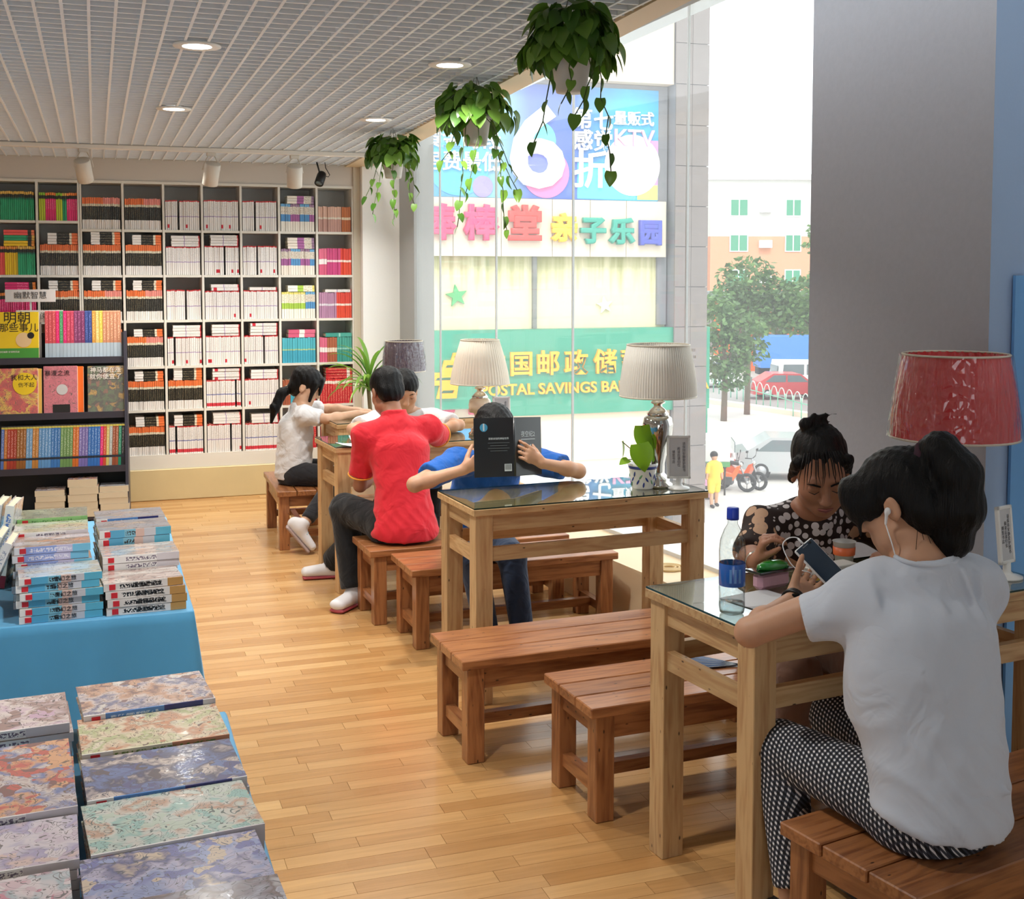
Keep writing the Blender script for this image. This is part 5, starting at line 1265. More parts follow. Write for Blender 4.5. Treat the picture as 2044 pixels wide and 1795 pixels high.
# bank sign
gs = thing('bank_sign', 'long green bank sign with yellow characters and english name', 'sign', (11, FY - .5, -.9))
M_GS = mat('sign_green', (34, 136, 108), .4); M_YL = mat('sign_yellow', (226, 160, 20), .45)
MB().b2(-5, 5.0, 0, .45, -1.12, 1.14).obj('board', M_GS, gs)
for s, x in (('中', 9.72), ('国', 10.46), ('邮', 11.2), ('政', 12.0), ('储', 12.84), ('蓄', 13.62), ('银', 14.42), ('行', 15.2)):
    text('character', s, .68, (x - 11, -.05, .21), FACE, M_YL, gs, .05, .014, 0)
text('english_name', 'POSTAL SAVINGS BANK OF CHINA', .40, (9.33 - 11, -.05, -.43), FACE, M_YL, gs, .04, .008, 0, 'LEFT', 1.05)
def lg(px, py): return (7.98 + (px - 205) * .00434 - 11, .576 - (py - 625) * .00434)
for quad in (((352, 625), (420, 625), (404, 668), (338, 668)), ((296, 668), (404, 668), (388, 740), (278, 740)), ((225, 740), (392, 740), (378, 815), (205, 815)), ((268, 815), (382, 815), (370, 893), (248, 893))):
    P4 = [Vector(lg(*q)) for q in quad]; c_ = sum(P4, Vector((0, 0))) / 4
    inn = [c_ + Vector(((p - c_).x * .62, (p - c_).y * .22)) for p in P4]
    q = MB()
    for k in range(4):
        a, b = P4[k], P4[(k + 1) % 4]; ai, bi = inn[k], inn[(k + 1) % 4]
        q.prism([(a.x, a.y), (b.x, b.y), (bi.x, bi.y), (ai.x, ai.y)], .08)
    q.obj('emblem', M_YL, gs, (0, -.005, 0), (R(90), 0, 0))
MB().b2(4.83, 4.95, 0, .3, -1.8, -1.12).obj('side_flap', M_GS, gs)

# ------------------------------------------------------------------ apartment blocks far behind
M_AW = mat('apartment_white', (206, 204, 200), .8); M_AP = mat('apartment_pink', (206, 146, 116), .8); M_AG = mat('pane_green', (70, 140, 110), .2); M_AD = mat('pane_grey', (120, 130, 134), .2); M_AF = mat('window_frame_white', (230, 230, 230), .6)
def apartment(cx, cy, w, h, d, rz, label, pink, cols, z0=GZ):
    t = thing('apartment_block', label, 'building', (cx, cy, z0), rz)
    MB().b2(-w / 2, w / 2, 0, d, 0, h).obj('wall', M_AW, t)
    if pink: MB().b2(-w / 2 + pink[0], -w / 2 + pink[1], -1.4, 0, 0, h - 5.2).obj('pink_bay', M_AP, t); MB().b2(-w / 2 + pink[0], -w / 2 + pink[1], -1.4, 0, h - 5.2, h - .6).obj('white_bay', M_AW, t)
    MB().b2(-w / 2 - .3, w / 2 + .3, -.4, d, h, h + .5).obj('roof_parapet', M_AW, t)
    MB().b2(-w / 2 + 3, -w / 2 + 6, 2, 5, h + .5, h + 2.3).obj('roof_hut', M_AW, t)
    nf = int(h / 3.2)
    for f in range(nf):
        z = h - 2.6 - f * 3.2
        for (x, ww, kind) in cols:
            y = -1.42 if (pink and pink[0] < x < pink[1]) else -.02
            X = -w / 2 + x
            if kind == 'w':
                wd = MB().b2(X - ww / 2, X + ww / 2, y - .06, y, z - .8, z + .8).obj('window', M_AF, t)
                MB().b2(X - ww / 2 + .1, X - .06, y - .1, y - .05, z - .7, z + .7).obj('pane', M_AG, wd); MB().b2(X + .06, X + ww / 2 - .1, y - .1, y - .05, z - .7, z + .7).obj('pane', M_AG, wd)
            elif kind == 'b':
                MB().b2(X - ww / 2, X + ww / 2, -1.3, 0, z - 1.5, z - .5).obj('balcony', M_AW, t)
                wd = MB().b2(X - ww / 2 + .2, X + ww / 2 - .2, -.1, 0, z - .5, z + 1.0).obj('window', M_AD, t)
                for q in (-.25, .05, .3): MB().b2(X + q * ww - .08, X + q * ww + .08, -.2, -.1, z - .5, z + 1).obj('frame_bar', M_AF, wd)
            else:
                MB().b2(X - ww / 2, X + ww / 2, y - .5, y, z - .45, z + .25).obj('air_conditioner', M_AF, t)
    return t
apartment(60, 97, 26, 15.6, 10, R(-16), 'pink and white apartment block with green-tinted windows behind the trees', (6.0, 15.2), [(2.0, 4, 'b'), (8.6, 1.7, 'w'), (11.0, 1.1, 'a'), (13.6, 1.5, 'w'), (18.5, 5.2, 'b'), (23.5, 3.2, 'b')])
apartment(92, 84, 30, 14, 10, R(-18), 'white apartment block far right behind the pillar side trees', None, [(4, 3.2, 'b'), (10, 1.6, 'w'), (15, 4, 'b'), (22, 1.6, 'w')])
apartment(38, 118, 22, 12, 10, R(-10), 'low white block left behind the tiled column', None, [(5, 3.2, 'b'), (11, 1.6, 'w'), (16, 3, 'b')])
# shop row with orange pillars under the apartments
sr = thing('shop_row', 'low shop row with orange pillars and dark doorways behind the blue truck', 'building', (50, 74, GZ), R(-20))
MB().b2(-9, 12, 0, 4, 0, 5.2).obj('wall', mat('shoprow_grey', (130, 134, 132), .7), sr)
for k in range(8): MB().b2(-8.5 + k * 2.6, -7.4 + k * 2.6, -.35, 0, 0, 5.0).obj('pillar', mat('orange_paint', (236, 104, 40), .6), sr)
MB().b2(-9.3, 12.3, -1.2, 4, 5.2, 5.7).obj('roof', mat('shoprow_roof', (120, 124, 124), .7), sr)
for k in range(3): MB().b2(-6 + k * 5.2, -4.4 + k * 5.2, -.1, 0, 2.7, 4.3).obj('poster', mat('orange_poster', (240, 140, 60), .6), sr)

# ------------------------------------------------------------------ trees
def tree_mat(name, c1, c2):
    m, n, b = newmat(name)
    uv = N(n, 'ShaderNodeUVMap'); sp = N(n, 'ShaderNodeSeparateXYZ'); n.links.new(uv.outputs[0], sp.inputs[0])
    wn = N(n, 'ShaderNodeTexWhiteNoise', noise_dimensions='1D'); n.links.new(sp.outputs[0], wn.inputs['W'])
    cr = N(n, 'ShaderNodeValToRGB'); e = cr.color_ramp.elements; e[0].color = lin(c1); e[1].color = lin(c2); n.links.new(wn.outputs['Value'], cr.inputs[0])
    n.links.new(cr.outputs[0], b.inputs['Base Color']); b.inputs['Roughness'].default_value = .5
    out = n.nodes['Material Output']; tl = N(n, 'ShaderNodeBsdfTranslucent'); ms = N(n, 'ShaderNodeMixShader'); ms.inputs[0].default_value = .3
    n.links.new(cr.outputs[0], tl.inputs[0]); n.links.new(b.outputs[0], ms.inputs[1]); n.links.new(tl.outputs[0], ms.inputs[2]); n.links.new(ms.outputs[0], out.inputs[0])
    return m
M_TREE = tree_mat('tree_leaf', (52, 88, 44), (112, 146, 84))
def tree(x, y, h, blobs, label, seed, n=1400, ls=.3):
    r = np.random.RandomState(seed)
    t = thing('street_tree', label, 'tree', (x, y, GZ), 0, 'trees along the road')
    V, Fc, U = [], [], []
    tot = sum(b[3] ** 2 for b in blobs)
    for (bx, by, bz, br) in blobs:
        k = int(n * br * br / tot)
        d = r.normal(size=(k, 3)); d /= np.linalg.norm(d, axis=1)[:, None]
        rad = br * r.uniform(.35, 1, (k, 1)) ** .5
        c = np.array([bx, by, bz]) + d * rad * [1, 1, .8]
        for p in c:
            a = r.normal(size=3); a[2] = -abs(a[2]) * .6; a /= np.linalg.norm(a); b = np.cross(a, r.normal(size=3)); b /= np.linalg.norm(b)
            s = ls * r.uniform(.6, 1.2); i = len(V)
            V += [p, p + a * s * .5 + b * s * .28, p + a * s, p + a * s * .5 - b * s * .28]; Fc.append((i, i + 1, i + 2, i + 3)); q = r.uniform(0, 90); U += [(q, 0)] * 4
    me = npmesh('foliage', V, Fc, uv=U, smooth=False); me.materials.append(M_TREE); tag(mobj('foliage', me, None, t), kind='stuff')
    tk = MB().tube([(0, 0, 0), (.05, 0, h * .35), (0, .05, h * .6)], [.16, .12, .06], 8)
    for (bx, by, bz, br) in blobs: tk.tube([(0, 0, h * .35), (bx * .5, by * .5, (bz + h * .35) * .5), (bx, by, bz)], [.08, .05, .02], 6)
    tk.obj('trunk', mat('bark', (110, 96, 80), .9), t)
tree(27.9, 50.0, 7, [(0, 0, 3.2, 1.5), (-.6, .2, 4.6, 1.3), (.8, -.2, 4.4, 1.1), (.3, 0, 2.2, 1.0), (-.3, 0, 5.6, .8), (1.2, -.2, 3.4, .9)], 'leafy street tree nearest the tiled column of the shop building', 1, 2200, .34)
tree(30.3, 52.0, 8.5, [(0, 0, 6.7, 1.5), (.9, -.3, 6.2, 1.2), (-.9, .2, 5.8, 1.1), (.2, 0, 5.0, 1.4), (1.4, -.3, 5.0, 1.0)], 'taller street tree in front of the pink apartment block', 2, 2200, .34)
tree(33.6, 50.0, 9, [(0, 0, 8.6, 1.3), (-.9, .3, 5.9, 1.4), (.3, 0, 6.8, 1.3), (.4, 0, 4.8, 1.5), (-1.3, .4, 4.9, 1.2), (1, -.3, 7.6, 1.2)], 'street tree at the right, cut off by the grey pillar', 3, 2400, .34)
tree(43, 70, 7, [(0, 0, 4.6, 2.2), (-2.4, .8, 4.2, 2.0), (2.2, -.8, 4.8, 2.2), (4.6, -1.6, 4.4, 2.0)], 'row of rounded trees behind the parked vehicles', 4, 2200, .5)

# ------------------------------------------------------------------ vehicles
M_TYRE = mat('tyre', (40, 40, 42), .8); M_HUB = mat('hub', (170, 170, 172), .4, metal=.6); M_CARGL = mat('car_glass', (96, 110, 114), .08)
def vehicle(name, label, cat, x, y, rz, prof, glass, L, Wd, paint, wheels, wr=.32, extra=None, z=GZ, stripe=None):
    t = thing(name, label, cat, (x, y, z + .02), rz)
    body = MB().prism(prof, Wd, Matrix(((1, 0, 0, 0), (0, 0, 1, -Wd / 2), (0, 1, 0, 0), (0, 0, 0, 1)))); body.obj('body', paint, t)
    for g_ in glass:
        for s in (-1, 1):
            y0 = s * (Wd / 2 + .004)
            MB().prism(g_, .01, Matrix(((1, 0, 0, 0), (0, 0, 1, y0 - .005), (0, 1, 0, 0), (0, 0, 0, 1)))).obj('side_window', M_CARGL, t)
    xr = min(p[0] for p in prof)
    hb = max(p[1] for p in prof)
    MB().box((xr - .0, 0, hb * .74), (.03, Wd * .76, hb * .24)).obj('rear_window', M_CARGL, t)
    for s in (-1, 1): MB().box((xr - .005, s * Wd * .4, hb * .42), (.03, Wd * .12, .14)).obj('tail_light', mat('tail_red', (200, 50, 40), .3), t)
    MB().box((xr - .01, 0, hb * .3), (.03, .44, .13)).obj('number_plate', mat('plate_blue', (150, 180, 220), .4), t)
    if stripe: MB().box((0, 0, stripe[0]), (L * .96, Wd + .012, stripe[1])).obj('stripe', mat('stripe_orange', (236, 120, 60), .5), t)
    for wx in wheels:
        for s in (-1, 1):
            w = MB().lathe([(0, -.09), (wr * .6, -.09), (wr, -.07), (wr, .07), (wr * .6, .09), (0, .09)], 20).obj('wheel', M_TYRE, t, (wx, s * (Wd / 2 - .08), wr), (R(90), 0, 0))
            MB().lathe([(0, -.095), (wr * .55, -.095), (wr * .55, .095), (0, .095)], 16).obj('hubcap', M_HUB, w)
    return t
VAN = [(-2.2, .3), (2.2, .3), (2.25, .9), (1.75, 1.15), (1.15, 1.9), (-2.1, 1.95), (-2.25, 1.1)]
VANG = [[(-2.0, 1.15), (-.75, 1.15), (-.75, 1.75), (-1.95, 1.75)], [(-.6, 1.15), (.55, 1.15), (.55, 1.75), (-.6, 1.75)], [(.65, 1.15), (1.55, 1.15), (1.1, 1.75), (.65, 1.75)]]
CAR = [(-2.1, .3), (2.1, .3), (2.15, .75), (1.2, .92), (.55, 1.42), (-1.0, 1.45), (-1.75, 1.0), (-2.15, .92)]
CARG = [[(-1.45, .98), (-.3, .98), (-.3, 1.36), (-.95, 1.36)], [(-.2, .98), (.95, .98), (.5, 1.34), (-.2, 1.36)]]
BUS = [(-3, .35), (3, .35), (3.05, 1.2), (2.8, 2.5), (2.4, 2.7), (-2.9, 2.7), (-3.05, 1.3)]
BUSG = [[(-2.7 + k * 1.35, 1.45), (-1.5 + k * 1.35, 1.45), (-1.5 + k * 1.35, 2.3), (-2.7 + k * 1.35, 2.3)] for k in range(4)]
M_VW = mat('van_white', (232, 232, 230), .3, coat=.5); M_CR = mat('car_red', (196, 50, 56), .3, coat=.5); M_CS = mat('car_silver', (172, 176, 178), .28, metal=.3, coat=.6); M_TB = mat('truck_blue', (60, 120, 196), .5)
vehicle('white_van', 'white van parked on the road behind the red car', 'van', 39.2, 60.0, R(-14), VAN, VANG, 4.4, 1.75, M_VW, (-1.4, 1.4))
vehicle('red_car', 'red car parked behind the road railing', 'car', 36.3, 58.0, R(-16), CAR, CARG, 4.2, 1.7, M_CR, (-1.3, 1.3))
vehicle('white_van', 'white van half hidden under the leafy tree on the road', 'van', 35.0, 65.6, R(-10), VAN, VANG, 4.4, 1.7, M_VW, (-1.4, 1.4))
vehicle('minibus', 'white minibus with orange stripe, cut off by the grey pillar', 'bus', 38.6, 52.6, R(-60), BUS, BUSG, 6, 2.1, M_VW, (-2, 2), .4, None, GZ, (.75, .3))
vehicle('white_saloon', 'white car in front of the minibus at the pillar edge', 'car', 37.2, 50.0, R(-70), CAR, CARG, 4.2, 1.7, M_VW, (-1.3, 1.3))
vehicle('silver_car', 'silver car parked on the forecourt behind the motorcycles', 'car', 22.4, 35.1, R(-24), CAR, CARG, 4.2, 1.75, M_CS, (-1.3, 1.3))
t = thing('blue_truck', 'blue box truck parked in front of the shop row', 'truck', (43.5, 66.5, GZ), R(-18))
MB().b2(-3.6, 2.6, -1.1, 1.1, 1.0, 3.0).obj('cargo_box', M_TB, t); MB().prism([(2.7, .5), (4.3, .5), (4.3, 1.5), (3.9, 2.5), (2.7, 2.6)], 2.0, Matrix(((1, 0, 0, 0), (0, 0, 1, -1), (0, 1, 0, 0), (0, 0, 0, 1)))).obj('cab', M_TB, t)
for wx in (-2.4, 3.3):
    for s in (-1, 1): MB().lathe([(0, -.12), (.45, -.12), (.45, .12), (0, .12)], 20).obj('wheel', M_TYRE, t, (wx, s * .95, .45), (R(90), 0, 0))
MB().b2(-3.6, 4.2, -.5, .5, .55, 1.0).obj('chassis', M_TYRE, t)
# arched road railing
rl = thing('road_railing', 'low green railing with arched hoops along the road', 'railing', (32.9, 55.5, GZ), R(-100))
for k in range(16):
    x0 = -8 + k * 1.0
    MB().tube([(x0 + .5 + .42 * math.cos(a), 0, .75 + .5 * math.sin(a)) for a in np.linspace(0, math.pi, 9)], .025, 5).obj('hoop', mat('rail_pale', (206, 214, 206), .5), rl)
    MB().tube([(x0, 0, 0), (x0, 0, 1.0)], .03, 6).obj('post', mat('rail_green', (110, 190, 160), .5), rl)
MB().tube([(-8, 0, .74), (8, 0, .74)], .025, 6).obj('bar', MATS['rail_green'], rl)
# motorcycles
def motorcycle(x, y, rz, c, label, seed):
    m = mat('bike_%d_%d_%d' % c, c, .3, coat=.5)
    t = thing('motorcycle', label, 'motorcycle', (x, y, GZ), rz, 'motorcycles parked on the forecourt')
    for wx in (-.62, .62):
        w = MB().tube([(.25 * math.cos(a), 0, .25 * math.sin(a)) for a in np.linspace(0, 2 * math.pi, 21)], .055, 8, cap=False).obj('wheel', M_TYRE, t, (wx, 0, .30))
        MB().lathe([(0, -.03), (.06, -.03), (.06, .03), (0, .03)], 12).obj('hub', M_HUB, w, None, (R(90), 0, 0))
        MB().tube([(-.22, 0, 0), (.22, 0, 0)], .012, 5).tube([(0, 0, -.22), (0, 0, .22)], .012, 5).obj('spokes', M_HUB, w)
    MB().tube([(.62, 0, .3), (.42, 0, .78), (.36, 0, 1.0)], .03, 8).obj('fork', M_HUB, t)
    MB().tube([(.30, -.32, 1.04), (.36, 0, .99), (.30, .32, 1.04)], .016, 6).obj('handlebar', M_TYRE, t)
    for s in (-1, 1): MB().tube([(.33, s * .26, 1.03), (.36, s * .3, 1.22)], .008, 5).box((.36, s * .32, 1.25), (.02, .12, .07)).obj('mirror', M_TYRE, t)
    MB().prism([(-.75, .62), (-.5, .42), (-.1, .36), (.2, .36), (.35, .6), (.42, .85), (.3, .8), (.15, .55), (-.1, .62), (-.6, .78)], .24, Matrix(((1, 0, 0, 0), (0, 0, 1, -.12), (0, 1, 0, 0), (0, 0, 0, 1)))).obj('fairing', m, t)
    MB().b2(-.72, .0, -.12, .12, .74, .84, bev=.03).obj('seat', M_TYRE, t)
    MB().b2(-.15, .2, -.14, .14, .22, .5, bev=.04).obj('engine', mat('engine_grey', (90, 92, 96), .4, metal=.7), t)
    MB().lathe([(0, 0), (.07, .01), (.075, .06), (0, .09)], 14).obj('headlight', M_CHROME, t, (.4, 0, .86), (0, R(90), 0))
motorcycle(18.9, 33.6, R(-38), (236, 104, 40), 'orange motorcycle parked nearest the silver car', 1)
motorcycle(18.4, 34.3, R(-30), (196, 44, 50), 'red motorcycle behind the orange one', 2)
motorcycle(19.6, 33.9, R(-60), (230, 96, 44), 'second orange motorcycle facing the camera', 3)
# advertising board with crates
t = thing('advert_board', 'white advert board with yellow mark and green foot on the forecourt', 'board', (18.02, 33.1, GZ), R(-20))
MB().b2(-.75, .6, -.06, .06, 1.05, 1.75, bev=.02).obj('board', mat('board_white', (206, 206, 200), .5), t); MB().b2(-.75, .6, -.07, .07, .9, 1.05).obj('green_foot', mat('board_green', (70, 140, 80), .5), t)
MB().lathe([(0, 0), (.16, 0), (.16, .02), (0, .02)], 18).obj('yellow_mark', mat('mark_yellow', (236, 206, 70), .5), t, (-.42, -.06, 1.38), (R(90), 0, 0))
for s in (-.6, .45): MB().tube([(s, 0, 0), (s, 0, .9)], .03, 6).obj('post', M_TYRE, t)
t = thing('drink_crates', 'stack of black and pink patterned crates under the advert board', 'crate', (17.62, 32.75, GZ), R(-20))
for k in range(3): MB().b2(-.3, .3, -.25, .25, k * .36, k * .36 + .34, bev=.02).obj('crate', mat('crate_black', (54, 50, 56), .5), t); MB().b2(-.25, .25, -.26, -.25, k * .36 + .06, k * .36 + .28).obj('pink_pattern', mat('crate_pink', (214, 150, 190), .5), t)
t = thing('lamp_post', 'slim white lamp post with blue foot before the apartments', 'lamp post', (33.6, 63.5, GZ))
MB().tube([(0, 0, 3.5), (0, 0, 9.5)], .12, 8).obj('pole', M_AF, t); MB().tube([(0, 0, 0), (0, 0, 3.5)], .13, 8).obj('pole_foot', mat('post_blue', (120, 120, 200), .5), t); MB().tube([(0, 0, 9.3), (-1.6, .6, 9.9)], .06, 6).obj('arm', M_AF, t)
# ------------------------------------------------------------------ organic shapes: signed distance fields meshed with surface nets
def nv(v): v = np.asarray(v, float); return v / (np.linalg.norm(v) + 1e-12)
def A3(*v): return np.array(v, float)
class SDF:
    def __init__(s, h): s.h = h; s.p = []
    def cap(s, a, b, ra, rb=None, k=.015, op='u'):
        a = np.asarray(a, float); b = np.asarray(b, float); rb = ra if rb is None else rb
        m = max(ra, rb)
        def f(X, Y, Z):
            ba = b - a; L2 = ba @ ba + 1e-12
            t = np.clip(((X - a[0]) * ba[0] + (Y - a[1]) * ba[1] + (Z - a[2]) * ba[2]) / L2, 0, 1)
            return np.sqrt((X - a[0] - t * ba[0]) ** 2 + (Y - a[1] - t * ba[1]) ** 2 + (Z - a[2] - t * ba[2]) ** 2) - (ra + (rb - ra) * t)
        s.p.append((f, np.minimum(a, b) - m, np.maximum(a, b) + m, k, op)); return s
    def chain(s, pts, rs, k=.01, op='u'):
        for i in range(len(pts) - 1): s.cap(pts[i], pts[i + 1], rs[i], rs[i + 1], k, op)
        return s
    def ell(s, c, r, Rm=None, k=.015, op='u'):
        c = np.asarray(c, float); r = np.asarray(r, float); Q = np.eye(3) if Rm is None else np.asarray(Rm, float)   # rows: local axes
        m = r.max()
        def f(X, Y, Z):
            x, y, z = X - c[0], Y - c[1], Z - c[2]
            u = [(Q[i, 0] * x + Q[i, 1] * y + Q[i, 2] * z) for i in range(3)]
            k0 = np.sqrt(sum((u[i] / r[i]) ** 2 for i in range(3))); k1 = np.sqrt(sum((u[i] / r[i] ** 2) ** 2 for i in range(3))) + 1e-9
            return k0 * (k0 - 1) / k1
        s.p.append((f, c - m, c + m, k, op)); return s
    def ecap(s, a, b, wa, wb, side, k=.02, op='u', flat=False):
        """tube with elliptical section; wa/wb = (half width along side, half depth)"""
        a = np.asarray(a, float); b = np.asarray(b, float); L = np.linalg.norm(b - a); ax = (b - a) / L
        sd = np.asarray(side, float); sd = nv(sd - ax * (sd @ ax)); fr = np.cross(ax, sd); m = max(max(wa), max(wb))
        def f(X, Y, Z):
            x, y, z = X - a[0], Y - a[1], Z - a[2]
            q = x * ax[0] + y * ax[1] + z * ax[2]; t = np.clip(q / L, 0, 1)
            u = x * sd[0] + y * sd[1] + z * sd[2]; v = x * fr[0] + y * fr[1] + z * fr[2]; w = q - t * L
            W_, D_ = wa[0] + (wb[0] - wa[0]) * t, wa[1] + (wb[1] - wa[1]) * t
            if flat:
                k0 = np.sqrt((u / W_) ** 2 + (v / D_) ** 2); k1 = np.sqrt((u / W_ ** 2) ** 2 + (v / D_ ** 2) ** 2) + 1e-9
                return np.maximum(k0 * (k0 - 1) / k1, np.abs(q - L / 2) - L / 2)
            c_ = np.minimum(W_, D_)
            k0 = np.sqrt((u / W_) ** 2 + (v / D_) ** 2 + (w / c_) ** 2); k1 = np.sqrt((u / W_ ** 2) ** 2 + (v / D_ ** 2) ** 2 + (w / c_ ** 2) ** 2) + 1e-9
            return k0 * (k0 - 1) / k1
        s.p.append((f, np.minimum(a, b) - m, np.maximum(a, b) + m, k, op)); return s
    def cut(s, p0, n, near=None, rad=None):
        p0 = np.asarray(p0, float); n = nv(n)
        f = lambda X, Y, Z: (X - p0[0]) * n[0] + (Y - p0[1]) * n[1] + (Z - p0[2]) * n[2]
        s.p.append((f, None if near is None else np.asarray(near) - rad, None if near is None else np.asarray(near) + rad, 0, 'i')); return s
    def mesh(s, name, disp=None):
        h = s.h
        lo = np.min([p[1] for p in s.p if p[4] == 'u'], axis=0) - 3 * h - .01; hi = np.max([p[2] for p in s.p if p[4] == 'u'], axis=0) + 3 * h + .01
        n = np.ceil((hi - lo) / h).astype(int) + 1
        F_ = np.full(n, .08, np.float32)
        ax = [(lo[i] + h * np.arange(n[i])).astype(np.float32) for i in range(3)]
        for f, a, b, k, op in s.p:
            if a is None: i0, i1 = np.zeros(3, int), n
            else:
                i0 = np.clip(np.floor((a - lo - k - 2 * h) / h).astype(int), 0, n - 1); i1 = np.clip(np.ceil((b - lo + k + 2 * h) / h).astype(int) + 1, 1, n)
                if (i1 <= i0).any(): continue
            sl = tuple(slice(i0[j], i1[j]) for j in range(3))
            X = ax[0][sl[0]][:, None, None]; Y = ax[1][sl[1]][None, :, None]; Z = ax[2][sl[2]][None, None, :]
            d = f(X, Y, Z).astype(np.float32); g = F_[sl]
            if op == 'u':
                if k > 0:
                    hh = np.clip(.5 + .5 * (g - d) / k, 0, 1); F_[sl] = g + (d - g) * hh - k * hh * (1 - hh)
                else: F_[sl] = np.minimum(g, d)
            elif op == 's':
                if k > 0:
                    hh = np.clip(.5 - .5 * (g + d) / k, 0, 1); F_[sl] = g + (-d - g) * hh + k * hh * (1 - hh)
                else: F_[sl] = np.maximum(g, -d)
            else: F_[sl] = np.maximum(g, d)
        if disp is not None:
            m = np.abs(F_) < .04; ii = np.nonzero(m)
            F_[m] += disp(ax[0][ii[0]], ax[1][ii[1]], ax[2][ii[2]]).astype(np.float32)
        F_[0] = F_[-1] = .05; F_[:, 0] = F_[:, -1] = .05; F_[:, :, 0] = F_[:, :, -1] = .05
        In = F_ < 0
        c = np.zeros(n - 1, np.int8); cs = [(i, j, k) for i in (0, 1) for j in (0, 1) for k in (0, 1)]
        for i, j, k in cs: c += In[i:n[0] - 1 + i, j:n[1] - 1 + j, k:n[2] - 1 + k]
        act = (c > 0) & (c < 8)
        ii = np.argwhere(act); idx = np.full(n - 1, -1, np.int32); idx[act] = np.arange(len(ii))
        acc = np.zeros((len(ii), 3)); cnt = np.zeros(len(ii))
        vals = {q: F_[ii[:, 0] + q[0], ii[:, 1] + q[1], ii[:, 2] + q[2]] for q in cs}
        for q in cs:
            for d in range(3):
                if q[d]: continue
                q2 = list(q); q2[d] = 1; fa, fb = vals[q], vals[tuple(q2)]; m = (fa < 0) != (fb < 0)
                t = np.where(m, fa / (fa - fb + 1e-20), 0)
                e = np.zeros((len(ii), 3)); e += q; e[:, d] += t
                acc[m] += e[m]; cnt[m] += 1
        V = (acc / cnt[:, None] + ii) * h + lo
        Fq = []
        for d in range(3):
            a, b = [(1, 2), (2, 0), (0, 1)][d]
            s0 = [slice(None)] * 3; s1 = [slice(None)] * 3; s0[d] = slice(0, -1); s1[d] = slice(1, None)
            A_, B_2 = In[tuple(s0)], In[tuple(s1)]
            for first, (U_, W2) in enumerate(((A_ & ~B_2, 0), (~A_ & B_2, 1))):
                e = np.argwhere(U_)
                if not len(e): continue
                e = e[(e[:, a] > 0) & (e[:, b] > 0) & (e[:, a] < n[a] - 1) & (e[:, b] < n[b] - 1)]
                def id_(da, db):
                    q = e.copy(); q[:, a] += da; q[:, b] += db; return idx[q[:, 0], q[:, 1], q[:, 2]]
                quad = np.stack([id_(-1, -1), id_(0, -1), id_(0, 0), id_(-1, 0)], 1)
                Fq.append(quad if W2 == 0 else quad[:, ::-1])
        Fq = np.concatenate(Fq); Fq = Fq[(Fq >= 0).all(1)]
        # two light smoothing passes
        for _ in range(2):
            sm_ = np.zeros_like(V); ct = np.zeros(len(V))
            for k in range(4):
                np.add.at(sm_, Fq[:, k], V[Fq[:, (k + 1) % 4]] + V[Fq[:, (k - 1) % 4]]); np.add.at(ct, Fq[:, k], 2)
            V = V * .5 + .5 * sm_ / np.maximum(ct, 1)[:, None]
        return npmesh(name, V, Fq)
def frame(f, u):
    f = nv(f); u = np.asarray(u, float); u = nv(u - f * (u @ f)); r = np.cross(f, u); return r, f, u      # right (own), forward, up
def rotv(v, axis, ang):
    axis = nv(axis); v = np.asarray(v, float); c, s_ = math.cos(ang), math.sin(ang)
    return v * c + np.cross(axis, v) * s_ + axis * (axis @ v) * (1 - c)
def head(S_, c, f, u, sc=1.0, face=True, ears=True, k=.012):
    r, f, u = frame(f, u); Q = np.array([r, f, u]); c = np.asarray(c, float)
    P_ = lambda x, y, z: c + (r * x + f * y + u * z) * sc
    S_.ell(P_(0, -.012, .035), A3(.074, .092, .083) * sc, Q, .02)
    S_.ell(P_(0, .028, -.03), A3(.062, .064, .082) * sc, Q, .03)
    S_.ell(P_(0, .058, -.088), A3(.034, .028, .026) * sc, Q, .03)
    for e in (-1, 1):
        S_.ell(P_(e * .040, .052, -.022), A3(.026, .03, .028) * sc, Q, .02)
        S_.ell(P_(e * .045, .02, -.072), A3(.02, .035, .022) * sc, Q, .025)
        if ears:
            S_.ell(P_(e * .076, -.012, -.012), A3(.010, .020, .032) * sc, Q, .008); S_.ell(P_(e * .088, -.006, -.008), A3(.008, .009, .016) * sc, Q, .006, 's')
    if face:
        S_.cap(P_(-.038, .082, .030), P_(.038, .082, .030), .011 * sc, .011 * sc, .016)
        for e in (-1, 1):
            S_.ell(P_(e * .031, .098, .008), A3(.019, .015, .012) * sc, Q, .014, 's'); S_.ell(P_(e * .031, .080, .007), A3(.0165, .0125, .011) * sc, Q, .004)
            S_.ell(P_(e * .011, .098, -.034), A3(.008, .009, .007) * sc, Q, .006)
        S_.cap(P_(0, .086, .020), P_(0, .107, -.028), .0085 * sc, .0115 * sc, .012)
        S_.cap(P_(-.016, .084, -.060), P_(.016, .084, -.060), .0065 * sc, .0065 * sc, .006); S_.cap(P_(-.013, .083, -.071), P_(.013, .083, -.071), .0075 * sc, .0075 * sc, .006)
        S_.cap(P_(-.02, .0975, -.0652), P_(.02, .0975, -.0652), .0025 * sc, .0025 * sc, .004, 's')
    return P_, Q
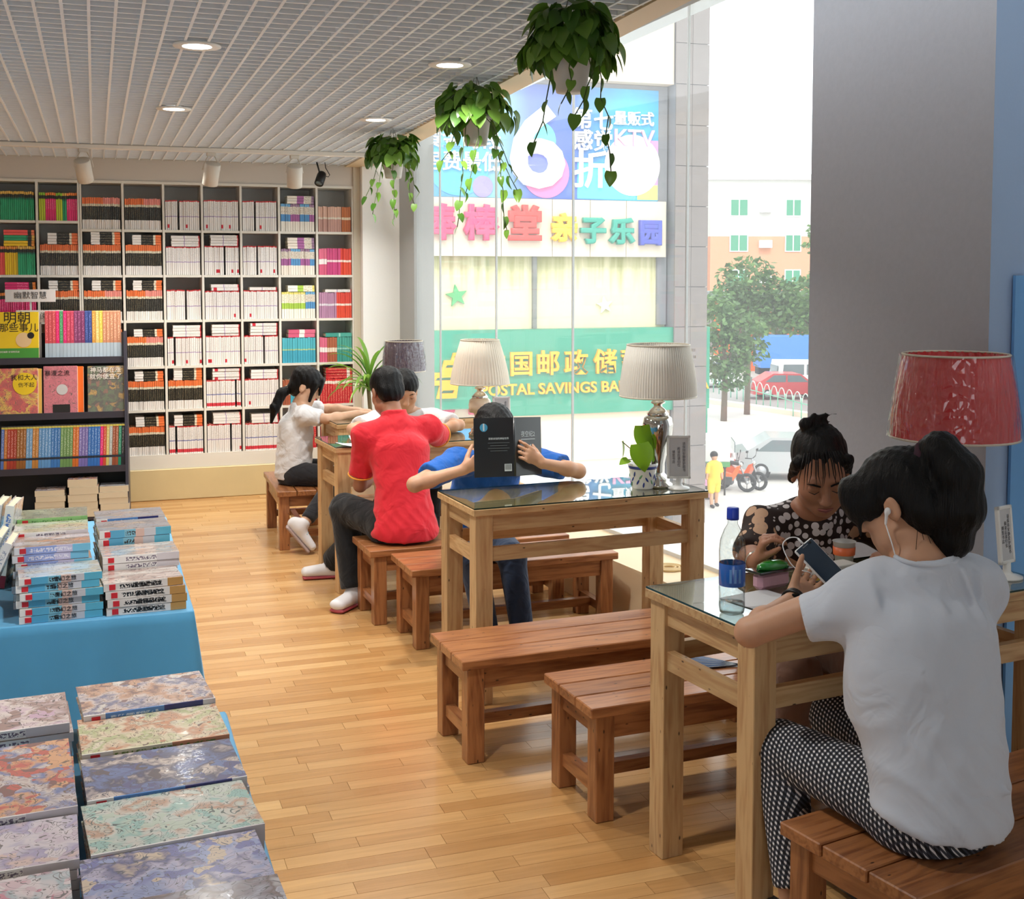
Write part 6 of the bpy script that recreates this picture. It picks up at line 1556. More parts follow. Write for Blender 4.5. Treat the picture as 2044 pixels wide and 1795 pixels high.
def hand(S_, w, d, n, lat, sc=1.0, curl=((20, 30, 20),) * 4, spread=5, thumb=(.5, .8, .4), tb=25, k=.005):
    """w wrist, d finger direction, n palm normal, lat towards the thumb"""
    w = np.asarray(w, float); d = nv(d); n = np.asarray(n, float); n = nv(n - d * (n @ d)); lat = np.cross(d, n) * (1 if np.cross(d, n) @ np.asarray(lat, float) > 0 else -1)
    S_.ecap(w - d * .01 * sc, w + d * .078 * sc, (.021 * sc, .016 * sc), (.036 * sc, .0125 * sc), lat, .012)
    base = [(.084, .029), (.089, .0095), (.085, -.0095), (.076, -.027)]; ln = [.070, .078, .072, .056]; tips = []
    for i in range(4):
        p = w + (d * base[i][0] + lat * base[i][1]) * sc; dd = rotv(d, n, 0) + lat * math.tan(R(spread * (1.5 - i) / 1.5)) * .6; dd = nv(dd); ax = np.cross(dd, n)
        S_.cap(p - d * .02 * sc, p, .0095 * sc, .0088 * sc, k)
        rs = [.0088, .0078, .0070, .0058]
        for j, fr in enumerate((.45, .31, .24)):
            dd = rotv(dd, ax, R(curl[i][j])); q = p + dd * ln[i] * fr * sc; S_.cap(p, q, rs[j] * sc, rs[j + 1] * sc, .003); p = q
        tips.append(p)
    b0 = w + (d * .018 + lat * .016) * sc; td = nv(d * thumb[0] + lat * thumb[1] + n * thumb[2]); b1 = b0 + td * .042 * sc
    S_.cap(b0, b1, .0145 * sc, .0115 * sc, .012); t2 = nv(td + d * math.sin(R(tb)) + n * .1); b2 = b1 + t2 * .032 * sc; S_.cap(b1, b2, .0108 * sc, .0095 * sc, .004)
    t3 = nv(t2 + d * math.sin(R(tb)) * .8); b3 = b2 + t3 * .025 * sc; S_.cap(b2, b3, .0095 * sc, .0075 * sc, .003); tips.append(b3)
    return tips
def skin_mat(name, c):
    m, n, b = newmat(name)
    tc = N(n, 'ShaderNodeTexCoord'); nz = N(n, 'ShaderNodeTexNoise'); nz.inputs['Scale'].default_value = 14; nz.inputs['Detail'].default_value = 4; n.links.new(tc.outputs['Object'], nz.inputs[0])
    cr = N(n, 'ShaderNodeValToRGB'); e = cr.color_ramp.elements; e[0].position = .3; e[0].color = lin([v * .93 for v in c]); e[1].position = .7; e[1].color = lin(c); n.links.new(nz.outputs['Fac'], cr.inputs[0]); n.links.new(cr.outputs[0], b.inputs['Base Color'])
    b.inputs['Roughness'].default_value = .5; b.inputs['Subsurface Weight'].default_value = .12; b.inputs['Subsurface Radius'].default_value = (.012, .005, .003); b.inputs['Subsurface Scale'].default_value = 1
    return m
def hair_mat(name, c, axis=(60, 60, 6)):
    m, n, b = newmat(name)
    b.inputs['Base Color'].default_value = lin(c); b.inputs['Roughness'].default_value = .42; b.inputs['Specular IOR Level'].default_value = .22
    tc = N(n, 'ShaderNodeTexCoord'); mp = N(n, 'ShaderNodeMapping'); mp.inputs['Scale'].default_value = axis; n.links.new(tc.outputs['Object'], mp.inputs[0])
    nz = N(n, 'ShaderNodeTexNoise'); nz.inputs['Scale'].default_value = 4; nz.inputs['Detail'].default_value = 4; n.links.new(mp.outputs[0], nz.inputs[0])
    bp = N(n, 'ShaderNodeBump'); bp.inputs['Strength'].default_value = .6; bp.inputs['Distance'].default_value = .006; n.links.new(nz.outputs['Fac'], bp.inputs['Height']); n.links.new(bp.outputs[0], b.inputs['Normal'])
    return m
def tee_mat(name, c, bs=16, st=.35, rough=.85):
    m, n, b = newmat(name)
    b.inputs['Base Color'].default_value = lin(c); b.inputs['Roughness'].default_value = rough; b.inputs['Sheen Weight'].default_value = .15; b.inputs['Specular IOR Level'].default_value = .25
    tc = N(n, 'ShaderNodeTexCoord'); nz = N(n, 'ShaderNodeTexNoise'); nz.inputs['Scale'].default_value = bs; nz.inputs['Detail'].default_value = 2.5; nz.inputs['Distortion'].default_value = 1.0; n.links.new(tc.outputs['Object'], nz.inputs[0])
    n2 = N(n, 'ShaderNodeTexNoise'); n2.inputs['Scale'].default_value = bs * .55; n2.inputs['Detail'].default_value = 1; n2.inputs['Distortion'].default_value = 1.2; n.links.new(tc.outputs['Object'], n2.inputs[0])
    rg = N(n, 'ShaderNodeMath', operation='SUBTRACT'); rg.inputs[1].default_value = .5; n.links.new(n2.outputs['Fac'], rg.inputs[0]); ab = N(n, 'ShaderNodeMath', operation='ABSOLUTE'); n.links.new(rg.outputs[0], ab.inputs[0])
    pw = N(n, 'ShaderNodeMath', operation='MULTIPLY_ADD'); pw.inputs[1].default_value = .8; n.links.new(ab.outputs[0], pw.inputs[0]); n.links.new(nz.outputs['Fac'], pw.inputs[2])
    bp = N(n, 'ShaderNodeBump'); bp.inputs['Strength'].default_value = min(1, st * 1.8); bp.inputs['Distance'].default_value = .022; n.links.new(pw.outputs[0], bp.inputs['Height']); n.links.new(bp.outputs[0], b.inputs['Normal'])
    return m
M_SKIN = skin_mat('skin_warm', (206, 156, 124)); M_SKIN2 = skin_mat('skin_tan', (176, 122, 94)); M_SKIN3 = skin_mat('skin_light', (214, 170, 140))
M_HAIR = hair_mat('hair_black', (9, 8, 9)); M_HAIR2 = hair_mat('hair_soft_black', (15, 12, 12), (40, 40, 10))
M_LIP = mat('lip', (150, 86, 78), .45)
def grp(o, S_, name, m, disp=None):
    return mobj(name, S_.mesh(name, disp), m, o)
def person(label, base):
    return thing('person', label, 'person', (0, 0, 0))
def shoe(S_, a, d, u=(0, 0, 1), L=.22, sc=1.0):
    """a = ankle above the heel"""
    a = np.asarray(a, float); d = nv(d); u = nv(u)
    S_.ecap(a - u * .045 - d * .045, a - u * .055 + d * (L - .085), (.034 * sc, .042 * sc), (.042 * sc, .026 * sc), np.cross(d, u), .02); S_.cap(a, a - u * .03, .036 * sc, .04 * sc, .03)
def sole(S_, a, d, u=(0, 0, 1), L=.22):
    a = np.asarray(a, float); d = nv(d); u = nv(u); S_.ecap(a - u * .088 - d * .05, a - u * .088 + d * (L - .08), (.037, .012), (.044, .012), np.cross(d, u), .01)
# ================================================================== the people
SEATED = None
def arms_legs(S_, J, s=1.0, ar=(.040, .034, .030, .023), lr=(.074, .055, .050, .034)):
    for e in 'LR':
        if 'el' + e in J:
            S_.cap(J['sh' + e], J['el' + e], ar[0] * s, ar[1] * s, .025)
            if 'wr' + e in J: S_.cap(J['el' + e], J['wr' + e], ar[1] * s * .98, ar[3] * s, .012); mid = np.array(J['el' + e]) * .7 + np.array(J['wr' + e]) * .3; S_.ell(mid, A3(1, 1, 1) * ar[1] * s * 1.02, None, .02)
        if 'kn' + e in J:
            S_.cap(J['hip' + e], J['kn' + e], lr[0] * s, lr[1] * s, .03); S_.cap(J['kn' + e], J['an' + e], lr[1] * s * .95, lr[3] * s, .015)
def torso(S_, J, side, wp, wc, s=1.0, dp=.10, dc=.10):
    S_.ecap(J['pelvis'], J['chest'], (wp * s, dp * s), (wc * s, dc * s), side, .03)
    S_.cap(J['shL'], J['neck'], .045 * s, .05 * s, .04); S_.cap(J['shR'], J['neck'], .045 * s, .05 * s, .04)
    S_.cap(J['neck'], J['headbase'], .05 * s, .047 * s, .02)
T_ = lambda d: {k: np.array(v, float) for k, v in d.items()}

# ------------------------------------------------------------------ F: phone user in a white shirt, back to the camera
J = T_(dict(pelvis=(1.80, 2.22, .455), chest=(1.835, 2.31, .80), neck=(1.845, 2.345, .955), headbase=(1.835, 2.38, 1.03), head=(1.833, 2.425, 1.098),
            shL=(1.690, 2.375, .905), shR=(2.005, 2.35, .905), elL=(1.487, 2.525, .785), wrL=(1.702, 2.665, .812), elR=(2.13, 2.60, .80), wrR=(1.985, 2.735, .815),
            hipL=(1.715, 2.27, .44), hipR=(1.89, 2.26, .44), knL=(1.625, 2.60, .455), knR=(1.875, 2.73, .46), anL=(1.60, 2.49, .095), anR=(1.87, 2.62, .095)))
side = A3(.985, .156, 0)
pF = person('person seen from behind in a loose white shirt, holding a phone at the near table', None)
fwdF, upF = A3(-.50, .74, -.42), A3(-.2, .45, .9)
B = SDF(.0048)
torso(B, J, side, .135, .14, 1, .09, .085); arms_legs(B, J, 1.0, (.042, .036, .032, .0235))
P_, Q = head(B, J['head'], fwdF, upF, 1.0, True)
# phone frame of reference
ph_c = A3(1.826, 2.735, .880); cf = A3(.327, .943, -.062); cr_ = A3(.945, -.3275, 0); cu = A3(.02, .059, .998)
nrm = nv(-cf * .85 + cu * .5 + cr_ * .1); lng = nv(cr_ * .55 - cu * .83); lng = nv(lng - nrm * (lng @ nrm)); sht = np.cross(lng, nrm)
if sht @ cr_ < 0: sht = -sht
tipsL = hand(B, J['wrL'], nv(ph_c - nrm * .045 - J['wrL']), nrm, -lng, .98, ((0, 3, 35), (0, 3, 35), (0, 4, 38), (2, 6, 40)), 6, (.62, .40, .75), -4)
# right hand reaching to the phone from the right
tipsR = hand(B, J['wrR'], nv(ph_c + lng * .045 + sht * .035 - J['wrR']), nv(nrm * .35 - cu * .5 - sht * .4), nv(nrm * .6 + cu * .5), .92, ((30, 40, 25), (40, 45, 25), (45, 45, 25), (50, 45, 25)), 4, (.85, .35, .2), 12)
grp(pF, B, 'body', M_SKIN)
# loose shirt
B = SDF(.0062)
B.ecap(J['pelvis'] + (0.0, -.015, -.035), J['chest'] + (0, -.01, 0), (.178, .135), (.185, .118), side, .03)
B.cap(J['shL'] + (0, 0, -.005), J['neck'] + (-.02, -.005, -.01), .062, .07, .05); B.cap(J['shR'] + (0, 0, -.005), J['neck'] + (.02, -.005, -.01), .062, .07, .05)
sl = J['shL'] + (J['elL'] - J['shL']) * .52
B.ecap(J['shL'] + (.03, -.02, -.025), sl + (0, -.012, -.012), (.075, .085), (.055, .066), (0, 0, 1), .05, 'u', True)
sr_ = J['shR'] + (J['elR'] - J['shR']) * .7
B.ecap(J['shR'] + (-.02, 0, -.02), sr_, (.078, .085), (.06, .066), (0, 0, 1), .05, 'u', True)
B.ell((1.77, 2.30, .70), (.155, .11, .16), None, .06)
B.ell(J['neck'] + (-.005, .012, .05), (.085, .075, .055), None, .01, 's')
# folds running over the back
for a, b, r_ in (((1.66, 2.27, .80), (1.80, 2.18, .62), .012), ((1.66, 2.25, .76), (1.76, 2.14, .56), .012), ((1.70, 2.16, .56), (1.90, 2.10, .50), .011), ((1.72, 2.30, .93), (1.80, 2.21, .82), .010), ((1.76, 2.29, .955), (1.83, 2.20, .86), .010), ((1.90, 2.27, .955), (1.92, 2.21, .84), .010), ((1.95, 2.28, .94), (1.96, 2.23, .80), .009)):
    B.cap(a, b, r_, r_ * .5, .022)
def fold(X, Y, Z):
    w = np.exp(-((Z - .50) / .13) ** 2); w2 = np.exp(-((Z - .90) / .07) ** 2); w3 = np.exp(-((Z - .66) / .12) ** 2)
    rd = lambda p: np.abs(np.sin(p)) ** .6 - .62
    return .006 * rd(34 * Z + 30 * (X - 1.7) * (1 + 1.2 * (Z - .5)) + 1.4 * np.sin(14 * X)) * w + .0045 * rd(46 * (X - 1.6) - 22 * Z + .9 * np.sin(16 * Z)) * w2 + .0045 * rd(30 * Z - 24 * X + 1.2 * np.sin(10 * X + 7 * Z)) * w3
hemn = A3(-.1, .25, -1); B.cut((1.80, 2.13, .415), hemn)
shirtF = grp(pF, B, 'shirt', tee_mat('shirt_white_grey', (206, 212, 224), 9, .25), fold)
MB().tube([tuple(J['neck'] + A3(.080 * math.cos(a) - .004, .060 * math.sin(a) - .012, .036 + .012 * math.sin(a))) for a in np.linspace(math.pi * .98, math.pi * 2.02, 22)], .006, 8).obj('collar', MATS['shirt_white_grey'], pF)
# checked trousers
def check_mat():
    m, n, b = newmat('checked_cloth')
    tc = N(n, 'ShaderNodeTexCoord'); mp = N(n, 'ShaderNodeMapping'); mp.inputs['Scale'].default_value = (70, 70, 70); mp.inputs['Rotation'].default_value = (0, 0, .2); n.links.new(tc.outputs['Object'], mp.inputs[0])
    sp = N(n, 'ShaderNodeSeparateXYZ'); n.links.new(mp.outputs[0], sp.inputs[0])
    def fr_(o):
        f_ = N(n, 'ShaderNodeMath', operation='FRACT'); n.links.new(o, f_.inputs[0]); g_ = N(n, 'ShaderNodeMath', operation='GREATER_THAN'); g_.inputs[1].default_value = .45; n.links.new(f_.outputs[0], g_.inputs[0]); return g_.outputs[0]
    zx = N(n, 'ShaderNodeMath', operation='ADD'); n.links.new(sp.outputs[0], zx.inputs[0]); n.links.new(sp.outputs[2], zx.inputs[1])
    yx = N(n, 'ShaderNodeMath', operation='MULTIPLY_ADD'); yx.inputs[1].default_value = -.5; n.links.new(sp.outputs[0], yx.inputs[0]); n.links.new(sp.outputs[1], yx.inputs[2])
    a = fr_(yx.outputs[0]); b_ = fr_(zx.outputs[0])
    mu = N(n, 'ShaderNodeMath', operation='ADD'); n.links.new(a, mu.inputs[0]); n.links.new(b_, mu.inputs[1])
    hf = N(n, 'ShaderNodeMath', operation='MULTIPLY'); hf.inputs[1].default_value = .5; n.links.new(mu.outputs[0], hf.inputs[0])
    cr = N(n, 'ShaderNodeValToRGB'); cr.color_ramp.interpolation = 'CONSTANT'; e = cr.color_ramp.elements; e[0].color = lin((226, 226, 228)); e[1].position = .75; e[1].color = lin((16, 17, 24)); q = e.new(.3); q.color = lin((62, 64, 74))
    n.links.new(hf.outputs[0], cr.inputs[0]); n.links.new(cr.outputs[0], b.inputs['Base Color']); b.inputs['Roughness'].default_value = .85
    return m
B = SDF(.007)
B.ecap(J['pelvis'] + (0, 0, -.03), J['pelvis'] + (0, .01, .06), (.165, .12), (.15, .105), side, .03)
for e in 'LR': B.cap(J['hip' + e], J['kn' + e], .088, .068, .04); B.ecap(J['kn' + e], J['an' + e] + (0, 0, .05), (.066, .066), (.052, .052), (1, 0, 0), .02, 'u', True)
B.cut((1.8, 2.2, .362), (0, 0, -1), (1.80, 2.15, .35), .20)
grp(pF, B, 'trousers', check_mat())
B = SDF(.007); [shoe(B, J['an' + e] + (0, 0, .0), (-.1, 1, 0)) for e in 'LR']; grp(pF, B, 'shoes', mat('shoe_grey', (90, 90, 96), .6))
# hair: cap, fringe to the left, high ponytail
B = SDF(.0048)
B.ell(P_(0, -.018, .046), (.086, .102, .088), Q, .01)
B.ell(P_(0, -.058, -.015), (.080, .064, .088), Q, .02)
B.ell(P_(-.060, .055, .035), (.030, .052, .062), Q, .02); B.ell(P_(-.045, .085, .045), (.040, .028, .052), Q, .02); B.ell(P_(.03, .08, .05), (.045, .032, .05), Q, .02)
B.cap(P_(-.066, .08, .02), P_(-.062, .088, -.045), .016, .006, .012); B.cap(P_(-.05, .098, .03), P_(-.05, .102, -.03), .016, .006, .012)
B.cap(P_(-.078, .0, .02), P_(-.080, .01, -.055), .010, .004, .008)
B.ell(P_(0, .075, -.04), (.064, .06, .062), Q, .012, 's'); B.ell(P_(-.079, -.008, -.022), (.016, .022, .03), Q, .008, 's')
tie = P_(.0, -.085, .085)
B.chain([tie, tie + (.03, -.045, .022), tie + (.055, -.075, -.03), tie + (.06, -.078, -.11), tie + (.05, -.062, -.19), tie + (.035, -.05, -.235)], [.026, .044, .056, .058, .048, .018], .02)
def strand(X, Y, Z): return .0016 * np.sin(210 * X + 90 * Y + 2 * np.sin(30 * Z)) + .0012 * np.sin(260 * Y - 120 * X)
grp(pF, B, 'hair', M_HAIR, strand)
B = SDF(.005)
for k in range(9):
    a = k * 2 * math.pi / 9; B.ell(tie + (.012 + .0 * k, -.012, .004) + (cu * math.cos(a) + nv(np.cross(cu, A3(.5, -.8, .4))) * math.sin(a)) * .030, (.016, .016, .016), None, .006)
grp(pF, B, 'hair_tie', mat('scrunchie', (60, 28, 44), .8))
# loose strands at the nape
q = MB()
r = random.Random(5)
for k in range(40):
    a = r.uniform(-.05, .06); p0 = P_(a, -.075 + abs(a) * .4, -.045); p1 = p0 + (r.uniform(-.02, .02), r.uniform(-.02, .0), -.05 - r.random() * .03); p2 = p1 + (r.uniform(-.02, .02), r.uniform(-.01, .01), -.02)
    q.tube([tuple(p0), tuple(p1), tuple(p2)], [.0008, .0006, .0003], 4)
q.obj('loose_strands', M_HAIR, pF)
# wrist watch strap
wd = nv(J['wrL'] - J['elL']); wc_ = J['wrL'] - wd * .012; u_ = nv(np.cross(wd, (0, 0, 1))); v_ = np.cross(wd, u_)
q = MB()
for o_ in (-.006, 0, .006): q.tube([tuple(wc_ + wd * o_ + (u_ * math.cos(a) * .0275 + v_ * math.sin(a) * .0275)) for a in np.linspace(0, 2 * math.pi, 25)], .0042, 6, cap=False)
wt = q.obj('watch_strap', mat('strap_black', (18, 18, 20), .35), None); wt.name = 'wrist_watch'; tag(wt, 'black bead-edged wrist watch on the arm of the phone user', 'watch')
MB().box(tuple(wc_ - cf * .027 + cu * .012), (.02, .008, .022), None, 0, .002).obj('watch_case', mat('watch_case', (30, 30, 32), .2, metal=.7), wt)
# phone
Mp = Matrix((Vector(sht), Vector(-lng), Vector(nrm))).transposed().to_4x4(); Mp.translation = Vector(ph_c)
ph = thing('smartphone', 'dark-screened smartphone in a white case held by the phone user', 'phone'); ph.matrix_world = Mp
MB().b2(-.034, .034, -.069, .069, -.009, -.001, bev=.0035).obj('case', mat('phone_white', (232, 232, 234), .3), ph)
MB().b2(-.030, .030, -.066, .066, -.001, .0005).obj('screen', mat('phone_screen', (36, 50, 68), .12), ph)
MB().b2(-.010, .010, .0595, .0615, .0005, .0009).obj('speaker_slot', mat('slot_grey', (120, 124, 130), .4), ph)
MB().lathe([(0, 0), (.004, 0), (.004, .0006), (0, .0006)], 12).obj('camera_dot', MATS['black_plastic'], ph, (.018, .0605, .0005))
# earphones
ear = P_(-.088, -.002, -.018)
ep = thing('earphones', 'white earphones with a cord from the ear to the phone', 'earphones', tuple(ear))
M_EP = mat('earphone_white', (238, 238, 240), .35)
S2 = SDF(.002); S2.ell((0, 0, .004), (.008, .008, .009), None, .003); S2.cap((-.003, 0, 0), (-.002, .004, -.028), .0045, .0032, .004); mobj('earbud', S2.mesh('earbud'), M_EP, ep)
def rel(p): return tuple(np.asarray(p) - ear)
pe = [ear + (-.002, .004, -.028), ear + (.006, -.012, -.075), ear + (.012, -.03, -.13), A3(1.79, 2.30, .93)]
q = MB(); q.tube([rel(p) for p in pe], .0016, 6); q.obj('cord', M_EP, ep)
plug = ph_c - lng * .070
pc = [plug, plug - lng * .02, plug - lng * .034 - sht * .02, plug - lng * .03 - sht * .048, plug - sht * .066 + lng * .01, plug - sht * .066 + lng * .04, plug - sht * .045 + lng * .075, A3(1.80, 2.80, .80), A3(1.80, 2.79, .776)]
def smooth(ps, n_=6):
    ps = [np.asarray(p) for p in ps]; out = []
    for i in range(len(ps) - 1):
        a, b, c_, d_ = ps[max(0, i - 1)], ps[i], ps[i + 1], ps[min(len(ps) - 1, i + 2)]
        for k in range(n_):
            t = k / n_; out.append(.5 * ((2 * b) + (-a + c_) * t + (2 * a - 5 * b + 4 * c_ - d_) * t * t + (-a + 3 * b - 3 * c_ + d_) * t ** 3))
    return out + [ps[-1]]
MB().tube([rel(p) for p in smooth(pc)], .0016, 6).obj('cord', M_EP, ep)
MB().tube([rel(plug + lng * .004), rel(plug - lng * .018)], .0028, 8).obj('plug', M_EP, ep)

# ------------------------------------------------------------------ E: woman in the dotted blouse across the near table
J = T_(dict(pelvis=(2.14, 3.43, .455), chest=(2.165, 3.34, .755), neck=(2.15, 3.265, .905), headbase=(2.11, 3.20, .975), head=(2.078, 3.125, 1.055),
            shL=(1.985, 3.29, .865), shR=(2.325, 3.32, .86), elL=(1.878, 3.19, .795), wrL=(1.792, 3.01, .826), elR=(2.40, 3.17, .81), wrR=(2.27, 3.03, .81),
            hipL=(2.05, 3.42, .44), hipR=(2.23, 3.43, .44), knL=(2.0, 3.10, .45), knR=(2.2, 3.08, .45), anL=(1.98, 3.14, .095), anR=(2.2, 3.14, .095)))
side = A3(.99, .1, 0)
pE = person('woman in a brown blouse with white and tan dots, looking down across the near table', None)
B = SDF(.0048)
torso(B, J, side, .14, .145, 1, .10, .09); arms_legs(B, J)
fE, uE = A3(-.34, -.80, -.52), A3(-.30, -.42, .86)
P_, Q = head(B, J['head'], fE, uE, 1.06, True)
hw = J['wrL']
tipsE = hand(B, hw, nv((.05, -.35, .75)) , nv((.7, -.35, -.35)), nv((.5, -.6, .5)), .93, ((38, 45, 25), (50, 50, 25), (58, 52, 25), (62, 52, 25)), 3, (.75, .35, .45), 10)
hand(B, J['wrR'], nv((-.8, -.5, .0)), nv((0, 0, -1)), nv((0, -.5, .3)), .93)
grp(pE, B, 'body', M_SKIN2)
def dots_mat():
    m, n, b = newmat('dotted_blouse')
    tc = N(n, 'ShaderNodeTexCoord'); base = lin((40, 24, 22))
    def dots(scale, thr, col, prev, rand=1.0, maskz=None):
        v = N(n, 'ShaderNodeTexVoronoi'); v.inputs['Scale'].default_value = scale; v.inputs['Randomness'].default_value = rand; n.links.new(tc.outputs['Object'], v.inputs['Vector'])
        g_ = N(n, 'ShaderNodeMath', operation='LESS_THAN'); g_.inputs[1].default_value = thr; n.links.new(v.outputs['Distance'], g_.inputs[0]); f_ = g_.outputs[0]
        if maskz is not None: k_ = N(n, 'ShaderNodeMath', operation='MULTIPLY'); n.links.new(f_, k_.inputs[0]); n.links.new(maskz, k_.inputs[1]); f_ = k_.outputs[0]
        mx = N(n, 'ShaderNodeMix', data_type='RGBA'); n.links.new(f_, mx.inputs[0]); mx.inputs[7].default_value = lin(col)
        if prev is None: mx.inputs[6].default_value = base
        else: n.links.new(prev, mx.inputs[6])
        return mx.outputs[2]
    d1 = dots(19, .40, (206, 166, 136), None, .9); d2 = dots(46, .22, (196, 160, 136), d1, 1)
    # yoke of dense white rings around the neckline
    vm = N(n, 'ShaderNodeVectorMath', operation='DISTANCE'); vm.inputs[1].default_value = tuple(J['neck'] + (-.02, -.06, .0)); n.links.new(tc.outputs['Object'], vm.inputs[0])
    lt = N(n, 'ShaderNodeMath', operation='LESS_THAN'); lt.inputs[1].default_value = .165; n.links.new(vm.outputs['Value'], lt.inputs[0])
    mx = N(n, 'ShaderNodeMix', data_type='RGBA'); n.links.new(lt.outputs[0], mx.inputs[0]); n.links.new(d2, mx.inputs[6]); mx.inputs[7].default_value = base
    d3 = dots(36, .46, (216, 210, 212), mx.outputs[2], .55, lt.outputs[0])
    n.links.new(d3, b.inputs['Base Color']); b.inputs['Roughness'].default_value = .8
    return m
B = SDF(.0062)
B.ecap(J['pelvis'] + (0, 0, -.02), J['chest'], (.165, .125), (.168, .108), side, .03)
for e in 'LR':
    B.cap(J['sh' + e], J['neck'] + (0, .01, -.025), .06, .062, .05); se = J['sh' + e] + (J['el' + e] - J['sh' + e]) * .98
    B.ecap(J['sh' + e], se, (.058, .062), (.060, .062), (0, 0, 1), .04, 'u', True)
B.ell(J['chest'] + (-.02, -.07, .0), (.13, .06, .10), None, .05)
B.ell(J['neck'] + (-.03, -.06, .035), (.075, .085, .06), None, .01, 's')
grp(pE, B, 'blouse', dots_mat(), lambda X, Y, Z: .002 * np.sin(40 * X + 30 * Z) + .002 * np.sin(50 * Z - 35 * X))
B = SDF(.0075)
B.ecap(J['pelvis'] + (0, 0, -.03), J['pelvis'] + (0, 0, .05), (.16, .12), (.15, .11), side, .03)
for e in 'LR': B.cap(J['hip' + e], J['kn' + e], .082, .066, .04); B.ecap(J['kn' + e], J['an' + e] + (0, 0, .06), (.064, .064), (.05, .05), (1, 0, 0), .02, 'u', True)
B.cut((2.14, 3.43, .363), (0, 0, -1), (2.14, 3.46, .36), .19)
grp(pE, B, 'trousers', tee_mat('trousers_taupe', (128, 96, 80), 12, .3))
B = SDF(.007); [shoe(B, J['an' + e], (-.1, -1, 0)) for e in 'LR']; grp(pE, B, 'shoes', mat('shoe_brown', (110, 84, 60), .6))
B = SDF(.0048)
B.ell(P_(0, -.026, .048), (.084, .102, .090), Q, .01); B.ell(P_(0, -.06, -.02), (.078, .056, .075), Q, .02)
for e in (-1, 1): B.cap(P_(e * .070, .035, .065), P_(e * .080, -.03, -.05), .018, .012, .015)
B.ell(P_(0, .108, -.02), (.078, .078, .10), Q, .012, 's')
tu = P_(.035, -.05, .135)
for k in range(9):
    B.chain([tu, tu + (.012 + .006 * k, -.01, .012 * math.sin(k * 1.7) + .014), tu + (.022 + .009 * k, -.015 + .008 * math.cos(k * 2), .016 * math.sin(k * 1.7) + .018)], [.014, .006, .0015], .008)
grp(pE, B, 'hair', M_HAIR2, strand)
q = MB()
for e in (-1, 1):
    q.tube([tuple(P_(e * .014, .0985, .026)), tuple(P_(e * .032, .098, .034)), tuple(P_(e * .05, .084, .028))], [.003, .0034, .0014], 6)
q.obj('eyebrows', M_HAIR2, pE)
q = MB(); r = random.Random(9)
for k in range(15):
    x = -.06 + .12 * k / 14 + r.uniform(-.003, .003); z = .045 + r.uniform(-.03, .02); q.tube([tuple(P_(x * .8, .05, .112)), tuple(P_(x, .084, .098)), tuple(P_(x * 1.1, .101 - 3 * x * x, .07)), tuple(P_(x * 1.2 + r.uniform(-.01, .01), .106 - 4 * x * x, z))], [.002, .0022, .0014, .0003], 4)
q.obj('fringe', M_HAIR2, pE)
q = MB()
for e in (-1, 1): q.tube([tuple(P_(e * .017, .0925, .0035)), tuple(P_(e * .031, .098, -.0005)), tuple(P_(e * .046, .089, .0025))], [.0009, .0016, .0009], 6)
q.obj('eyelashes', M_HAIR2, pE)
q = MB(); q.tube([tuple(P_(-.022, .090, -.0645)), tuple(P_(0, .0968, -.0648)), tuple(P_(.022, .090, -.0645))], [.002, .0036, .002], 8); q.tube([tuple(P_(-.018, .089, -.071)), tuple(P_(0, .0965, -.0725)), tuple(P_(.018, .089, -.071))], [.0018, .004, .0018], 8); q.obj('lips', M_LIP, pE)
bw = hw + nv(J['elL'] - hw) * .01
q = MB(); dw = nv(hw - J['elL']); u_ = nv(np.cross(dw, (0, 0, 1))); v_ = np.cross(dw, u_)
q.tube([tuple(bw + u_ * math.cos(a) * .030 + v_ * (math.sin(a) * .030) - A3(0, 0, .004)) for a in np.linspace(0, 2 * math.pi, 33)], .0026, 6, cap=False)
q.tube([tuple(bw + dw * .008 + u_ * math.cos(a) * .031 + v_ * (math.sin(a) * .031) - A3(0, 0, .006)) for a in np.linspace(0, 2 * math.pi, 33)], .0016, 6, cap=False)
br = q.obj('bracelet', M_CHROME); tag(br, 'silver chain bracelet on the wrist of the woman', 'bracelet')

# ------------------------------------------------------------------ D: reader in the blue shirt
J = T_(dict(pelvis=(1.63, 5.21, .45), chest=(1.645, 5.10, .74), neck=(1.65, 5.05, .85), headbase=(1.652, 5.03, .89), head=(1.653, 5.01, .955),
            shL=(1.475, 5.00, .838), shR=(1.82, 5.01, .83), elL=(1.237, 4.80, .785), wrL=(1.438, 4.765, .842), elR=(1.955, 4.765, .808), wrR=(1.762, 4.705, .862),
            hipL=(1.555, 5.20, .43), hipR=(1.72, 5.20, .43), knL=(1.50, 4.84, .445), knR=(1.68, 4.85, .44), anL=(1.555, 4.80, .095), anR=(1.705, 4.78, .095)))
side = A3(1, 0, 0)
pD = person('reader in a blue T-shirt whose face is hidden behind an open black book', None)
B = SDF(.0048)
torso(B, J, side, .125, .14, .95); arms_legs(B, J, .95)
P_, Q = head(B, J['head'], (-.05, -.95, -.3), (0, -.3, .95), .98)
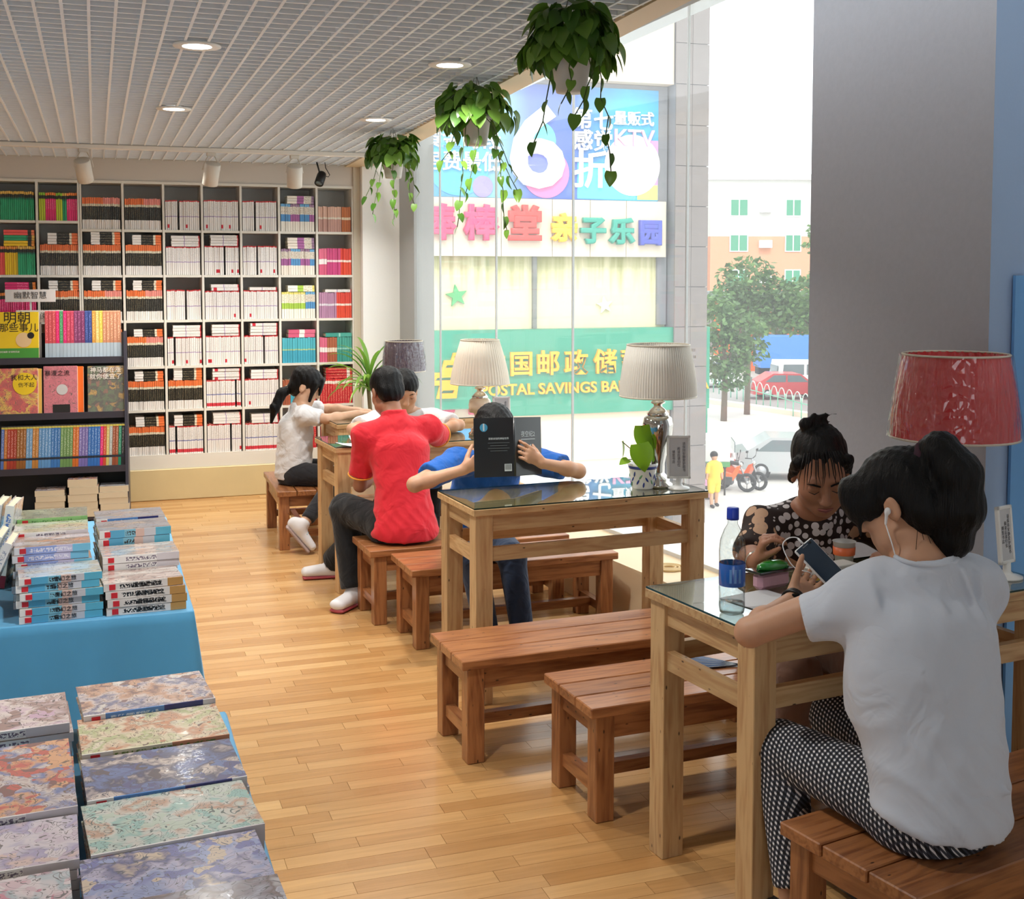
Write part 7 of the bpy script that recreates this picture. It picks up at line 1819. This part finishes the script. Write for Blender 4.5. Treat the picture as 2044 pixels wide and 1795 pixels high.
# book geometry
sp = A3(1.640, 4.700, .937); upb = nv((0.02, .12, .99)); dl = nv((-1, -.02, .02)); dl = nv(dl - upb * (dl @ upb)); dr = nv((.86, .50, .06)); dr = nv(dr - upb * (dr @ upb))
hand(B, J['wrL'], nv((.85, -.28, .46)), nv((.25, .92, .1)), nv((-.2, .1, .9)), .95, ((12, 18, 12), (22, 28, 16), (30, 34, 20), (36, 38, 22)), 8, (.55, .55, .62), 10)
hand(B, J['wrR'], nv((-.80, -.12, .55)), nv((-.4, .85, 0)), nv((.2, .1, .9)), .95, ((14, 18, 12), (20, 24, 14), (28, 30, 18), (32, 34, 20)), 8, (.4, .6, .65), 10)
grp(pD, B, 'body', M_SKIN)
B = SDF(.0062)
B.ecap(J['pelvis'] + (0, .0, -.03), J['chest'], (.15, .115), (.158, .108), side, .03)
for e in 'LR':
    B.cap(J['sh' + e], J['neck'] + (0, 0, -.025), .056, .058, .045); se = J['sh' + e] + (J['el' + e] - J['sh' + e]) * .68
    B.ecap(J['sh' + e] + (J['neck'] - J['sh' + e]) * .1, se, (.062, .066), (.058, .062), (0, 0, 1), .04, 'u', True)
B.ell(J['neck'] + (0, -.03, .045), (.062, .062, .05), None, .008, 's')
grp(pD, B, 'shirt', tee_mat('shirt_blue', (34, 98, 184), 12, .35), lambda X, Y, Z: .005 * (np.abs(np.sin(44 * X + 28 * Z + np.sin(18 * Z))) ** .6 - .6))
B = SDF(.0075)
B.ecap(J['pelvis'] + (0, 0, -.03), J['pelvis'] + (0, 0, .05), (.14, .11), (.13, .1), side, .03)
for e in 'LR': B.cap(J['hip' + e], J['kn' + e], .076, .064, .04); B.ecap(J['kn' + e], J['an' + e] + (0, 0, .02), (.062, .062), (.05, .05), (1, 0, 0), .02, 'u', True)
B.cut((1.63, 5.21, .363), (0, 0, -1), (1.63, 5.24, .36), .17)
grp(pD, B, 'jeans', tee_mat('jeans_dark', (44, 58, 82), 14, .3))
B = SDF(.007); [shoe(B, J['an' + e], (0, -1, 0)) for e in 'LR']; grp(pD, B, 'shoes', mat('shoe_dark', (50, 50, 54), .6))
B = SDF(.0052)
B.ell(P_(0, -.012, .046), (.086, .104, .088), Q, .01); B.ell(P_(0, -.05, -.02), (.08, .06, .08), Q, .02); B.ell(P_(0, .092, -.03), (.056, .055, .066), Q, .012, 's')
for e in (-1, 1): B.cap(P_(e * .075, .03, .04), P_(e * .080, .03, -.055), .020, .010, .015)
for x in (-.05, -.03, -.01, .01, .03, .05): B.cap(P_(x, .07, .09), P_(x * 1.1, .103, .03), .016, .006, .012)
grp(pD, B, 'hair', M_HAIR, strand)
# the open book
bk = thing('open_book', 'open black book with pale blue light print held in front of the reader', 'book', tuple(sp))
HB = .245
def slab(name, d, w, t0, t1, m, z0, z1, x0=0.0):
    out = nv(np.cross(d, upb)); out = out if out @ A3(0, -1, 0) > 0 else -out      # towards the camera
    V = [];
    for (a, c_) in ((x0, t0), (w, t0), (w, t1), (x0, t1)):
        for z in (z0, z1): V.append(d * a + out * c_ + upb * z)
    F4 = [(0, 2, 3, 1), (2, 4, 5, 3), (4, 6, 7, 5), (6, 0, 1, 7), (1, 3, 5, 7), (0, 6, 4, 2)]
    me = npmesh(name, V, F4, smooth=False); bm_ = bmesh.new(); bm_.from_mesh(me); bmesh.ops.recalc_face_normals(bm_, faces=bm_.faces[:]); bm_.to_mesh(me); bm_.free()
    return mobj(name, me, m, bk), out
M_BKB = mat('book_black', (28, 32, 36), .35, coat=.3)
_, oL = slab('back_cover', dl, .178, 0, .002, M_BKB, -HB / 2, HB / 2); _, oR = slab('front_cover', dr, .172, 0, .002, M_BKB, -HB / 2, HB / 2)
slab('page_block', dl, .17, -.012, 0, M_PAGE, -HB / 2 + .003, HB / 2 - .003); slab('page_block', dr, .164, -.012, 0, M_PAGE, -HB / 2 + .003, HB / 2 - .003)
MB().tube([tuple(upb * -HB / 2 + (oL + oR) * .0), tuple(upb * HB / 2)], .006, 8).obj('spine', M_BKB, bk)
M_GLOW = mat('print_blue', (70, 150, 190), .4); M_PALE = mat('print_pale', (206, 216, 220), .4)
def on_cover(d, o, w, name, kind, a, z, sz, m, s=None):
    xd = -d if kind == 'L' else d
    Mx = Matrix((Vector(xd), Vector(upb), Vector(o))).transposed().to_4x4(); Mx.translation = Vector(d * a + upb * z + o * .0026)
    if s is not None: ob = text(name, s, sz, (0, 0, 0), (0, 0, 0), m, bk, .0002)
    else: ob = MB().b2(-sz[0] / 2, sz[0] / 2, -sz[1] / 2, sz[1] / 2, 0, .0004).obj(name, m, bk)
    ob.matrix_local = Mx; return ob
def blob(d, o, kind, a, z, r_):
    xd = -d if kind == 'L' else d
    ob = MB().lathe([(0, 0), (r_, 0), (r_, .0003), (0, .0003)], 20).obj('glow_print', M_GLOW, bk); Mx = Matrix((Vector(xd), Vector(upb), Vector(o))).transposed().to_4x4(); Mx.translation = Vector(d * a + upb * z + o * .0023); ob.matrix_local = Mx
blob(dl, oL, 'L', .135, .082, .017); on_cover(dl, oL, .16, 'pale_print', 'L', .135, .084, (.006, .03), M_PALE)
on_cover(dl, oL, .16, 'blurb', 'L', .07, .035, .010, M_PALE, '探索未知的神秘世界')
for k in range(4): on_cover(dl, oL, .16, 'blurb_line', 'L', .07, .018 - k * .011, (.095 - .02 * (k % 2), .0022), mat('print_grey', (100, 106, 110), .5))
on_cover(dl, oL, .16, 'barcode', 'L', .03, -.085, (.032, .03), M_PALE)
for k in range(8): on_cover(dl, oL, .16, 'barcode_bar', 'L', .018 + k * .0034, -.083, (.0014, .022), M_INK).location += Vector(oL) * .0006
blob(dr, oR, 'R', .10, -.035, .03); on_cover(dr, oR, .16, 'pale_print', 'R', .10, -.02, (.008, .055), M_PALE)
on_cover(dr, oR, .16, 'title', 'R', .085, .05, .026, M_PALE, '夜空纪2'); on_cover(dr, oR, .16, 'blurb_line', 'R', .085, .03, (.09, .003), M_PALE)

# ------------------------------------------------------------------ C: person in the red shirt, back to the camera
J = T_(dict(pelvis=(1.40, 5.64, .455), chest=(1.405, 5.75, .78), neck=(1.40, 5.82, .925), headbase=(1.395, 5.86, .985), head=(1.387, 5.93, 1.062),
            shL=(1.24, 5.80, .865), shR=(1.585, 5.83, .875), elL=(1.235, 5.885, .60), wrL=(1.355, 6.02, .64), elR=(1.70, 6.05, .806), wrR=(1.54, 6.20, .80),
            hipL=(1.32, 5.66, .44), hipR=(1.48, 5.66, .44), knL=(1.175, 5.98, .475), knR=(1.42, 6.05, .46), anL=(1.195, 5.86, .095), anR=(1.20, 6.45, .095)))
side = A3(.99, -.08, 0)
pC = person('person in a red polo shirt with yellow trim and black trousers, seen from behind', None)
B = SDF(.006)
torso(B, J, side, .13, .145, .98); arms_legs(B, J, .98)
P_, Q = head(B, J['head'], (-.10, .88, -.46), (-.02, .45, .9), .98, False)
hand(B, J['wrL'], nv((.2, .8, -.1)), nv((0, 0, -1)), nv((1, 0, 0)), .95); hand(B, J['wrR'], nv((-.9, .3, -.05)), nv((0, 0, -1)), nv((0, 1, 0)), .95)
grp(pC, B, 'body', M_SKIN2)
B = SDF(.0066)
wst = J['pelvis'] * .5 + J['chest'] * .5
B.ecap(J['pelvis'] + (.0, -.01, -.045), wst, (.168, .13), (.128, .108), side, .03); B.ecap(wst, J['chest'], (.128, .108), (.155, .11), side, .03)
for e in 'LR':
    B.cap(J['sh' + e], J['neck'] + (0, -.01, -.03), .062, .066, .05); se = J['sh' + e] + (J['el' + e] - J['sh' + e]) * .78
    B.ecap(J['sh' + e] + (J['neck'] - J['sh' + e]) * .1, se, (.066, .068), (.060, .062), (0, 1, 0), .04, 'u', True)
B.ecap(J['neck'] + (0, -.012, -.03), J['neck'] + (-.002, .012, .05), (.072, .066), (.062, .058), side, .012, 'u', True); B.ell(J['neck'] + (0, .03, .065), (.055, .055, .05), None, .006, 's')
B.cut((1.4, 5.6, .385), (0, .15, -1))
grp(pC, B, 'polo_shirt', tee_mat('shirt_red', (214, 40, 52), 10, .35), lambda X, Y, Z: .006 * (np.abs(np.sin(62 * X + 18 * Z + 1.5 * np.sin(26 * Z))) ** .6 - .6) * np.exp(-((Z - .5) / .12) ** 2) + .004 * (np.abs(np.sin(30 * Z - 26 * X + np.sin(12 * X))) ** .6 - .6))
M_TRIM = mat('trim_yellow', (240, 160, 50), .6)
for e in 'LR':
    se = J['sh' + e] + (J['el' + e] - J['sh' + e]) * .775; d_ = nv(J['el' + e] - J['sh' + e]); u_ = nv(np.cross(d_, (0, 1, .1))); v_ = np.cross(d_, u_)
    MB().tube([tuple(se + u_ * math.cos(a) * .0625 + v_ * math.sin(a) * .0625) for a in np.linspace(0, 2 * math.pi, 29)], .0035, 6, cap=False).obj('sleeve_trim', M_TRIM, pC)
MB().tube([tuple(J['neck'] + A3(.0745 * math.cos(a), -.012 + .068 * math.sin(a), -.012)) for a in np.linspace(math.pi, 2 * math.pi, 20)], .003, 6).obj('collar_trim', M_TRIM, pC)
B = SDF(.0075)
B.ecap(J['pelvis'] + (0, .02, -.04), J['pelvis'] + (0, .04, .02), (.165, .12), (.14, .09), side, .03)
for e in 'LR': B.cap(J['hip' + e], J['kn' + e], .086, .076, .04); B.ecap(J['kn' + e], J['an' + e] + (0, 0, -.005), (.072, .074), (.066, .068), (1, 0, 0), .03, 'u', True)
B.cut((1.4, 5.64, .363), (0, 0, -1), (1.42, 5.58, .35), .17)
grp(pC, B, 'trousers', tee_mat('trousers_black', (20, 20, 22), 12, .3))
M_SHW = mat('shoe_white', (222, 220, 222), .5); M_SHR = mat('sole_red', (170, 70, 80), .6)
for e, d in (('L', (-.55, -.55, 0)), ('R', (-.9, .1, 0))):
    B = SDF(.006); shoe(B, J['an' + e], d, (0, 0, 1), .23, 1.05); grp(pC, B, 'shoe', M_SHW)
    B = SDF(.006); sole(B, J['an' + e] + (0, 0, .005), d, (0, 0, 1), .235); grp(pC, B, 'shoe_sole', M_SHR)
B = SDF(.0055)
B.ell(P_(0, -.010, .048), (.083, .102, .084), Q, .01); B.ell(P_(0, -.052, -.01), (.074, .056, .068), Q, .02); B.ell(P_(0, .10, -.035), (.09, .075, .085), Q, .01, 's')
for e in (-1, 1): B.ell(P_(e * .08, -.008, -.03), (.022, .026, .034), Q, .008, 's')
grp(pC, B, 'hair', M_HAIR, strand)

# ------------------------------------------------------------------ B: boy in white across from the red shirt
J = T_(dict(pelvis=(1.71, 6.80, .45), chest=(1.70, 6.74, .72), neck=(1.675, 6.70, .865), headbase=(1.665, 6.67, .91), head=(1.648, 6.63, .995),
            shL=(1.50, 6.70, .815), shR=(1.845, 6.70, .815), elL=(1.325, 6.50, .806), wrL=(1.50, 6.40, .80), elR=(1.93, 6.48, .806), wrR=(1.76, 6.36, .80),
            hipL=(1.62, 6.80, .44), hipR=(1.79, 6.80, .44), knL=(1.60, 6.55, .45), knR=(1.78, 6.55, .45), anL=(1.62, 6.56, .095), anR=(1.78, 6.56, .095)))
side = A3(1, 0, 0)
pB = person('boy in a white T-shirt half hidden behind the person in red', None)
B = SDF(.0062)
torso(B, J, side, .12, .13, .95); arms_legs(B, J, .95); P_, Q = head(B, J['head'], (-.05, -.9, -.42), (0, -.42, .9), .98)
hand(B, J['wrL'], nv((.9, -.3, 0)), nv((0, 0, -1)), nv((0, -1, 0)), .9); hand(B, J['wrR'], nv((-.9, -.3, 0)), nv((0, 0, -1)), nv((0, -1, 0)), .9)
grp(pB, B, 'body', M_SKIN)
B = SDF(.007)
B.ecap(J['pelvis'] + (0, 0, -.02), J['chest'], (.145, .11), (.155, .105), side, .03)
for e in 'LR':
    B.cap(J['sh' + e], J['neck'] + (0, 0, -.025), .056, .058, .045); se = J['sh' + e] + (J['el' + e] - J['sh' + e]) * .72
    B.ecap(J['sh' + e] + (J['neck'] - J['sh' + e]) * .1, se, (.06, .062), (.06, .062), (0, 0, 1), .04, 'u', True)
B.ell(J['neck'] + (0, -.03, .045), (.062, .062, .05), None, .008, 's')
grp(pB, B, 'shirt', tee_mat('shirt_white', (222, 222, 224), 12, .35))
B = SDF(.0085)
B.ecap(J['pelvis'] + (0, 0, -.03), J['pelvis'] + (0, 0, .05), (.14, .11), (.13, .1), side, .03)
for e in 'LR': B.cap(J['hip' + e], J['kn' + e], .076, .064, .04); B.ecap(J['kn' + e], J['an' + e] + (0, 0, .02), (.062, .062), (.05, .05), (1, 0, 0), .02, 'u', True)
grp(pB, B, 'trousers', MATS['trousers_black'])
B = SDF(.008); [shoe(B, J['an' + e], (0, -1, 0)) for e in 'LR']; grp(pB, B, 'shoes', M_SHW)
B = SDF(.0055)
B.ell(P_(0, -.012, .046), (.081, .099, .082), Q, .01); B.ell(P_(0, -.05, -.02), (.074, .056, .07), Q, .02); B.ell(P_(0, .10, -.035), (.075, .065, .085), Q, .01, 's')
grp(pB, B, 'hair', M_HAIR, strand)
q = MB()
for e in (-1, 1):
    q.tube([tuple(P_(e * .014, .0905, .024)), tuple(P_(e * .032, .092, .031)), tuple(P_(e * .05, .078, .026))], [.0026, .003, .0014], 6); q.tube([tuple(P_(e * .018, .085, .003)), tuple(P_(e * .031, .0905, .0)), tuple(P_(e * .045, .083, .002))], [.001, .0018, .001], 6)
q.obj('eyebrows', M_HAIR, pB)

# ------------------------------------------------------------------ A: ponytailed reader at the table end
J = T_(dict(pelvis=(1.145, 7.46, .445), chest=(1.165, 7.47, .70), neck=(1.20, 7.47, .845), headbase=(1.21, 7.47, .885), head=(1.228, 7.46, .962),
            shL=(1.185, 7.33, .795), shR=(1.19, 7.60, .80), elL=(1.325, 7.27, .775), wrL=(1.52, 7.30, .80), elR=(1.40, 7.62, .80), wrR=(1.56, 7.45, .80),
            hipL=(1.155, 7.37, .43), hipR=(1.155, 7.54, .43), knL=(1.385, 7.22, .43), knR=(1.42, 7.50, .43), anL=(1.145, 7.06, .185), anR=(1.43, 7.66, .095)))
side = A3(.1, 1, 0)
pA = person('ponytailed person in a white T-shirt and black trousers, leaning on the far table', None)
B = SDF(.0062)
torso(B, J, side, .115, .12, .92); arms_legs(B, J, .9); P_, Q = head(B, J['head'], (.86, -.22, -.45), (.42, -.1, .9), .95)
hand(B, J['wrL'], nv((.9, .2, 0)), nv((0, 0, -1)), nv((0, 1, 0)), .85); hand(B, J['wrR'], nv((.8, -.5, 0)), nv((0, 0, -1)), nv((0, -1, 0)), .85)
grp(pA, B, 'body', M_SKIN3)
B = SDF(.0066)
B.ecap(J['pelvis'] + (0, 0, -.02), J['chest'], (.135, .115), (.145, .11), side, .03)
for e in 'LR':
    B.cap(J['sh' + e], J['neck'] + (-.005, 0, -.025), .052, .054, .045); se = J['sh' + e] + (J['el' + e] - J['sh' + e]) * .78
    B.ecap(J['sh' + e] + (J['neck'] - J['sh' + e]) * .1, se, (.058, .062), (.052, .056), (0, 0, 1), .04, 'u', True)
B.ell(J['neck'] + (.02, 0, .04), (.055, .058, .045), None, .008, 's')
B.cut((1.145, 7.46, .405), (.12, 0, -1))
grp(pA, B, 'shirt', MATS['shirt_white'], lambda X, Y, Z: .005 * (np.abs(np.sin(46 * Z - 34 * X + np.sin(14 * Z))) ** .6 - .6))
B = SDF(.0075)
B.ecap(J['pelvis'] + (.01, 0, -.03), J['pelvis'] + (.02, 0, .0), (.132, .112), (.12, .09), side, .03)
for e in 'LR': B.cap(J['hip' + e], J['kn' + e], .074, .06, .04)
B.ecap(J['knL'], J['anL'] + (.02, .005, .02), (.058, .058), (.042, .042), (0, 1, 0), .03, 'u', True); B.ecap(J['knR'], J['anR'] + (0, 0, .02), (.058, .058), (.044, .044), (0, 1, 0), .03, 'u', True)
B.cut((1.14, 7.46, .363), (0, 0, -1), (1.12, 7.48, .36), .15)
grp(pA, B, 'trousers', tee_mat('trousers_charcoal', (40, 40, 44), 12, .3))
for e, d, u in (('L', (.62, -.1, -.78), (.70, -.1, .62)), ('R', (1, 0, 0), (0, 0, 1))):
    B = SDF(.006); shoe(B, J['an' + e], d, u, .22, .95); grp(pA, B, 'shoe', M_SHW)
    B = SDF(.006); sole(B, J['an' + e], d, u, .22); grp(pA, B, 'shoe_sole', mat('sole_grey', (170, 150, 146), .6))
    q = MB(); sd_ = nv(np.cross(nv(d), nv(u)))
    for k in range(4): c0 = J['an' + e] + nv(d) * (.035 + .022 * k) - nv(u) * (.012 + .006 * k); q.tube([tuple(c0 - sd_ * .026 - nv(u) * .012), tuple(c0), tuple(c0 + sd_ * .026 - nv(u) * .012)], .0035, 6)
    q.obj('laces', mat('lace_blue', (90, 190, 206), .6), pA)
B = SDF(.0052)
B.ell(P_(0, -.012, .046), (.082, .101, .084), Q, .01); B.ell(P_(0, -.05, -.015), (.074, .056, .075), Q, .02); B.ell(P_(0, .102, -.045), (.07, .06, .085), Q, .012, 's')
for e in (-1, 1): B.cap(P_(e * .068, .055, .05), P_(e * .070, .065, -.07), .022, .010, .015)
for x in (-.04, -.02, 0, .02, .04): B.cap(P_(x, .08, .085), P_(x * 1.1, .105, -.01), .016, .006, .012)
tie = P_(0, -.085, -.055)
B.chain([tie, tie + (-.055, -.015, -.03), tie + (-.10, -.025, -.12), tie + (-.125, -.025, -.21)], [.022, .032, .03, .008], .015)
grp(pA, B, 'hair', M_HAIR, strand)
B = SDF(.005); [B.ell(tie + (-.012, -.003, -.006) + A3(.5 * math.cos(k * 1.05), 0 + math.sin(k * 1.05), -.7 * math.cos(k * 1.05)) * .022, (.01, .01, .01), None, .005) for k in range(6)]
grp(pA, B, 'hair_tie', mat('hair_tie_tan', (196, 170, 140), .7))

# ------------------------------------------------------------------ small figure outside in yellow
pY = person('small figure in a yellow top and shorts walking on the forecourt outside', None)
g0 = A3(17.22, 31.4, GZ)
B = SDF(.03)
B.cap(g0 + (0, 0, .85), g0 + (0, 0, 1.2), .15, .17, .05); B.ell(g0 + (0, 0, 1.5), (.1, .1, .12), None, .02); B.cap(g0 + (0, 0, 1.25), g0 + (0, 0, 1.42), .05, .05, .03)
for e in (-1, 1): B.cap(g0 + (e * .1, 0, .8), g0 + (e * .13, e * .1, .06), .09, .05, .03); B.cap(g0 + (e * .2, 0, 1.25), g0 + (e * .26, -.03, .85), .055, .04, .03)
grp(pY, B, 'body', M_SKIN)
B = SDF(.03); B.cap(g0 + (0, 0, .82), g0 + (0, 0, 1.22), .18, .19, .05); [B.cap(g0 + (e * .1, 0, .8), g0 + (e * .12, e * .05, .5), .12, .11, .03) for e in (-1, 1)]; [B.cap(g0 + (e * .18, 0, 1.26), g0 + (e * .24, 0, 1.05), .075, .07, .03) for e in (-1, 1)]
grp(pY, B, 'yellow_outfit', mat('cloth_yellow', (240, 200, 60), .8))
B = SDF(.025); B.ell(g0 + (0, .02, 1.55), (.12, .12, .12), None, .02); grp(pY, B, 'hair', M_HAIR)
B = SDF(.025); [B.cap(g0 + (e * .13, e * .1, .06), g0 + (e * .13, e * .1 - .12, .045), .055, .045, .02) for e in (-1, 1)]; grp(pY, B, 'shoes', M_TYRE)
